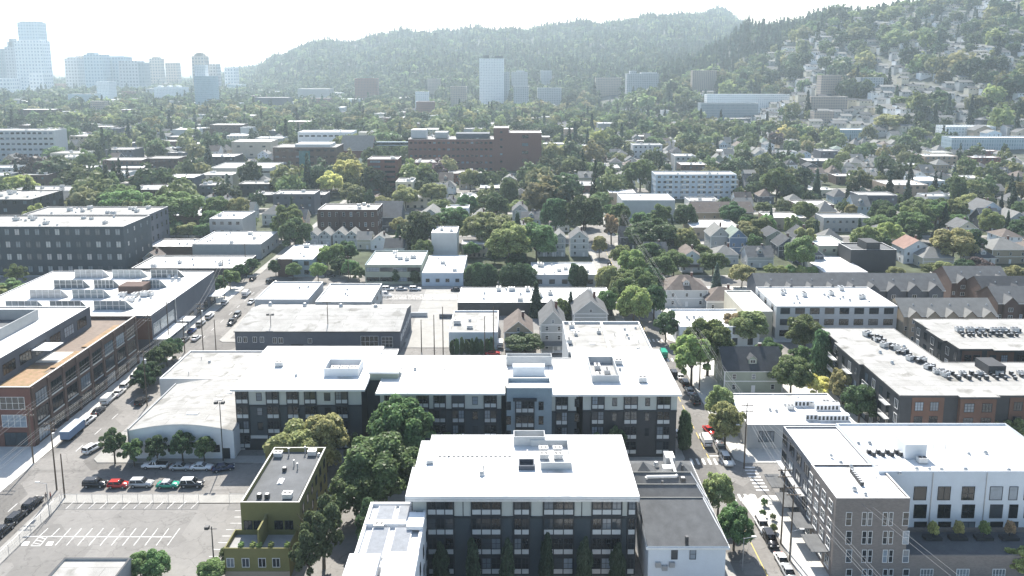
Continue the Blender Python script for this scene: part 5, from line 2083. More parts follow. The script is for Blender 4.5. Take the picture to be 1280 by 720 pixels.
vhouse(475, 313, 8, 8, 4.5, pitch=.7, ridge='y', wall='white_wall', roof='shingle_pale', label='low white cottage behind the grey green office')
vhouse(538, 292, 15, 16, 7.5, pitch=.7, ridge='y', wall='grey_wall', roof='shingle_pale', label='big grey gabled hall beside the dark conifer cluster', phrase='the big grey gable', chimney=False)
vhouse(484, 290, 14, 18, 8, pitch=.75, ridge='x', wall='slate_wall', roof='shingle_grey', label='dark gabled church hall behind the brown brick bay building', chimney=False)
vhouse(143, 338, 9, 9, 4.2, pitch=.9, ridge='y', wall='brown_brick', roof='shingle_green', label='old house with mossy green gable beside the skylight hall', phrase='the mossy-roofed house')
vhouse(189, 334, 6, 7, 4.2, pitch=.8, ridge='y', wall='tan_wall', roof='shingle_brown', label='small brown gabled house between the mossy house and shop block')
vhouse(260, 263, 8, 10, 5.5, pitch=.8, ridge='y', wall='pale_blue', roof='shingle_pale', label='pale blue gabled house among trees behind the rear slate block')
vhouse(278, 263, 8, 10, 5.2, pitch=.7, ridge='y', wall='grey_wall', roof='shingle_grey', label='grey gabled house right of the pale blue gabled house')
vhouse(304, 276, 11, 11, 5.5, pitch=.75, ridge='x', wall='light_grey_wall', roof='shingle_pale', label='white house with pale roof behind the grey-fronted shop block')
vhouse(340, 282, 10, 12, 6.4, pitch=.65, ridge='x', hip=True, wall='light_grey_wall', roof='shingle_pale', label='pale house with hipped grey roof above the left avenue', phrase='the pale hipped house')
vhouse(650, 280, 8, 11, 7.4, pitch=.85, ridge='y', wall='grey_wall', roof='shingle_grey', label='grey gabled house with white trim above the triple gables')
vhouse(650, 305, 10, 11, 6.2, pitch=.7, ridge='y', wall='cream_wall', roof='shingle_pale', label='cream gabled house with porch left of the triple gables')
vhouse(600, 292, 10, 11, 7, pitch=.85, ridge='y', wall='light_grey_wall', roof='shingle_pale', label='pale gabled house right of the white and charcoal building')
vhouse(900, 316, 9, 12, 8, pitch=.9, ridge='y', wall='grey_wall', roof='shingle_pale', label='grey house with tall pale gable left of the blue gabled house', phrase='the tall pale gable')
vhouse(922, 318, 8, 11, 8, pitch=.9, ridge='y', wall='blue_wall', roof='shingle_green', label='deep blue gabled house with green trimmed roof', phrase='the blue gabled house')
vhouse(908, 331, 10, 10, 4.6, pitch=.6, ridge='x', hip=True, wall='light_grey_wall', roof='shingle_pale', label='low hipped house before the blue gabled house')
vhouse(950, 335, 11, 10, 5, pitch=.7, ridge='x', wall='light_grey_wall', roof='shingle_grey', dormer=True, label='white house with grey dormered roof beside the blue gabled house')
vhouse(1146, 330, 12, 11, 7, pitch=.6, ridge='y', wall='white_wall', roof='shingle_red', label='white house with faded red roof right of the black box house', phrase='the faded red roof')
vhouse(1172, 336, 13, 11, 5, pitch=.6, ridge='x', hip=True, wall='cream_wall', roof='shingle_pale', label='cream house with pale hipped roof right of the faded red roof')
vhouse(1107, 305, 14, 12, 5, pitch=.6, ridge='x', hip=True, wall='grey_wall', roof='shingle_grey', label='grey house with broad hipped roof behind the black box house')
vhouse(1128, 312, 10, 10, 5, pitch=.65, ridge='y', wall='tan_wall', roof='shingle_brown', label='tan house with brown gable behind the faded red roof')
vhouse(1238, 282, 14, 14, 8, pitch=.7, ridge='y', wall='pale_blue', roof='shingle_grey', dormer=True, label='large pale blue gabled house right of the golden crown tree')
vhouse(1262, 330, 16, 14, 6.5, pitch=.5, ridge='x', hip=True, wall='tan_wall', roof='shingle_pale', label='tan house with wide pale roof near the right edge', phrase='the wide pale roof')
vhouse(1208, 300, 10, 10, 6, pitch=.7, ridge='y', wall='cream_wall', roof='shingle_grey', label='cream gabled house just right of the golden crown tree')
vhouse(1158, 272, 12, 11, 7, pitch=.75, ridge='y', wall='light_grey_wall', roof='shingle_grey', label='pale house with dark front gable above the twin green trees')
vhouse(985, 322, 9, 10, 5.5, pitch=.8, ridge='y', wall='slate_wall', roof='shingle_dark', label='small dark gabled house left of the pale sage building')
vhouse(1016, 335, 9, 9, 5.5, pitch=.8, ridge='y', wall='slate_wall', roof='shingle_grey', label='small slate gabled house right of the small dark gabled house')
vhouse(1205, 378, 11, 11, 6, pitch=.6, ridge='x', hip=True, wall='tan_wall', roof='shingle_pale', label='tan hipped house between the townhouse rows')
# ------------------------------------------------------------------ far city: towers and large buildings
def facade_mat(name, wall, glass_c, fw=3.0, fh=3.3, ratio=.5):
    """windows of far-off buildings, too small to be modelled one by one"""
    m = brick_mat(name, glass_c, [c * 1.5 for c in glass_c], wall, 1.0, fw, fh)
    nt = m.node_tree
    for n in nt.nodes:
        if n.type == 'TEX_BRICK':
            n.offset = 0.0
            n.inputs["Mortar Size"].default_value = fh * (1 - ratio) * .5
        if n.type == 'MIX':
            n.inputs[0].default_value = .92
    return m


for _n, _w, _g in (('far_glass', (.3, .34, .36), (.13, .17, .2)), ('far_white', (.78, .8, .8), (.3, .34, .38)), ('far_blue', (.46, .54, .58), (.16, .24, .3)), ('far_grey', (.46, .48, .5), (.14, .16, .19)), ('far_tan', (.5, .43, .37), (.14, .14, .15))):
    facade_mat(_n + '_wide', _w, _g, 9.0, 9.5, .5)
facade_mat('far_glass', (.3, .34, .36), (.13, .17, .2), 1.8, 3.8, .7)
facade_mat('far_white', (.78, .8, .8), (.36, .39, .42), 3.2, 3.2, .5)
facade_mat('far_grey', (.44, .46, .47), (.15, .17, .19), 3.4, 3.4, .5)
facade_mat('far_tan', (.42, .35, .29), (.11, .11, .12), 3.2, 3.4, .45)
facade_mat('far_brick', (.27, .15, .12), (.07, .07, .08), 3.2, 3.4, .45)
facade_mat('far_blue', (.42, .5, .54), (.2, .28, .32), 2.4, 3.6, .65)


def tower(label, xl, xr, ytop, Y, depth, wall, z0=0, steps=(), name='tower_block', cat='tower', phrase=None, crown=None, base_h=0):
    """far building: left and right columns, top row, and the distance at which it stands"""
    X0, H = PY(xl, ytop, Y)
    X1, _ = PY(xr, ytop, Y)
    z = float(min(terrain(np.array([X0, X1, (X0 + X1) / 2]), np.array([Y, Y, Y]))))
    r = thing(name, (X0, Y, z - 1), cat, label)
    W, h = X1 - X0, H - z + 1
    pts = [(0, 0), (W, 0), (W, depth), (0, depth)]
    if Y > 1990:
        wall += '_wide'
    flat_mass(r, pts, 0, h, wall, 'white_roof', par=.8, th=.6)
    for a, b, hh, w2 in steps:
        MB().box(W * a, W * b, depth * .2, depth * .8, h - .799, h + hh).build('rooftop_block', [w2], r)
    block(X0, X1, Y, Y + depth, 3)
    FRONT.append((X0, X1, Y - (130 if Y < 1300 else 110), Y))
    if phrase:
        landmark(phrase, (X0 + X1) / 2, Y)
    return r


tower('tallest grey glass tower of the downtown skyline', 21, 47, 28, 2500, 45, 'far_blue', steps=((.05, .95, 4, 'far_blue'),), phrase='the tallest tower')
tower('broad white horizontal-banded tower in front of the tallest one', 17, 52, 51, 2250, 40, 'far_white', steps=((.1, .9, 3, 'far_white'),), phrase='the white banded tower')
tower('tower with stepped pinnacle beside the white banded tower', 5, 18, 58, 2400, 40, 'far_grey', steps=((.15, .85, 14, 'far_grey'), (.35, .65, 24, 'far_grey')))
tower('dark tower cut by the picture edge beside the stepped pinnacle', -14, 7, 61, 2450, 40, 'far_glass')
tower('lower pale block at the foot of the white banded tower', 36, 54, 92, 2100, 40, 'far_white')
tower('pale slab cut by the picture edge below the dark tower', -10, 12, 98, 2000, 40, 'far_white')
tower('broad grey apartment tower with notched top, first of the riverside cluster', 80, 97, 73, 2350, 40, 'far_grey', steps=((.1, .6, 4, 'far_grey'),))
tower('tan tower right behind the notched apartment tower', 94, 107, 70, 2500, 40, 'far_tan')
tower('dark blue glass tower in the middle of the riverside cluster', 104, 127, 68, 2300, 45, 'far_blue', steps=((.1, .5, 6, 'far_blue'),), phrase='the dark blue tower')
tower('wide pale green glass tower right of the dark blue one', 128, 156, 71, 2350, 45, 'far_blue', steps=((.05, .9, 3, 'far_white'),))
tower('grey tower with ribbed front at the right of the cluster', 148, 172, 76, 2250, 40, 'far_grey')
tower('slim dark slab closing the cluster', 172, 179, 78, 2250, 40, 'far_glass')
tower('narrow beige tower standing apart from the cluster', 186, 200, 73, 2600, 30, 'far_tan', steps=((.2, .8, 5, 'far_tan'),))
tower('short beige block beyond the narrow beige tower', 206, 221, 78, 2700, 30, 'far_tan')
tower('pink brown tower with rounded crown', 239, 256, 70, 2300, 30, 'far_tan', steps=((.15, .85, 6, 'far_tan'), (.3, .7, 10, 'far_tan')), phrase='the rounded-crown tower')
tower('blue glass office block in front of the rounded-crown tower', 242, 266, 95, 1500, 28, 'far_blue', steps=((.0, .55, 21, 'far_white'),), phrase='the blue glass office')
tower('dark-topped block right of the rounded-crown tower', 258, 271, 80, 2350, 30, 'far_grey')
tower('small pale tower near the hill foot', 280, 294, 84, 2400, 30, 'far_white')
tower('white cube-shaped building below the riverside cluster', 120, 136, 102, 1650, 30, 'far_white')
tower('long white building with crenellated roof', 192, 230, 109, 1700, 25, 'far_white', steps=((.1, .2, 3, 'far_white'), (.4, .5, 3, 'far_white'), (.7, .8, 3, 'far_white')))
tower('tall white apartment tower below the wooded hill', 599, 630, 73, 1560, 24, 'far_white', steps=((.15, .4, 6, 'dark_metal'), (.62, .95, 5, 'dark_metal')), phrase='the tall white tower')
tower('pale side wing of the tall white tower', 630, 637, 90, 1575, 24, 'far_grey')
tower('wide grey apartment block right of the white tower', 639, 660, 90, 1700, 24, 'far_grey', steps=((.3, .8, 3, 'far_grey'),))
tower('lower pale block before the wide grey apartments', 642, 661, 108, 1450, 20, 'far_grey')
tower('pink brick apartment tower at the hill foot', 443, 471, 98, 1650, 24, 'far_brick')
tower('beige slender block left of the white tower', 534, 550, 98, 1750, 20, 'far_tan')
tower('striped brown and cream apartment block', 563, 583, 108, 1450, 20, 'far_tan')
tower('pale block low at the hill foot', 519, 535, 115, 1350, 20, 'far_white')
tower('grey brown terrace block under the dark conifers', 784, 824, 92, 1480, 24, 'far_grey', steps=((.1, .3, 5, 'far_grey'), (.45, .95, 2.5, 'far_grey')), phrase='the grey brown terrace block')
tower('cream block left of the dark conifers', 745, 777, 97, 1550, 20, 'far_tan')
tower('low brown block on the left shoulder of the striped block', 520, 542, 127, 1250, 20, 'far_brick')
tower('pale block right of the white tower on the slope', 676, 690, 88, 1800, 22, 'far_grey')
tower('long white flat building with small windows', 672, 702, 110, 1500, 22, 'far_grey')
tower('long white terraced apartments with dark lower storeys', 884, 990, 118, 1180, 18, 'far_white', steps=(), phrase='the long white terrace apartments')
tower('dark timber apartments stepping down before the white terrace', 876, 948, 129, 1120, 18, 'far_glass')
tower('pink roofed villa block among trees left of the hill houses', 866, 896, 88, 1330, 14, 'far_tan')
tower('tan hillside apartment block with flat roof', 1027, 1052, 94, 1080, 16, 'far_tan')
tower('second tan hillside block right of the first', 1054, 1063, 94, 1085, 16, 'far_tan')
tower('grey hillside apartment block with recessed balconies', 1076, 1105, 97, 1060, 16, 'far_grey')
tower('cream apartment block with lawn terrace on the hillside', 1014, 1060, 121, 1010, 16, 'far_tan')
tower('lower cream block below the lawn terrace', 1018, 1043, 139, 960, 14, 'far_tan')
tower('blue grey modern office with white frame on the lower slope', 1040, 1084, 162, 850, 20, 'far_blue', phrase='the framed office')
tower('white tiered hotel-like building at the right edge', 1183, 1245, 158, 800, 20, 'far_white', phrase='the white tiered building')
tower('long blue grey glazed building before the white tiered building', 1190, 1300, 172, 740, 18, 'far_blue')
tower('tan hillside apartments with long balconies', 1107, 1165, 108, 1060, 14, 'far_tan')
# brick hospital and its neighbours
fb('hospital', 'long red brown brick hospital with rows of small windows', 510, 617, 174, 214, 30, 'hospital_brick', 'grey_roof', 5, s=(18, 2.2, 1.6), units='hvac:9 fan:3', phrase='the brick hospital')
_h = [o for o in C.objects if o.get('label', '').startswith('long red brown')][0]
for a, b, h0, h1, w_ in ((.02, .2, 0, 6, 'light_grey_wall'), (.3, .45, 0, 4, 'grey_wall'), (.55, .95, 0, 3, 'slate_wall')):
    _w = PY(617, 172, _h.location.y)[0] - PY(510, 172, _h.location.y)[0]
    _hh = PY(560, 172, _h.location.y)[1] + .1
    MB().box(_w * a, _w * b, 8, 22, _hh - .5, _hh + h1).build('rooftop_block', [w_], _h)
fb('hospital_wing', 'brick stair tower between the long hospital and its plain wing', 617, 636, 160, 214, 24, 'hospital_brick', 'grey_roof', 6, s=(1, 2.0, 1.6))
fb('hospital_wing', 'plain windowless brick wing at the right end of the hospital', 636, 677, 166, 214, 26, 'hospital_brick', 'pale_roof', 5, s=(1, 5, 2.5, 'wide'), phrase='the plain brick wing')
fb('brick_tower', 'narrow brick tower with balconies in front of the hospital', 459, 497, 199, 242, 18, 'hospital_brick', 'grey_roof', 7, s=(2, 7.0, 1.5, 'wide'), units='hvac:3', phrase='the narrow brick tower', cat='building')
fb('brick_building', 'low brick building with pale bands beside the narrow brick tower', 517, 553, 203, 222, 20, 'hospital_brick', 'grey_roof', 3, s=(5, 2, 1.6), units='hvac:4')
fb('office_building', 'dark brick office with teal glazed centre', 341, 420, 184, 214, 28, 'brown_brick', 'pale_roof', 4, s=(9, 3.4, 1.7, 'wide'), units='hvac:6', phrase='the teal-centred office')
_t = [o for o in C.objects if o.get('label', '').startswith('dark brick office with teal')][0]
_h = PY(380, 186, _t.location.y)[1]
MB().box(21, 30, -.5, -.01, _h - 14, _h - 1).build('glazed_front', ['teal_glass'], _t)
MB().box(17, 46, 3, 22, _h - .5, _h + 4).build('rooftop_block', ['light_grey_wall'], _t)
fb('office_building', 'white office with ribbon windows behind the teal-centred office', 372, 440, 165, 190, 24, 'white_wall', 'white_roof', 3, s=(9, 4, 1.6, 'wide'), units='hvac:4')
vhouse(446, 207, 27, 24, 13, pitch=.95, ridge='x', wall='hospital_brick', roof='shingle_pale', chimney=False, detail=False, name='brick_hall', label='steep roofed brick hall linked to the hospital by a footbridge', cat='hall')
_x0, _z0 = PY(462, 178, 669)
_x1, _ = PY(512, 178, 669)
_o = MB().box(0, _x1 - _x0, 0, 4, 0, 3.4).box(0, _x1 - _x0, -.1, -.01, 1.0, 2.6, 1).box(.2, 1, .5, 3.5, -_z0, 0).box(_x1 - _x0 - 1, _x1 - _x0 - .2, .5, 3.5, -_z0, 0).build('footbridge', ['teal_grey', 'glass'], None, (_x0, 669, _z0 - 3))
tag(_o, 'footbridge', 'enclosed green footbridge between the steep roofed hall and the brick hospital')
# left middle city
fb('apartment_building', 'grey eight-storey apartment slab at the left edge of the city', -30, 67, 163, 203, 20, 'light_grey_wall', 'pale_roof', 6, s=(14, 3.0, 1.7, 'double'), units='hvac:4', phrase='the grey apartment slab')
fb('retail_building', 'beige block with plain walls and white roof amid the trees', 289, 338, 177, 197, 24, 'beige_wall', 'white_roof', 2, s=(3, 3, 1.5), phrase='the beige plain block')
fb('parking_garage', 'low concrete parking deck with open white roof level', 262, 338, 210, 226, 34, 'pale_concrete', 'pale_roof', 2, s=(8, 6.5, 1.2, 'thin'), phrase='the concrete parking deck')
fb('pink_building', 'pink stuccoed building with parapet steps', 160, 197, 221, 245, 12, 'pink_wall', 'grey_roof', 2, s=(4, 1.6, 1.6), phrase='the pink building')
fb('retail_building', 'beige box with flat roof before the pink building', 150, 183, 229, 247, 10, 'beige_wall', 'pale_roof')
fb('office_building', 'slate blue office with white roof right of the pink building', 206, 242, 222, 246, 18, 'slate_wall', 'white_roof', 3, s=(5, 2.0, 1.6), units='fan:3')
fb('retail_building', 'long white low building with roof tank left of the big round tree', 12, 93, 238, 256, 18, 'light_grey_wall', 'pale_roof', 2, s=(14, 1.6, 1.6), units='hvac:4 fan:2', phrase='the long white low building')
fb('apartment_building', 'red brick corner building behind the pink one', 128, 176, 200, 220, 18, 'brown_brick', 'white_roof', 3, s=(7, 1.6, 1.7))
fb('retail_building', 'pair of white roofed brick shops left of the parking deck', 140, 178, 210, 224, 18, 'brown_brick', 'white_roof', 2, s=(5, 1.6, 1.6))
fb('apartment_building', 'brick apartments with pale roof behind the slate blue office', 182, 222, 198, 218, 18, 'brown_brick', 'pale_roof', 3, s=(6, 1.6, 1.6))
fb('apartment_building', 'white roofed tan apartments beside the grey slab', 86, 124, 170, 186, 20, 'tan_wall', 'white_roof', 3, s=(6, 1.8, 1.6))
fb('apartment_building', 'brown apartments with grey roof left of the cypress', 22, 66, 137, 152, 24, 'brown_brick', 'white_roof', 3, s=(8, 1.8, 1.6))
fb('office_building', 'grey arched-roof hall near the far left park', 372, 412, 111, 128, 40, 'grey_wall', 'pale_roof', 1)
fb('office_building', 'dark brick warehouse left of the arched hall', 318, 360, 122, 137, 30, 'slate_wall', 'grey_roof', 2)
fb('apartment_building', 'white roofed brick apartments on the slope of the left city', 262, 302, 156, 170, 22, 'brown_brick', 'white_roof', 2, s=(7, 1.8, 1.6))
fb('apartment_building', 'brick flats with flat roof right of the beige plain block', 352, 388, 152, 166, 22, 'tan_brick', 'white_roof', 2, s=(6, 1.8, 1.6))

# ------------------------------------------------------------------ scattered city: houses, flats and trees
taken_tree = []
g = random.Random(11)


def on_road(x, y, m=7.0):
    if y > 900:
        return False
    return any(abs(x - a) < m for a in AVE + [608, -520, -661]) or any(abs(y - (152.3 + 74.5 * k)) < m for k in range(0, 10))


WALLS = ['cream_wall', 'grey_wall', 'light_grey_wall', 'white_wall', 'tan_wall', 'slate_wall', 'pale_blue', 'sage_wall', 'beige_wall', 'cool_white']
WALLWORD = {'cream_wall': 'cream', 'grey_wall': 'grey', 'light_grey_wall': 'pale grey', 'white_wall': 'white', 'tan_wall': 'tan', 'slate_wall': 'slate', 'pale_blue': 'pale blue', 'sage_wall': 'sage', 'beige_wall': 'beige', 'cool_white': 'white', 'brown_brick': 'brown brick', 'tan_brick': 'tan brick', 'charcoal': 'charcoal', 'blue_wall': 'blue', 'pink_wall': 'pink', 'hospital_brick': 'red brick'}
ROOFS = ['shingle_grey'] * 4 + ['shingle_pale'] * 4 + ['shingle_dark'] * 2 + ['shingle_brown', 'shingle_green']
ROOFWORD = {'shingle_grey': 'grey', 'shingle_pale': 'pale', 'shingle_dark': 'dark', 'shingle_brown': 'brown', 'shingle_green': 'greenish', 'shingle_red': 'reddish'}
# flat roofed apartment houses and shops, first so that trees keep clear of them
n_flat = 0
for _ in range(9000):
    y = 330 + 920 * g.random() ** 1.25
    x = PD(g.uniform(-40, 1320), y)
    left = x < -20
    if n_flat >= 205:
        break
    if g.random() > (1.0 if left else .35):
        continue
    w, d = g.uniform(11, 28), g.uniform(11, 22)
    if taken(x + w / 2, y + d / 2, max(w, d) * .5 + 3) or on_road(x, y, 5) or on_road(x + w, y + d, 5):
        continue
    z = float(terrain(x + w / 2, y))
    if z > 12 or (y < 560 and 735 < col_of(x + w / 2, y) < 815):
        continue
    h = g.choice((5, 6.5, 8, 10, 12))
    wl = g.choice(['brown_brick', 'tan_brick', 'grey_wall', 'cream_wall', 'charcoal', 'beige_wall', 'light_grey_wall', 'hospital_brick', 'slate_wall'])
    rf = g.choice(['white_roof', 'white_roof', 'pale_roof', 'grey_roof'])
    nf = max(1, int(h / 3.2))
    far = y > 750
    r_, *_ = building('flat_building', None, None, h + 1, wl, rf, nf, None if far else (max(3, int(w / 4)), 1.6, 1.5, 'thin'), units=('fan:2 hvac:2' if not far else 'hvac:2'), z0=z - 1, ground=(x, x + w, y, y + d), group='flat roofed blocks across the city')
    autolabel(r_, f"{WALLWORD[wl]} {'white' if rf == 'white_roof' else ('pale' if rf == 'pale_roof' else 'grey')}-roofed flat block", x + w / 2, y)
    n_flat += 1
    if y < 1000:
        FRONT.append((x, x + w, y - 15, y))
n_house = 0
HOUSES_FAR = []
for row in range(60):
    y0 = 318 + row * 19.5
    if y0 > 1500:
        break
    xx = -0.72 * (y0 * .988 + 14)
    while xx < .75 * (y0 * .988 + 14):
        xx += g.uniform(12.5, 16.5)
        x, y = xx, y0 + g.uniform(-2.5, 2.5)
        z = float(terrain(x, y))
        dens = .3 if x < -40 else (.42 if x < 60 else .62)
        if y > 700 and z < 6:
            dens *= .95
        if z > 6:
            dens = .85 if x > .33 * y else .12
        if x > 60 and y < 700:
            dens = .66
        if g.random() > dens or taken(x, y + 5, 7) or on_road(x, y + 5, 9):
            continue
        wl, rf = g.choice(WALLS), g.choice(ROOFS)
        hill = z > 6
        w, d, h = g.uniform(7.5, 10.5) * (g.uniform(1.2, 2.2) if hill else 1), g.uniform(9, 13), g.uniform(4.8, 6.8)
        if hill:
            h += 3
        rg = 'y' if g.random() < .55 else 'x'
        hip = g.random() < .35
        if n_house < 292:
            r_ = house(x, y, z, w, d, h, g.uniform(.45, .9) if not hill else g.uniform(.25, .5), rg, wl, rf, hip, g.random() < .5, porch=g.random() < .3 and y < 600, dormer=rg == 'x' and g.random() < .4 and y < 700, detail=True if y < 760 else False)
            if y >= 760:
                for k in range(3):
                    window(r_, 's', -w * .3 + w * .3 * k, 0, h - 2.6, 1.5, 1.5, 'thin', 'trim_white')
            autolabel(r_, f"{WALLWORD[wl]} house with {ROOFWORD[rf]} {'hipped' if hip else 'gabled'} roof", x, y + d / 2)
            n_house += 1
        else:
            HOUSES_FAR.append((x, y, z, w, d, h, wl, rf))
            block(x - w / 2, x + w / 2, y, y + d, 1)
if HOUSES_FAR:
    m = MB()
    for x, y, z, w, d, h, wl, rf in HOUSES_FAR:
        k = WALLS.index(wl) % 4
        hw = w / 2
        m.prism([(x - hw, y), (x + hw, y), (x + hw, y + d), (x - hw, y + d)], z - 3, z + h, k, top=False, bottom=False)
        q = 4 + (0 if rf == 'shingle_grey' else 1 if rf == 'shingle_pale' else 2)
        t = z + h + d * .2
        m.face([(x - hw - .4, y - .5, z + h - .1), (x + hw + .4, y - .5, z + h - .1), (x + hw + .4, y + d / 2, t), (x - hw - .4, y + d / 2, t)], q)
        m.face([(x + hw + .4, y + d + .5, z + h - .1), (x - hw - .4, y + d + .5, z + h - .1), (x - hw - .4, y + d / 2, t), (x + hw + .4, y + d / 2, t)], q)
        for kx in (-.28, 0, .28):
            m.face([(x + kx * w - .7, y - .03, z + h - 2.4), (x + kx * w + .7, y - .03, z + h - 2.4), (x + kx * w + .7, y - .03, z + h - .9), (x + kx * w - .7, y - .03, z + h - .9)], 7)
    o_ = m.build('distant_houses', ['cream_wall', 'grey_wall', 'light_grey_wall', 'white_wall', 'shingle_grey', 'shingle_pale', 'shingle_dark', 'glass'])
    o_['kind'] = 'stuff'
    o_['label'] = 'small houses scattered over the far upper hillside'
    o_['category'] = 'houses'

# the smallest of the far low blocks, past the nearest few hundred
_m = MB()
_WM = ['brown_brick', 'tan_brick', 'grey_wall', 'cream_wall', 'light_grey_wall', 'white_wall', 'slate_wall']
for _ in range(2400):
    y = g.uniform(760, 2300)
    x = PD(g.uniform(-30, 900), y)
    w, d, h = g.uniform(10, 38), g.uniform(10, 24), g.choice((5, 6, 7, 9, 12))
    if float(terrain(x + w / 2, y)) > 4 or taken(x + w / 2, y + d / 2, w * .5 + 6) or on_road(x, y, 5) or g.random() < .3:
        continue
    k = g.randrange(7)
    _m.prism([(x, y), (x + w, y), (x + w, y + d), (x, y + d)], -1, h, k, 7 + g.choice((0, 0, 1, 2)), bottom=False)
    for j in range(int(h // 3)):
        n_ = int(w // 3.4)
        for i in range(n_):
            xc = x + w * (i + .5) / n_
            _m.face([(xc - .8, y - .04, 1.1 + 3 * j), (xc + .8, y - .04, 1.1 + 3 * j), (xc + .8, y - .04, 2.5 + 3 * j), (xc - .8, y - .04, 2.5 + 3 * j)], 10)
    block(x, x + w, y, y + d, 2)
    FRONT.append((x, x + w, y - 22, y))
_o = _m.build('distant_blocks', _WM + ['white_roof', 'pale_roof', 'grey_roof', 'glass'])
_o['kind'] = 'stuff'
_o['category'] = 'buildings'
_o['label'] = 'small low blocks filling the hazy far city between the trees'

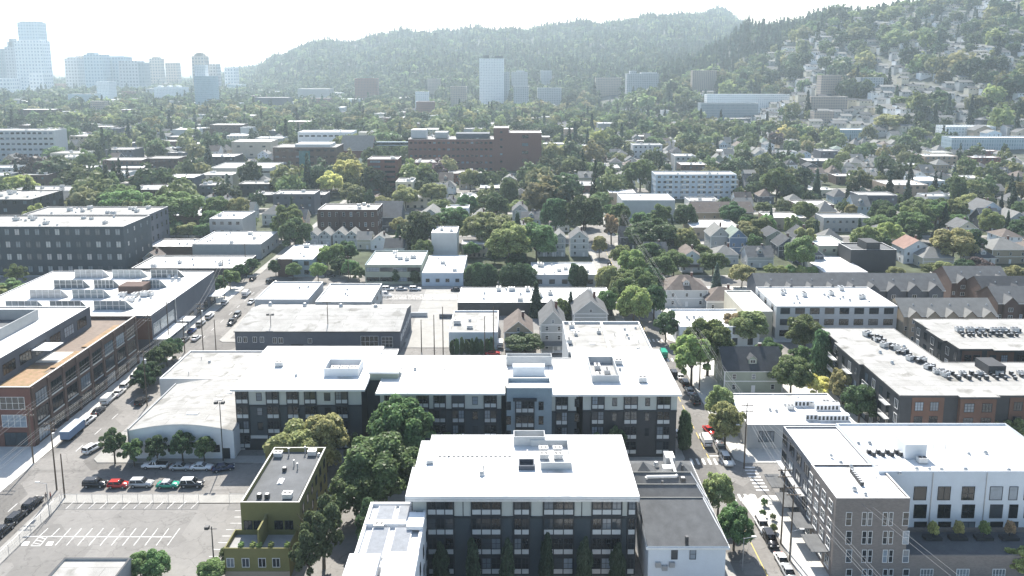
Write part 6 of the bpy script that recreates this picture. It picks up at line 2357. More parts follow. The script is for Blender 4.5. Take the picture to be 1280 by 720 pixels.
# ------------------------------------------------------------------ trees one can point at in the photograph
NAMED = [  # column, foot row, height, width, crown, leaf, label
    (372, 600, 12, 11, 'broad', 'leaf_olive', 'olive yellow rounded tree behind the olive green building'),
    (408, 590, 13.5, 9.5, 'oval', 'leaf_olive', 'taller olive brown tree right behind the olive green building'),
    (502, 590, 17, 13, 'oval', 'leaf_mid', 'big bushy green tree standing against the long slate complex'),
    (478, 640, 15, 14.5, 'broad', 'leaf_mid', 'large domed green tree left of the white-roofed slate block'),
    (446, 655, 11.5, 10, 'broad', 'leaf_mid', 'second domed green tree just left of the large domed one'),
    (405, 712, 13, 7.5, 'loose', 'leaf_dark', 'thin dark tree at the right wall of the olive green building'),
    (388, 730, 10, 6, 'loose', 'leaf_dark', 'shaded loose tree nearest the foot of the olive green building'),
    (470, 700, 11, 7, 'loose', 'leaf_dark', 'dark loose tree left of the narrow louvre-roofed building'),
    (897, 645, 9, 5.6, 'oval', 'leaf_olive', 'olive street tree beside the shingled saw-tooth roof, nearer the crosswalk'),
    (917, 688, 9, 6, 'oval', 'leaf_mid', 'green street tree beside the front corner of the shingled saw-tooth roof'),
    (906, 560, 11, 7.5, 'oval', 'leaf_olive', 'dense round olive street tree beside the low duct-covered roof'),
    (898, 530, 10, 6, 'oval', 'leaf_olive', 'slightly smaller round tree behind the dense olive street tree'),
    (855, 560, 9.5, 3.2, 'columnar', 'leaf_dark', 'narrow dark cypress at the east corner of the long slate complex'),
    (864, 482, 15, 11, 'loose', 'leaf_bright', 'sunlit bright green street tree beside the right avenue'),
    (884, 470, 16, 12, 'broad', 'leaf_mid', 'tall green tree behind the sunlit street tree'),
    (832, 428, 10, 8, 'loose', 'leaf_dark', 'dark street tree between the parked cars and the white two-storey shop'),
    (792, 412, 15, 11, 'oval', 'leaf_bright', 'bright bushy green tree behind the rear wing of the long complex'),
    (817, 400, 12, 8, 'broad', 'leaf_dark', 'dark tree at the bend of the right avenue, right of the bright bushy tree'),
    (670, 396, 13, 7, 'conifer', 'leaf_needle', 'dark pointed fir behind the tall grey gabled house'),
    (700, 405, 9, 6, 'loose', 'leaf_mid', 'small green tree between the tall grey gabled house and the half hidden one'),
    (895, 366, 12, 5.5, 'conifer', 'leaf_blue', 'blue spruce between the two brown hip-roofed houses'),
    (656, 444, 6.5, 10, 'spread', 'leaf_dark', 'low dark spreading tree before the tan gabled house'),
    (935, 432, 11, 11, 'broad', 'leaf_olive', 'olive brown tree behind the green dormered house'),
    (917, 426, 9, 8, 'loose', 'leaf_autumn', 'rust tinged tree left of the olive brown tree'),
    (988, 495, 10.5, 10, 'broad', 'leaf_mid', 'round green tree right of the green dormered house'),
    (1005, 442, 11.5, 11, 'broad', 'leaf_mid', 'full green tree before the long pale grey building'),
    (1026, 478, 15, 6.5, 'columnar', 'leaf_dark', 'tall narrow dark tree at the corner of the orange-panelled apartments'),
    (1040, 480, 9, 6.5, 'oval', 'leaf_olive', 'first dense oval tree beside the orange-panelled apartments'),
    (1053, 506, 9.5, 7, 'oval', 'leaf_olive', 'middle dense oval tree beside the orange-panelled apartments'),
    (1073, 532, 10.5, 7.5, 'oval', 'leaf_dark', 'largest dense oval tree beside the orange-panelled apartments'),
    (1020, 498, 6.5, 7, 'loose', 'leaf_yellow', 'pale yellow shrubby tree between the oval trees and the duct-covered roof'),
    (1053, 410, 5.5, 6, 'broad', 'leaf_bright', 'small bright tree before the long pale grey building'),
    (1100, 412, 5.5, 5.5, 'broad', 'leaf_bright', 'small bright tree at the roof edge of the orange-panelled apartments'),
    (1132, 418, 9, 4, 'columnar', 'leaf_dark', 'dark narrow tree between the orange-panelled apartments and the rear block'),
    (1236, 560, 8, 7, 'loose', 'leaf_olive', 'thin olive tree behind the white wing of the corner block'),
    (1268, 572, 9, 7, 'loose', 'leaf_mid', 'loose green tree behind the right end of the white wing'),
    (1275, 720, 5, 5, 'loose', 'leaf_bright', 'bright leafy tree at the lower right corner before the brick podium'),
    (144, 580, 8, 5.5, 'loose', 'leaf_dark', 'dark tree at the left corner of the curved-roof warehouse'),
    (168, 583, 6.5, 4.5, 'loose', 'leaf_mid', 'first small street tree before the white warehouse wall'),
    (197, 582, 6.8, 4.6, 'loose', 'leaf_dark', 'second small street tree before the white warehouse wall'),
    (229, 580, 7.5, 4.8, 'loose', 'leaf_dark', 'third and tallest street tree before the white warehouse wall'),
    (256, 579, 6.2, 4.4, 'loose', 'leaf_mid', 'fourth small street tree before the white warehouse wall'),
    (180, 492, 7, 6, 'loose', 'leaf_dark', 'dark street tree left of the plain pale grey roof'),
    (195, 470, 8, 6.5, 'loose', 'leaf_dark', 'second dark street tree left of the plain pale grey roof'),
    (209, 458, 7.5, 6, 'loose', 'leaf_dark', 'third dark street tree left of the plain pale grey roof'),
    (187, 482, 6.5, 6, 'broad', 'leaf_dark', 'dense dark tree between the first and second street trees left of the plain pale roof'),
    (216, 449, 6.5, 6, 'broad', 'leaf_dark', 'dark tree at the crossing end of the street trees left of the plain pale roof'),
    (543, 712, 5, 4.5, 'loose', 'leaf_bright', 'small bright tree at the front foot of the white-roofed slate block'),
    (27, 248, 15, 17, 'spread', 'leaf_bright', 'bright green spreading tree below the grey apartment slab'),
    (139, 268, 13, 20, 'spread', 'leaf_dark', 'wide dark green tree right of the long white low building'),
    (434, 238, 21, 21, 'spread', 'leaf_yellow', 'brightest yellow tree left of the narrow brick tower'),
    (414, 246, 16, 16, 'broad', 'leaf_yellow', 'yellow green tree left of the brightest yellow tree'),
    (440, 256, 13, 16, 'broad', 'leaf_olive', 'olive tree in front of the brightest yellow tree'),
    (385, 238, 15, 10, 'oval', 'leaf_mid', 'tall green tree left of the yellow trees'),
    (507, 262, 14, 15, 'broad', 'leaf_olive', 'olive yellow tree right of the narrow brick tower'),
    (542, 258, 14, 16, 'broad', 'leaf_olive', 'broad olive tree before the brick hospital'),
    (476, 266, 10, 12, 'broad', 'leaf_olive', 'low olive tree below the narrow brick tower'),
    (588, 240, 16, 14, 'broad', 'leaf_olive', 'olive green tree before the stair tower of the hospital'),
    (636, 258, 18, 11, 'columnar', 'leaf_dark', 'tall dark tree below the plain brick wing'),
    (694, 296, 20, 14, 'oval', 'leaf_dark', 'first of two tall dark trees behind the triple gables'),
    (730, 300, 22, 18, 'broad', 'leaf_dark', 'broader of the two tall dark trees behind the triple gables'),
    (705, 250, 17, 18, 'spread', 'leaf_dark', 'spreading grey green tree right of the plain brick wing'),
    (815, 322, 17, 22, 'spread', 'leaf_dark', 'huge dark crown right of the right avenue'),
    (812, 335, 11, 12, 'broad', 'leaf_mid', 'lit green tree before the huge dark crown'),
    (857, 290, 15, 11, 'oval', 'leaf_dark', 'round topped tree right of the plain grey-fronted hall'),
    (764, 305, 15, 8, 'loose', 'leaf_autumn', 'rust tinged street tree before the plain grey-fronted hall'),
    (749, 322, 10, 6.5, 'oval', 'leaf_olive', 'yellow green street tree right of the lone pale gable'),
    (858, 325, 15, 10, 'oval', 'leaf_olive', 'olive autumn tree left of the tall pale gable'),
    (842, 345, 11, 12, 'broad', 'leaf_mid', 'green tree behind the brown hip-roofed house'),
    (891, 345, 10, 11, 'broad', 'leaf_mid', 'leafy tree right behind the brown hip-roofed house'),
    (927, 360, 9, 10, 'broad', 'leaf_olive', 'olive tree behind the low brown-roofed house'),
    (800, 240, 22, 18, 'broad', 'leaf_mid', 'tall green tree left of the pale blue apartments'),
    (970, 252, 22, 17, 'broad', 'leaf_mid', 'sunlit big tree right of the pale blue apartments'),
    (1004, 248, 19, 8, 'conifer', 'leaf_needle', 'first dark fir right of the sunlit big tree'),
    (1020, 250, 21, 9, 'conifer', 'leaf_needle', 'taller dark fir right of the sunlit big tree'),
    (1101, 298, 12, 14, 'broad', 'leaf_mid', 'left of the twin green trees above the black box house'),
    (1138, 302, 14.5, 16, 'broad', 'leaf_mid', 'right and larger of the twin green trees'),
    (1190, 332, 17, 17, 'broad', 'leaf_olive', 'golden crown tree left of the large pale blue gabled house'),
    (1208, 330, 15, 14, 'broad', 'leaf_dark', 'dark tree right against the golden crown tree'),
    (1133, 262, 19, 9, 'conifer', 'leaf_needle', 'tall dark conifer above the twin green trees'),
    (1196, 262, 20, 10, 'columnar', 'leaf_dark', 'dark column tree above the golden crown tree'),
    (1020, 298, 10, 5, 'conifer', 'leaf_needle', 'dark cypress before the low white-roofed apartments'),
    (1005, 318, 13, 10, 'loose', 'leaf_olive', 'olive tree left of the pale sage building'),
    (988, 300, 13, 7, 'loose', 'leaf_mid', 'loose green tree left of the low white-roofed apartments'),
    (1120, 130, 24, 10, 'conifer', 'leaf_needle', 'dark conifer on the hillside above the tan apartments'),
    (104, 142, 26, 12, 'conifer', 'leaf_needle', 'tall solitary cypress of the left city'),
    (241, 130, 22, 10, 'conifer', 'leaf_needle', 'pointed cypress left of the blue glass office block'),
    (1110, 166, 20, 30, 'spread', 'leaf_olive', 'very wide rounded crown on the lower hillside'),
    (1270, 360, 9, 9, 'broad', 'leaf_olive', 'olive tree at the right edge behind the brown townhouses'),
    (1232, 415, 5, 6, 'broad', 'leaf_bright', 'small bright tree right of the tan townhouse row'),
    (1186, 412, 5, 7, 'broad', 'leaf_dark', 'small dark tree before the tan townhouse row'),
]
for px, py, H, W, kd, lf, lb in NAMED:
    x, y, z = G(px, py)
    tree(x, y, z, H, W, kd, lf, lb)
    block(x - W * .25, x + W * .25, y - W * .25, y + W * .25, 0)
# clumps and rows
ROWS = [(472, 352, 7, 4.5, 'columnar', 'leaf_dark', 'columnar trees in front of the grey green office'), (496, 354, 7.2, 4.5, 'columnar', 'leaf_dark', 'columnar trees in front of the grey green office'), (520, 354, 7.2, 4.5, 'columnar', 'leaf_dark', 'columnar trees in front of the grey green office'),
        (449, 352, 6, 5.5, 'broad', 'leaf_mid', ''), (367, 350, 7, 6, 'broad', 'leaf_mid', ''), (398, 352, 8, 6, 'broad', 'leaf_bright', ''), (410, 338, 11, 8, 'oval', 'leaf_bright', ''), (420, 338, 12, 8, 'oval', 'leaf_mid', ''), (434, 334, 12, 9, 'broad', 'leaf_dark', ''), (345, 345, 7, 6, 'broad', 'leaf_dark', ''),
        (352, 300, 12, 10, 'broad', 'leaf_mid', ''), (370, 296, 12, 8, 'broad', 'leaf_autumn', ''), (376, 303, 6, 6, 'broad', 'leaf_autumn', ''),
        (499, 310, 12, 7, 'conifer', 'leaf_dark', ''), (509, 312, 13, 7, 'conifer', 'leaf_needle', ''), (522, 314, 15, 8, 'conifer', 'leaf_dark', ''), (531, 314, 14, 7, 'conifer', 'leaf_needle', ''), (516, 300, 14, 9, 'conifer', 'leaf_dark', ''),
        (590, 356, 9, 7, 'columnar', 'leaf_dark', ''), (600, 358, 10, 7, 'columnar', 'leaf_dark', ''), (612, 357, 9, 7, 'columnar', 'leaf_dark', ''), (635, 358, 9, 7, 'columnar', 'leaf_dark', ''), (647, 358, 10, 7, 'columnar', 'leaf_dark', ''), (659, 358, 9.5, 7, 'columnar', 'leaf_dark', ''),
        (718, 358, 9, 5, 'columnar', 'leaf_dark', ''), (726, 359, 9, 5, 'columnar', 'leaf_dark', ''), (754, 362, 9, 6, 'columnar', 'leaf_olive', ''), (762, 366, 10, 7, 'oval', 'leaf_olive', ''), (773, 378, 11, 7, 'oval', 'leaf_olive', ''), (780, 365, 9, 8, 'broad', 'leaf_mid', ''), (790, 345, 9, 9, 'broad', 'leaf_mid', ''), (798, 362, 9, 8, 'loose', 'leaf_mid', ''),
        (783, 392, 14, 10, 'oval', 'leaf_mid', ''), (803, 384, 13, 10, 'broad', 'leaf_mid', ''), (812, 372, 12, 10, 'oval', 'leaf_dark', ''), (790, 352, 13, 10, 'broad', 'leaf_bright', ''), (776, 340, 12, 9, 'oval', 'leaf_mid', ''), (826, 356, 12, 10, 'broad', 'leaf_mid', ''), (713, 404, 11, 6, 'conifer', 'leaf_needle', ''), (758, 398, 10, 7, 'broad', 'leaf_mid', ''), (630, 318, 8, 8, 'broad', 'leaf_mid', ''), (618, 330, 7, 7, 'broad', 'leaf_dark', ''), (425, 345, 8, 7, 'broad', 'leaf_dark', ''), (438, 348, 8, 7, 'oval', 'leaf_mid', ''), (645, 336, 8, 8, 'broad', 'leaf_dark', ''),
        (580, 352, 5, 4, 'broad', 'leaf_mid', ''), (590, 324, 8, 7, 'broad', 'leaf_mid', ''), (607, 300, 9, 8, 'broad', 'leaf_dark', ''),
        (255, 302, 9, 9, 'broad', 'leaf_mid', ''), (236, 300, 9, 10, 'broad', 'leaf_olive', ''), (205, 302, 8, 9, 'broad', 'leaf_mid', ''), (220, 298, 9, 9, 'broad', 'leaf_dark', ''), (268, 292, 12, 12, 'broad', 'leaf_mid', ''), (286, 288, 9, 9, 'broad', 'leaf_olive', ''), (312, 288, 8, 9, 'broad', 'leaf_mid', ''),
        (272, 372, 8, 8, 'loose', 'leaf_dark', ''), (288, 362, 8, 8, 'loose', 'leaf_mid', ''), (300, 352, 7, 7, 'loose', 'leaf_dark', ''), (315, 342, 7, 6, 'loose', 'leaf_dark', ''),
        (15, 372, 7, 9, 'loose', 'leaf_mid', ''), (-8, 378, 7, 8, 'loose', 'leaf_olive', ''), (22, 360, 9, 8, 'loose', 'leaf_mid', ''),
        (640, 300, 9, 9, 'broad', 'leaf_mid', ''), (658, 292, 8, 8, 'broad', 'leaf_bright', ''), (620, 268, 12, 9, 'oval', 'leaf_dark', ''),
        (962, 345, 5, 5, 'broad', 'leaf_bright', ''), (975, 346, 5, 5, 'broad', 'leaf_bright', ''), (988, 346, 5, 5, 'broad', 'leaf_bright', ''), (1002, 347, 5, 5, 'broad', 'leaf_bright', ''), (1014, 347, 5, 5, 'broad', 'leaf_bright', ''),
        (1145, 380, 4.5, 3, 'columnar', 'leaf_dark', ''), (1126, 378, 4.5, 3, 'columnar', 'leaf_dark', ''),
        (960, 458, 8, 7, 'broad', 'leaf_mid', ''), (1000, 470, 9, 7, 'loose', 'leaf_mid', ''), (874, 330, 9, 9, 'broad', 'leaf_mid', ''), (932, 300, 10, 10, 'broad', 'leaf_olive', ''), (950, 300, 11, 10, 'broad', 'leaf_olive', ''), (942, 318, 9, 8, 'loose', 'leaf_mid', ''),
        (1180, 350, 8, 9, 'broad', 'leaf_olive', ''), (1165, 346, 6, 8, 'broad', 'leaf_mid', ''), (1120, 352, 6, 7, 'broad', 'leaf_olive', ''), (1222, 345, 8, 9, 'broad', 'leaf_plum', ''), (1205, 345, 7, 8, 'broad', 'leaf_dark', '')]
for px, py, H, W, kd, lf, _ in ROWS:
    x, y, z = G(px, py)
    tree(x, y, z, H * g.uniform(.94, 1.06), W * g.uniform(.94, 1.08), kd, lf)
    block(x - W * .2, x + W * .2, y - W * .2, y + W * .2, 0)
for px, py, H, W, lf, lb in ((176, 723, 4.6, 4.4, 'leaf_mid', 'big grey green bush right of the small flat roof by the car park'), (196, 724, 4.8, 4.6, 'leaf_mid', 'second big bush right of the small flat roof by the car park'),
                             (266, 724, 3.2, 4.6, 'leaf_bright', 'bright green bush at the foot of the olive green building'), (285, 700, 2.4, 2.6, 'leaf_olive', 'olive hedge bush between the car park and the olive green building')):
    x, y, z = G(px, py)
    shrub(x, y, z + .15, H, W, 'broad', lf, lb)
for k in range(9):      # clipped cypresses before the small white shop
    x, y, z = G(565 + k * 6.2, 443)
    shrub(x, y, z, 4.6 + (k % 3) * .5, 1.5, 'columnar', 'leaf_dark', None)
for k, (px, H) in enumerate(((551, 9), (590, 10), (635, 9.5), (684, 10.5), (730, 10), (772, 9))):   # dark columns at the front of the slate block
    x = PY(px, 690, 116.9)[0]
    tree(x, 116.9, 0, H, 2.4, 'columnar', 'leaf_needle', ['first', 'second', 'third', 'fourth', 'fifth', 'sixth'][k] + ' narrow dark tree from the left against the front of the slate block')
for px, py, H in ((527, 580, 8), (560, 578, 7), (445, 585, 8), (540, 585, 7), (575, 585, 8), (770, 577, 8), (748, 580, 7)):
    x, y, z = G(px, py)
    tree(x, y, z, H, 4.2, 'loose', 'leaf_dark')

# trees of the wider city: nearer ones stand on their own, the rest are one mass
cand = []
yy = 300.0
while yy < 1500:
    step = 10.5 if yy < 600 else 12.5
    xx = -0.74 * (yy * .988 + 14)
    lim = .78 * (yy * .988 + 14)
    while xx < lim:
        x, y = xx + g.uniform(-4, 4), yy + g.uniform(-4, 4)
        xx += step
        z = float(terrain(x, y))
        hill = z > 6
        big = math.sin(x * .013 + 1.7) * math.sin(y * .011 + .6)
        p_ = (.66 if x > -40 else .58) + .24 * big
        if hill:
            p_ = .6
        if x < -60 and y < 420:
            p_ = .25
        resid = x > 70 and y < 760 and not hill
        if resid:
            p_ *= .97
        if g.random() > p_:
            continue
        H = (8 + 13 * g.random() ** 1.4 if not hill else 12 + 18 * g.random() ** 1.2) if not resid else g.uniform(6.5, 15.5)
        if any(a[0] < x < a[1] and a[2] < y < a[3] for a in FRONT) and g.random() < .96:
            continue
        if taken(x, y, 1.5) or (on_road(x, y, 4.5) and g.random() < .8):
            continue
        cand.append((x, y, z, H))
    yy += step
cand.sort(key=lambda c: c[1])
N_IND = 300 - len(NAMED) - len(ROWS) - 13


def pick(x, y, z):
    c = g.random()
    if c < (.16 if z > 6 else .12):
        return 'conifer', 'leaf_needle'
    if c < .2:
        return 'columnar', 'leaf_dark'
    k = g.choice(('broad', 'broad', 'oval', 'spread', 'loose'))
    if z > 6:
        return k, g.choice(('leaf_mid', 'leaf_dark', 'leaf_dark', 'leaf_dark', 'leaf_mid', 'leaf_olive', 'leaf_bright'))
    return k, g.choice(('leaf_mid', 'leaf_mid', 'leaf_dark', 'leaf_dark', 'leaf_olive', 'leaf_bright', 'leaf_olive', 'leaf_mid', 'leaf_yellow' if g.random() < .03 else 'leaf_mid', 'leaf_plum' if g.random() < .05 else 'leaf_dark'))


for x, y, z, H in cand[:N_IND]:
    kd, lf = pick(x, y, z)
    H2 = H * (1.35 if kd == 'conifer' else 1)
    tree(x, y, z, H2, H2 * ({'conifer': .45, 'columnar': .4, 'spread': 1.15}.get(kd, .85)) * g.uniform(.85, 1.15), kd, lf)

# low crowns for the mass of trees
TINT = {'leaf_mid': (.1, .15, .042), 'leaf_dark': (.052, .088, .033), 'leaf_bright': (.15, .2, .045), 'leaf_olive': (.155, .165, .055), 'leaf_yellow': (.4, .36, .08), 'leaf_plum': (.1, .075, .07), 'leaf_needle': (.034, .062, .038)}


def low_crown(kind, n, seed, size):
    pts, nm = crown_points(kind, n, seed)
    rg = np.random.default_rng(seed)
    if len(pts) > n:
        i = rg.choice(len(pts), n, replace=False)
        pts, nm = pts[i], nm[i]
    return cards(pts, nm, size, rng=rg, jit=.5, asp=1.0 if kind != 'conifer' else 1.3)


def mass(name, items, label, lod):
    n, size = lod
    protos = {k: [low_crown(k, n, s, size * (1.0 if k != 'conifer' else .75)) for s in (1, 2, 3)] for k in ('broad', 'oval', 'conifer')}
    V, T = [], []
    for x, y, z, H, kd, lf in items:
        k = 'conifer' if kd == 'conifer' else ('oval' if kd in ('oval', 'columnar') else 'broad')
        p = protos[k][g.randrange(3)]
        a = g.uniform(0, 6.28)
        c, s = math.cos(a), math.sin(a)
        W = H * {'conifer': .42, 'columnar': .45, 'spread': 1.2}.get(kd, .9)
        q = np.empty_like(p)
        q[:, 0] = (p[:, 0] * c - p[:, 1] * s) * W + x
        q[:, 1] = (p[:, 0] * s + p[:, 1] * c) * W + y
        q[:, 2] = p[:, 2] * H * .97 + z
        V.append(q)
        t = np.array(TINT[lf]) * g.uniform(.75, 1.7) * np.array([g.uniform(.85, 1.2), 1, g.uniform(.8, 1.2)])
        T.append(np.tile([*t, 1], (len(q), 1)))
    o = put(name, mesh_np(name, np.concatenate(V), ['leaf_far'], tint=np.concatenate(T)))
    o['kind'] = 'stuff'
    o['label'] = label
    o['category'] = 'trees'
    return o


rest = []
for x, y, z, H in cand[N_IND:]:
    kd, lf = pick(x, y, z)
    rest.append((x, y, z, H * (1.5 if kd == 'conifer' else 1.05), kd, lf))
near_mass = [r for r in rest if r[1] < 720]
far_mass = [r for r in rest if r[1] >= 720]
mass('city_woodland', near_mass, 'mass of garden and street trees between the houses', (720, .057))
mass('city_woodland', far_mass, 'mass of small distant trees across the far city', (230, .095))
hills = []
yy = 1500.0
while yy < 3500:
    step = 15 if yy < 2200 else 20
    lim0, lim1 = PD(-30, yy), PD(1310, yy)
    xx = lim0
    while xx < lim1:
        x, y = xx + g.uniform(-7, 7), yy + g.uniform(-7, 7)
        xx += step
        z = float(terrain(x, y))
        if z < 4 and g.random() > .45:
            continue
        if taken(x, y, 3) or any(a[0] < x < a[1] and a[2] < y < a[3] for a in FRONT):
            continue
        pxc = col_of(x, y, z)
        con = g.random() < (.92 if 835 < pxc < 985 and y < 2100 else (.5 if z > 40 else .2))
        if con:
            hills.append((x, y, z, g.uniform(20, 36), 'conifer', 'leaf_needle'))
        else:
            hills.append((x, y, z, g.uniform(13, 24), 'broad', g.choice(('leaf_mid', 'leaf_dark', 'leaf_dark', 'leaf_dark'))))
    yy += step * .95
mass('hill_forest', hills, 'mixed forest covering the hazy hills', (76, .145))

# far low roofs of the plain below the skyline
FAR = 0
for _ in range(900):
    if FAR >= 90:
        break
    y = g.uniform(1250, 2600)
    px = g.uniform(-20, 480)
    x = PD(px, y)
    w, d, h = g.uniform(18, 60), g.uniform(15, 30), g.choice((6, 8, 10, 14, 18, 24))
    if float(terrain(x, y)) > 3 or taken(x + w / 2, y + d / 2, w * .5):
        continue
    wl = g.choice(('far_white', 'far_grey', 'far_tan', 'far_brick', 'far_white', 'far_blue'))
    r_, *_ = building('flat_building', None, None, h, wl, g.choice(('white_roof', 'pale_roof', 'grey_roof')), ground=(x, x + w, y, y + d), group='flat roofed blocks across the city', z0=-.5)
    autolabel(r_, {'far_white': 'white', 'far_grey': 'grey', 'far_tan': 'beige', 'far_brick': 'brick', 'far_blue': 'blue grey'}[wl] + (' tall' if h > 12 else ' low') + ' far block', x + w / 2, y)
    FAR += 1
# ------------------------------------------------------------------ vehicles
_carmesh = {}
CAR = {  # side profile of the body (x, z) and of the glass house, for a car pointing along +x
    'sedan': (4.6, [(-2.3, .35), (-2.28, .75), (-2.2, .92), (-1.5, 1.0), (.75, .98), (1.75, .88), (2.2, .72), (2.3, .5), (2.28, .35)], [(-1.65, .98), (-1.0, 1.42), (.15, 1.44), (.95, .97)], 1.78),
    'hatch': (4.1, [(-2.05, .35), (-2.05, .8), (-1.98, .98), (.75, 1.0), (1.6, .88), (2.0, .7), (2.05, .35)], [(-1.98, .97), (-1.65, 1.47), (.15, 1.5), (.95, .99)], 1.75),
    'suv': (4.7, [(-2.35, .42), (-2.35, .9), (-2.28, 1.1), (.95, 1.12), (1.9, 1.02), (2.28, .85), (2.35, .42)], [(-2.28, 1.09), (-2.05, 1.72), (.2, 1.75), (1.05, 1.11)], 1.88),
    'van': (5.4, [(-2.7, .4), (-2.7, 1.1), (1.35, 1.15), (2.2, 1.02), (2.65, .8), (2.7, .4)], [(-2.7, 1.09), (-2.66, 2.15), (.7, 2.2), (1.55, 1.13)], 1.95),
    'pickup': (5.5, [(-2.75, .45), (-2.75, 1.05), (-.35, 1.08), (1.05, 1.1), (2.2, 1.02), (2.65, .85), (2.75, .45)], [(-.45, 1.07), (-.3, 1.75), (.55, 1.77), (1.2, 1.08)], 1.9)}


def car_meshes(kind):
    if kind in _carmesh:
        return _carmesh[kind]
    L, body, cab, w = CAR[kind]
    hw = w / 2

    def extr(prof, y0, y1, taper):
        bm = bmesh.new()
        n = len(prof)
        lo = [bm.verts.new((x, -y0, z)) for x, z in prof]
        hi = [bm.verts.new((x, y0, z)) for x, z in prof]
        bm.faces.new(lo[::-1] if False else lo)
        bm.faces.new(hi[::-1])
        for i in range(n):
            j = (i + 1) % n
            bm.faces.new((lo[j], lo[i], hi[i], hi[j]))
        zmin, zmax = min(p[1] for p in prof), max(p[1] for p in prof)
        for v in bm.verts:
            t = (v.co.z - zmin) / (zmax - zmin)
            v.co.y *= 1 - taper * t
        bmesh.ops.recalc_face_normals(bm, faces=bm.faces)
        return bm

    def done(bm, name, mats, bev):
        bmesh.ops.bevel(bm, geom=list(bm.edges), offset=bev, segments=2, affect='EDGES', clamp_overlap=True)
        me = bpy.data.meshes.new(name)
        bm.to_mesh(me)
        bm.free()
        for k in mats:
            me.materials.append(M[k])
        me.polygons.foreach_set("use_smooth", [True] * len(me.polygons))
        return me
    res = {}
    res['body'] = done(extr(body, hw, hw, .06), 'body', ['paint_white'], .05)
    res['windows'] = done(extr(cab, hw * .93, hw * .9, .2), 'windows', ['car_glass'], .03)
    # roof and pillars
    m = MB()
    (a, za), (b, zb), (c, zc), (d, zd) = cab
    yt = hw * .93 * .8 + .012
    yb_ = hw * .93 + .012
    m.face([(b - .04, -yt, zb + .014), (c + .04, -yt, zc + .014), (c + .04, yt, zc + .014), (b - .04, yt, zb + .014)])
    m.box(b - .04, c + .04, -yt, yt, min(zb, zc) - .07, min(zb, zc) + .0)
    for s in (-1, 1):
        for (p, q, wd) in (((a, za), (b, zb), .1), ((d, zd), (c, zc), .08), (((a + d) / 2 - .1, za), ((b + c) / 2 - .05, zb), .07)):
            m.face([(p[0] - wd, s * yb_, p[1]), (p[0] + wd, s * yb_, p[1]), (q[0] + wd, s * yt, q[1]), (q[0] - wd, s * yt, q[1])])
    if kind == 'van':
        m.box(-2.69, -.1, -yb_ + .02, yb_ - .02, 1.1, 2.12)
    res['roof'] = m.mesh('roof', ['paint_white'])
    if kind == 'pickup':
        t = MB().box(-2.68, -.5, -hw * .84, hw * .84, 1.085, 1.1)
        res['load_bed'] = t.mesh('load_bed', ['rubber'])
    wr = .34 if kind in ('sedan', 'hatch') else .38
    wm = MB().tube((0, -.11, 0), (0, .11, 0), wr, wr, 14)
    res['wheel'] = wm.mesh('wheel', ['rubber'])
    rm = MB().tube((0, -.115, 0), (0, .115, 0), wr * .6, wr * .6, 10)
    res['rim'] = rm.mesh('rim', ['metal'])
    hl = MB().box(L / 2 - .16, L / 2 + .005, -.16, .16, .62, .76)
    res['headlight'] = hl.mesh('headlight', ['lamp_lens'])
    tl = MB().box(-L / 2 - .01, -L / 2 + .1, -.12, .12, .72, .92)
    res['taillight'] = tl.mesh('taillight', ['tail_lens'])
    res['dims'] = (L, hw, wr)
    _carmesh[kind] = res
    return res


def car(px, py, kind, col, ang, label, z=.03, group='cars parked along the streets', at=None):
    """ang in degrees: 0 points to the right of the picture, 90 away from the camera"""
    cm = car_meshes(kind)
    x, y = at if at else P(px, py, .7)
    L, hw, wr = cm['dims']
    name = {'sedan': 'parked_car', 'hatch': 'parked_car', 'suv': 'parked_car', 'van': 'van', 'pickup': 'pickup_truck'}[kind]
    r = thing(name, (x, y, z), {'van': 'van', 'pickup': 'pickup truck'}.get(kind, 'car'), label, group, R(ang))
    for part in ('body', 'roof'):
        o = put(part, cm[part], r)
        o.material_slots[0].link = 'OBJECT'
        o.material_slots[0].material = M['paint_' + col]
    put('windows', cm['windows'], r)
    if 'load_bed' in cm:
        put('load_bed', cm['load_bed'], r)
    for sx in (-.3, .31):
        for s in (-1, 1):
            w_ = put('wheel', cm['wheel'], r, (L * sx, s * (hw - .1), wr))
            put('rim', cm['rim'], w_)
    for s in (-1, 1):
        put('headlight', cm['headlight'], r, (0, s * hw * .68, 0 if kind in ('sedan', 'hatch') else .12))
        put('taillight', cm['taillight'], r, (0, s * hw * .72, 0))
    return r


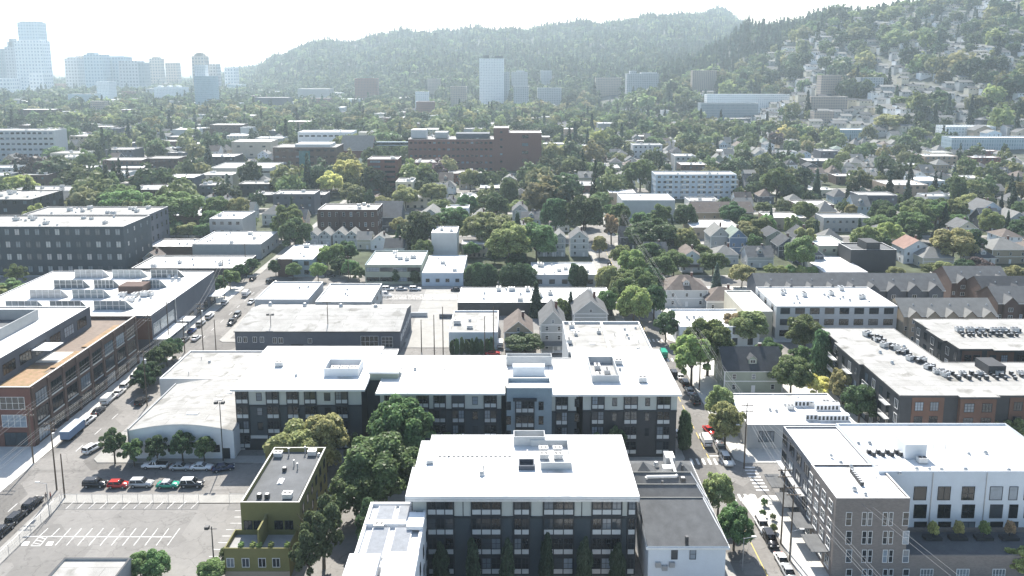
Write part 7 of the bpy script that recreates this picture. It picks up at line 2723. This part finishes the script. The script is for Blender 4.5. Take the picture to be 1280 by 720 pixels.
CARS = [
    (119, 604, 'suv', 'black', 0, 'black car at the left end of the row along the fence'),
    (148, 605, 'hatch', 'red', 0, 'red hatchback in the row along the fence'),
    (177, 604, 'suv', 'silver', 0, 'silver car in the row along the fence, between red and green cars'),
    (210, 605, 'sedan', 'green', 0, 'green and white taxi in the row along the fence'),
    (240, 604, 'suv', 'dark', 0, 'dark pale-roofed car at the right end of the row along the fence'),
    (194, 581, 'pickup', 'white', 180, 'white pickup truck before the white curved-roof warehouse'),
    (226, 583, 'sedan', 'silver', 0, 'silver sedan right of the white pickup truck'),
    (252, 583, 'sedan', 'white', 0, 'white sedan before the warehouse, between silver and navy cars'),
    (279, 584, 'sedan', 'navy', 20, 'navy car in the shade at the garage mouth of the slate complex'),
    (116, 560, 'suv', 'white', 70, 'white car crossing the left avenue near the warehouse corner'),
    (110, 525, 'suv', 'white', 88, 'white car parked just ahead of the blue box trailer'),
    (123, 513, 'sedan', 'dark', 90, 'dark car between two white vehicles by the brick terrace building'),
    (136, 499, 'van', 'white', 90, 'white van parked along the brick terrace building'),
    (149, 490, 'sedan', 'white', 90, 'white sedan just beyond the white van'),
    (158, 481, 'suv', 'white', 90, 'second white car beyond the white van'),
    (171, 469, 'suv', 'white', 90, 'last white car of the row along the brick terrace building'),
    (177, 501, 'suv', 'black', 90, 'black car parked beside the dark street trees'),
    (41, 629, 'suv', 'black', 88, 'topmost of the three black cars beside the fence'),
    (21, 646, 'suv', 'black', 88, 'middle of the three black cars beside the fence'),
    (3, 663, 'suv', 'black', 88, 'bottom one of the three black cars beside the fence'),
    (245, 422, 'sedan', 'white', 88, 'white car driving on the left avenue beside the pole'),
    (231, 424, 'sedan', 'grey', 90, 'grey car at the corner below the shop canopies'),
    (240, 413, 'hatch', 'blue', 90, 'blue car parked near the market hall corner'),
    (251, 404, 'suv', 'silver', 90, 'silver car parked beyond the blue car'),
    (262, 395, 'suv', 'white', 90, 'white car two places beyond the blue car'),
    (234, 398, 'suv', 'white', 90, 'white car in front of the market hall canopy'),
    (222, 399, 'van', 'dark', 90, 'dark van against the market hall wall'),
    (247, 380, 'hatch', 'silver', 90, 'pale car beside the end wall of the market hall'),
    (255, 381, 'suv', 'black', 90, 'black car beside the pale car at the market hall'),
    (281, 378, 'hatch', 'white', 90, 'white car farther up the left avenue'),
    (290, 402, 'pickup', 'dark', 270, 'dark pickup truck coming down the left avenue'),
    (296, 394, 'suv', 'grey', 270, 'grey car behind the dark pickup truck'),
    (308, 367, 'van', 'white', 90, 'white delivery van farthest up the left avenue'),
    (314, 377, 'sedan', 'silver', 270, 'silver car opposite the white delivery van'),
    (316, 348, 'sedan', 'black', 90, 'black car at the far end of the left avenue'),
    (340, 352, 'suv', 'black', 0, 'black car at the brick and teal corner shop'),
    (413, 344, 'sedan', 'dark', 0, 'dark car on the paved yard behind the teal corner shop'),
    (485, 361, 'suv', 'white', 0, 'first white car from the left before the grey green office'),
    (502, 361, 'sedan', 'silver', 0, 'pale car in the middle before the grey green office'),
    (519, 361, 'suv', 'white', 0, 'white car nearest the pale blue shop'),
    (571, 362, 'sedan', 'black', 0, 'black car at the right end of the pale blue shop'),
    (481, 369, 'van', 'white', 0, 'white van by the yard fence below the grey green office'),
    (625, 430, 'van', 'white', 90, 'white van in the drive beside the cypress-fronted shop'),
    (616, 441, 'sedan', 'red', 0, 'dark red car half hidden behind the slate complex roof'),
    (887, 538, 'sedan', 'red', 282, 'red car parked on the right avenue'),
    (882, 550, 'van', 'white', 90, 'white van driving on the right avenue'),
    (902, 561, 'sedan', 'silver', 270, 'silver blue car below the red car'),
    (908, 575, 'suv', 'white', 270, 'white car parked next to the crosswalk'),
    (896, 549, 'sedan', 'grey', 270, 'grey car between the red and the silver blue car'),
    (869, 500, 'suv', 'dark', 90, 'dark car in the shade of the sunlit street tree'),
    (862, 488, 'sedan', 'silver', 90, 'silver car beyond the dark shaded car'),
    (856, 478, 'suv', 'black', 90, 'black car second beyond the dark shaded car'),
    (850, 470, 'sedan', 'white', 90, 'white car third beyond the dark shaded car'),
    (842, 466, 'suv', 'black', 90, 'black car near the east wing roof edge of the complex'),
    (848, 542, 'hatch', 'white', 0, 'small white car beside the cypress at the complex corner'),
    (953, 657, 'suv', 'white', 270, 'white car at the curved white kerb'),
    (963, 674, 'suv', 'black', 270, 'black car just below the white car at the curved kerb'),
    (978, 701, 'sedan', 'white', 270, 'white car under the canopies of the corner block'),
    (986, 716, 'sedan', 'silver', 270, 'silver car at the bottom edge under the corner block'),
    (762, 330, 'sedan', 'dark', 270, 'dark car at the far crossing of the right avenue'),
    (829, 442, 'van', 'green', 90, 'small green van beside the rear wing of the complex'),
    (370, 610, 'sedan', 'white', 0, 'white car glimpsed under the trees by the olive green building'),
    (417, 611, 'sedan', 'silver', 0, 'silver car glimpsed under the domed trees'),
]
for c in CARS:
    r_ = car(*c)
    if 'taxi' in c[5]:
        for o in r_.children:
            if o.name.startswith('roof'):
                o.material_slots[0].material = M['paint_white']
        MB().box(-.25, .1, -.3, .3, 1.46, 1.6).build('roof_sign', ['trim_white'], r_)
    if 'pale-roofed' in c[5]:
        for o in r_.children:
            if o.name.startswith('roof'):
                o.material_slots[0].material = M['paint_white']
# box trailer
x, y = P(91, 541, .8)
r_ = thing('box_trailer', (x, y, .03), 'trailer', 'blue sided box trailer with pale roof parked along the brick terrace building')
MB().box(-1.1, 1.1, -3.3, 3.3, .75, 2.6).build('body', ['blue_wall'], r_)
MB().box(-1.14, 1.14, -3.34, 3.34, 2.603, 2.7).build('roof', ['pale_blue'], r_)
for s in (-1, 1):
    for yy in (-1.9, -1.0, 2.2):
        put('wheel', car_meshes('van')['wheel'], r_, (s * 1.0, yy, .38), math.pi / 2)
MB().box(-1.0, 1.0, -3.2, 3.2, .5, .745).build('chassis', ['rubber'], r_)

# ------------------------------------------------------------------ poles, lamps, wires, fences
POLES = []


def pole(px, py, ptop, label, arms=2, transformer=False, z0=.14):
    x, y = P(px, py, z0)
    _, H = PY(px, ptop, y)
    H = min(max(H, 7), 15)
    r = thing('utility_pole', (x, y, z0), 'utility pole', label)
    MB().tube((0, 0, -.1), (0, 0, H), .17, .11, 8).build('pole', ['wood_pole'], r)
    for k in range(arms):
        z = H - .5 - 1.3 * k
        a = MB().box(-1.3, 1.3, -.2, -.08, z - .07, z + .07)
        a.build('crossarm', ['wood_pole'], r)
        for s in (-1.15, -.6, .6, 1.15):
            MB().tube((s, -.14, z + .07), (s, -.14, z + .25), .05, .06, 6).build('insulator', ['metal'], r)
    if transformer:
        MB().tube((.38, 0, H - 3.6), (.38, 0, H - 2.5), .26, .26, 10).build('transformer', ['metal'], r)
    POLES.append((label, x, y, H + z0))
    return x, y, H + z0


pl = {}
pl['a'] = pole(71, 612, 512, 'tall utility pole at the corner of the fenced car park', 2, True)
pl['b'] = pole(42, 579, 510, 'utility pole on the white pavement before the brick terrace building', 2)
pl['c'] = pole(81, 622, 568, 'short bare pole beside the tall corner pole', 0)
pl['d'] = pole(184, 507, 427, 'utility pole standing in the dark street trees', 1, True)
pl['e'] = pole(189, 455, 392, 'utility pole at the crossing below the canopies', 2)
pl['f'] = pole(231, 440, 398, 'utility pole beside the white car on the left avenue', 1)
pl['g'] = pole(254, 437, 350, 'tallest utility pole of the left avenue', 2, True)
pl['h'] = pole(270, 437, 400, 'short pole left of the long grey warehouse', 0)
pl['i'] = pole(212, 435, 374, 'utility pole before the timber panel of the market hall', 1)
pl['j'] = pole(976, 679, 578, 'utility pole before the canopies of the grey brick corner', 2)
pl['k'] = pole(987, 700, 607, 'nearest utility pole beside the canopies of the grey brick corner', 2)
pl['l'] = pole(930, 585, 492, 'utility pole before the low duct-covered roof', 2)
pl['m'] = pole(874, 487, 420, 'utility pole in the shade of the sunlit street tree', 2)
pl['n'] = pole(411, 434, 372, 'utility pole before the middle of the long grey warehouse', 1)
pl['o'] = pole(527, 440, 400, 'short bare pole left of the yard', 0)
pl['p'] = pole(543, 444, 394, 'bare pole in the middle of the yard entrance', 0)
pl['q'] = pole(554, 443, 372, 'tall bare pole right of the yard entrance', 0)
pl['r'] = pole(606, 443, 396, 'bare pole before the cypress-fronted shop', 0)
pl['s'] = pole(617, 443, 384, 'taller bare pole at the right corner of the cypress-fronted shop', 0)
pl['t'] = pole(436, 352, 320, 'utility pole by the paved yard of the teal corner shop', 1)
pl['u'] = pole(308, 346, 305, 'utility pole beside the dark street trees of the shop block', 1)
pl['v'] = pole(281, 373, 322, 'utility pole at the corner of the wide low shop block', 1)
pl['w'] = pole(778, 300, 268, 'far utility pole on the right avenue', 2)
pl['x'] = pole(828, 400, 350, 'utility pole left of the white two-storey shop', 2)


def flood(px, py, ptop, label, heads=2):
    x, y = P(px, py, .14)
    _, H = PY(px, ptop, y)
    H = min(max(H, 6), 15)
    r = thing('floodlight_pole', (x, y, .14), 'street lamp', label)
    MB().tube((0, 0, -.1), (0, 0, H), .13, .09, 8).build('pole', ['dark_metal'], r)
    MB().box(-.95, .95, -.05, .05, H - .5, H - .4).build('arm', ['dark_metal'], r)
    for k in range(heads):
        s = (-.75, .75, 0)[k]
        MB().box(s - .35, s + .35, -.5, .25, H - .38, H + .15).build('lamp_head', ['dark_metal'], r)


flood(279, 576, 503, 'floodlight pole at the right corner of the curved-roof warehouse')
flood(340, 436, 393, 'floodlight pole before the left half of the long grey warehouse')
flood(267, 699, 659, 'single lamp pole in the striped car park', 1)


def lamp(px, py, ptop, label, side=1):
    x, y = P(px, py, .14)
    _, H = PY(px, ptop, y)
    H = min(max(H, 6), 11)
    r = thing('street_lamp', (x, y, .14), 'street lamp', label)
    MB().tube((0, 0, -.1), (0, 0, H), .09, .06, 8).build('pole', ['metal'], r)
    MB().tube((0, 0, H - .1), (side * 1.8, 0, H + .25), .045, .035, 6).build('arm', ['metal'], r)
    MB().box(side * 1.7 - .4, side * 1.7 + .4, -.16, .16, H + .2, H + .36).build('lamp_head', ['pale_metal'], r)


lamp(988, 702, 671, 'street lamp with pale head under the corner block', 1)
lamp(928, 712, 675, 'street lamp beside the front corner of the saw-tooth roof', 1)
lamp(930, 570, 533, 'street lamp with long arm at the low duct-covered roof', -1)
lamp(62, 645, 605, 'thin street lamp beside the three black cars', -1)


def wire(p, q, label=None, sag=.9, r=.022, group=None):
    n = 10
    pts = []
    for k in range(n + 1):
        t = k / n
        pts.append((p[0] + (q[0] - p[0]) * t, p[1] + (q[1] - p[1]) * t, p[2] + (q[2] - p[2]) * t - sag * 4 * t * (1 - t)))
    o0 = Vector(p)
    m = MB()
    for a, b in zip(pts, pts[1:]):
        m.tube(Vector(a) - o0, Vector(b) - o0, r, r, 4, caps=False)
    o = m.build('power_line', ['wire'], None, p)
    tag(o, 'power line', label, group)
    return o


mat('wire', (.2, .2, .2), .6, .1, 1)


def span(a, b, words, group, offs=(-1.15, -.6, .6, 1.15), drop=.4, r=.026):
    A, B = pl[a] if isinstance(a, str) else a, pl[b] if isinstance(b, str) else b
    for s in offs:
        wire((A[0] + s, A[1], A[2] - drop), (B[0] + s, B[1], B[2] - drop), words, .8, r, group)


GW = 'power lines along the left avenue'
span('a', 'd', 'black power lines strung between the corner pole and the dark street trees', GW)
span('d', 'g', 'black power lines strung up the left avenue to its tallest pole', GW)
span('b', 'e', 'power lines running close past the brick terrace building', GW, (-1.1, 0, 1.1))
span('e', 'i', 'power lines between the canopy poles', GW, (-.6, .6))
span('g', 'v', 'power lines beyond the tallest pole of the left avenue', GW, (-.6, .6))
span('a', (pl['a'][0] - 2, 60, 14), 'power lines leaving the corner pole towards the bottom left', GW)
span('b', (pl['b'][0] + 1, 90, 14), 'power lines leaving the pavement pole towards the bottom left', GW, (-1.1, 0, 1.1))
GW2 = 'power lines along the right avenue'
span('w', 'x', 'far power lines descending along the right avenue', GW2)
span('x', 'm', 'power lines crossing before the white two-storey shop', GW2)
span('m', 'l', 'power lines passing the green dormered house', GW2)
span('l', 'j', 'power lines between the duct-covered roof and the corner block', GW2)
span('j', 'k', 'power lines along the canopies of the corner block', GW2, (-1.0, 1.0))
span('k', (60, 62, 13.0), 'power lines crossing low before the grey brick corner', GW2)
span('l', (72, 70, 15.0), 'pale power lines slanting before the grey brick corner', GW2, (-.6, .6))
span('n', 'q', 'thin wires between the warehouse pole and yard pole', 'thin wires over the warehouse', (-.4, .4))


def fence(pts, h, label, post=3.0, m='metal', wires=7):
    r = thing('chain_link_fence', (pts[0][0], pts[0][1], .15), 'fence', label)
    o = Vector((pts[0][0], pts[0][1]))
    ms = MB()
    for a, b in zip(pts, pts[1:]):
        a, b = Vector(a) - o, Vector(b) - o
        L = (b - a).length
        n = max(1, int(L / post))
        for k in range(n + 1):
            p = a.lerp(b, k / n)
            MB().tube((p.x, p.y, 0), (p.x, p.y, h), .04, .04, 6).build('post', [m], r)
        MB().tube((a.x, a.y, h), (b.x, b.y, h), .03, .03, 5).build('rail', [m], r)
        for k in range(wires):
            z = h * (k + .4) / wires
            ms.tube((a.x, a.y, z), (b.x, b.y, z), .009, .009, 3, caps=False)
        nn = int(L / .5)
        for k in range(nn):
            p, q = a.lerp(b, k / nn), a.lerp(b, min(1, (k + 1.6) / nn))
            ms.tube((p.x, p.y, 0.05), (q.x, q.y, h), .007, .007, 3, caps=False)
            ms.tube((q.x, q.y, 0.05), (p.x, p.y, h), .007, .007, 3, caps=False)
    ms.build('wire_mesh', [m], r)


fence([(-90.0, 142.6), (-62.6, 142.6)], 2.1, 'chain link fence between the striped car park and the row of cars')
fence([(-90.2, 104), (-90.2, 142.4)], 2.1, 'chain link fence along the left avenue beside the three black cars')
fence([(-56.5, 142.6), (-50.2, 142.6)], 2.2, 'short chain link fence at the car park gate by the olive green building')
a_, b_ = P(477, 374, .2), P(572, 374, .2)
fence([a_, b_], 2.0, 'fence along the far side of the yard beyond the long grey warehouse')
structure(MB().face([(-33.4, 228.3, .157), (-14, 228.3, .157), (-12, 291, .157), (-33.4, 291, .157)]).build('yard_paving', ['concrete']))
q = P(520, 396, 0)
_w = MB().box(-4, 4, -.3, .3, 0, 1.5).build('yard_wall', ['light_grey_wall'], None, (q[0], q[1], .15))
tag(_w, 'wall', 'low pale wall across the yard right of the long grey warehouse')
q = P(560, 398, 0)
_w = MB().box(-3, 3, -.3, .3, 0, 1.4).build('yard_wall', ['slate_wall'], None, (q[0], q[1], .15))
tag(_w, 'wall', 'low dark wall in the yard left of the cypress-fronted shop')
# ------------------------------------------------------------------ people on the pavements and planting at the curved kerb


def body_mesh(stride):
    s = stride
    P3 = [(0, 0, .95), (0, 0, 1.2), (0, 0, 1.42), (0, 0, 1.52), (0, .02, 1.66), (.1, 0, .9), (.11, .12 * s, .5), (.11, .2 * s - .08, .09), (.11, .2 * s + .08, .05),
          (-.1, 0, .9), (-.11, -.05 * s, .5), (-.11, -.25 * s, .1), (-.11, -.25 * s + .15, .05), (.2, 0, 1.4), (.25, -.08 * s, 1.12), (.25, .06 * s, .86), (-.2, 0, 1.4), (-.25, .1 * s, 1.12), (-.25, .2 * s, .88)]
    E3 = [(0, 1), (1, 2), (2, 3), (3, 4), (0, 5), (5, 6), (6, 7), (7, 8), (0, 9), (9, 10), (10, 11), (11, 12), (2, 13), (13, 14), (14, 15), (2, 16), (16, 17), (17, 18)]
    rad = [.14, .13, .14, .06, .105, .09, .065, .045, .04, .09, .065, .045, .04, .065, .045, .035, .065, .045, .035]
    me = bpy.data.meshes.new('person')
    me.from_pydata(P3, E3, [])
    o = bpy.data.objects.new('person', me)
    C.objects.link(o)
    o.modifiers.new('skin', 'SKIN')
    for k, v in enumerate(me.skin_vertices[0].data):
        v.radius = (rad[k], rad[k] * .8)
        v.use_root = k == 0
    o.modifiers.new('smooth', 'SUBSURF').levels = 1
    res = bpy.data.meshes.new_from_object(o.evaluated_get(bpy.context.evaluated_depsgraph_get()))
    bpy.data.objects.remove(o)
    return res


mat('skin', (.42, .28, .2), .6, .05, 3)
for k_, c_ in (('cloth_dark', (.03, .033, .045)), ('cloth_blue', (.07, .1, .18)), ('cloth_white', (.6, .6, .58)), ('cloth_red', (.3, .06, .05)), ('cloth_tan', (.3, .24, .17)), ('hair', (.035, .025, .02))):
    mat(k_, c_, .9, .1, 4)
_bodies = {}
for px, py, s, ang, top, legs, lb in ((182.5, 454, 1, 0, 'cloth_dark', 'cloth_dark', 'person in dark clothes walking at the corner by the canopy poles'),
                                      (220, 438, .8, 20, 'cloth_dark', 'cloth_blue', 'person in dark top and blue trousers waiting at the crossing'),
                                      (214.5, 433, .5, 90, 'cloth_blue', 'cloth_dark', 'person in blue top under the shop canopies'),
                                      (210, 432, .6, 200, 'cloth_tan', 'cloth_dark', 'person in tan top beside the crossing'),
                                      (58, 626, .4, 10, 'cloth_dark', 'cloth_dark', 'person in black standing at the car park fence corner'),
                                      (63.5, 625, .6, 150, 'cloth_red', 'cloth_dark', 'person in dark red top standing at the car park fence corner')):
    if s not in _bodies:
        _bodies[s] = body_mesh(s)
        for k_ in ('cloth_dark', 'cloth_dark', 'skin'):
            _bodies[s].materials.append(M[k_])
        for p_ in _bodies[s].polygons:
            z_ = p_.center.z
            p_.material_index = 2 if z_ > 1.47 or (abs(p_.center.x) > .2 and z_ < 1.0) else (0 if z_ > .95 else 1)
            p_.use_smooth = True
    x, y = P(px, py, .14)
    o = put('person', _bodies[s], None, (x, y, .14), R(ang))
    for k_, mm in ((0, top), (1, legs)):
        o.material_slots[k_].link = 'OBJECT'
        o.material_slots[k_].material = M[mm]
    tag(o, 'person', lb)
    MB().tube((0, -.02, 1.66), (0, -.01, 1.79), .115, .07, 8).build('hair', ['hair'], o)
for px, py, H, lb in ((955, 632, 1.6, 'green shrub in the middle of the curved white kerb'), (953, 646, 1.5, 'shrub at the lower point of the curved white kerb'), (966, 650, 1.3, 'shrub on the pavement right of the white parked car'), (967, 664, 1.5, 'shrub on the pavement beside the black parked car')):
    x, y = P(px, py, .14)
    shrub(x, y, .14, H, H * .9, 'loose', 'leaf_mid', lb)
# ------------------------------------------------------------------ air between the camera and the far hills
hz = bpy.data.materials.new('haze')
hz.use_nodes = True
nt = hz.node_tree
nt.nodes.remove(nt.nodes["Principled BSDF"])
vol = nt.nodes.new("ShaderNodeVolumePrincipled")
vol.inputs["Color"].default_value = (.75, .9, 1.0, 1)
vol.inputs["Density"].default_value = HAZE_DENSITY
vol.inputs["Anisotropy"].default_value = 0.45
nt.links.new(vol.outputs[0], nt.nodes["Material Output"].inputs["Volume"])
M['haze'] = hz
o = MB().box(-20000, 22000, -9500, 9500, -6, 350).build('haze', ['haze'])
o['kind'] = 'stuff'
o['category'] = 'haze'
o['label'] = 'pale summer haze filling the air over the city'

finish_labels()
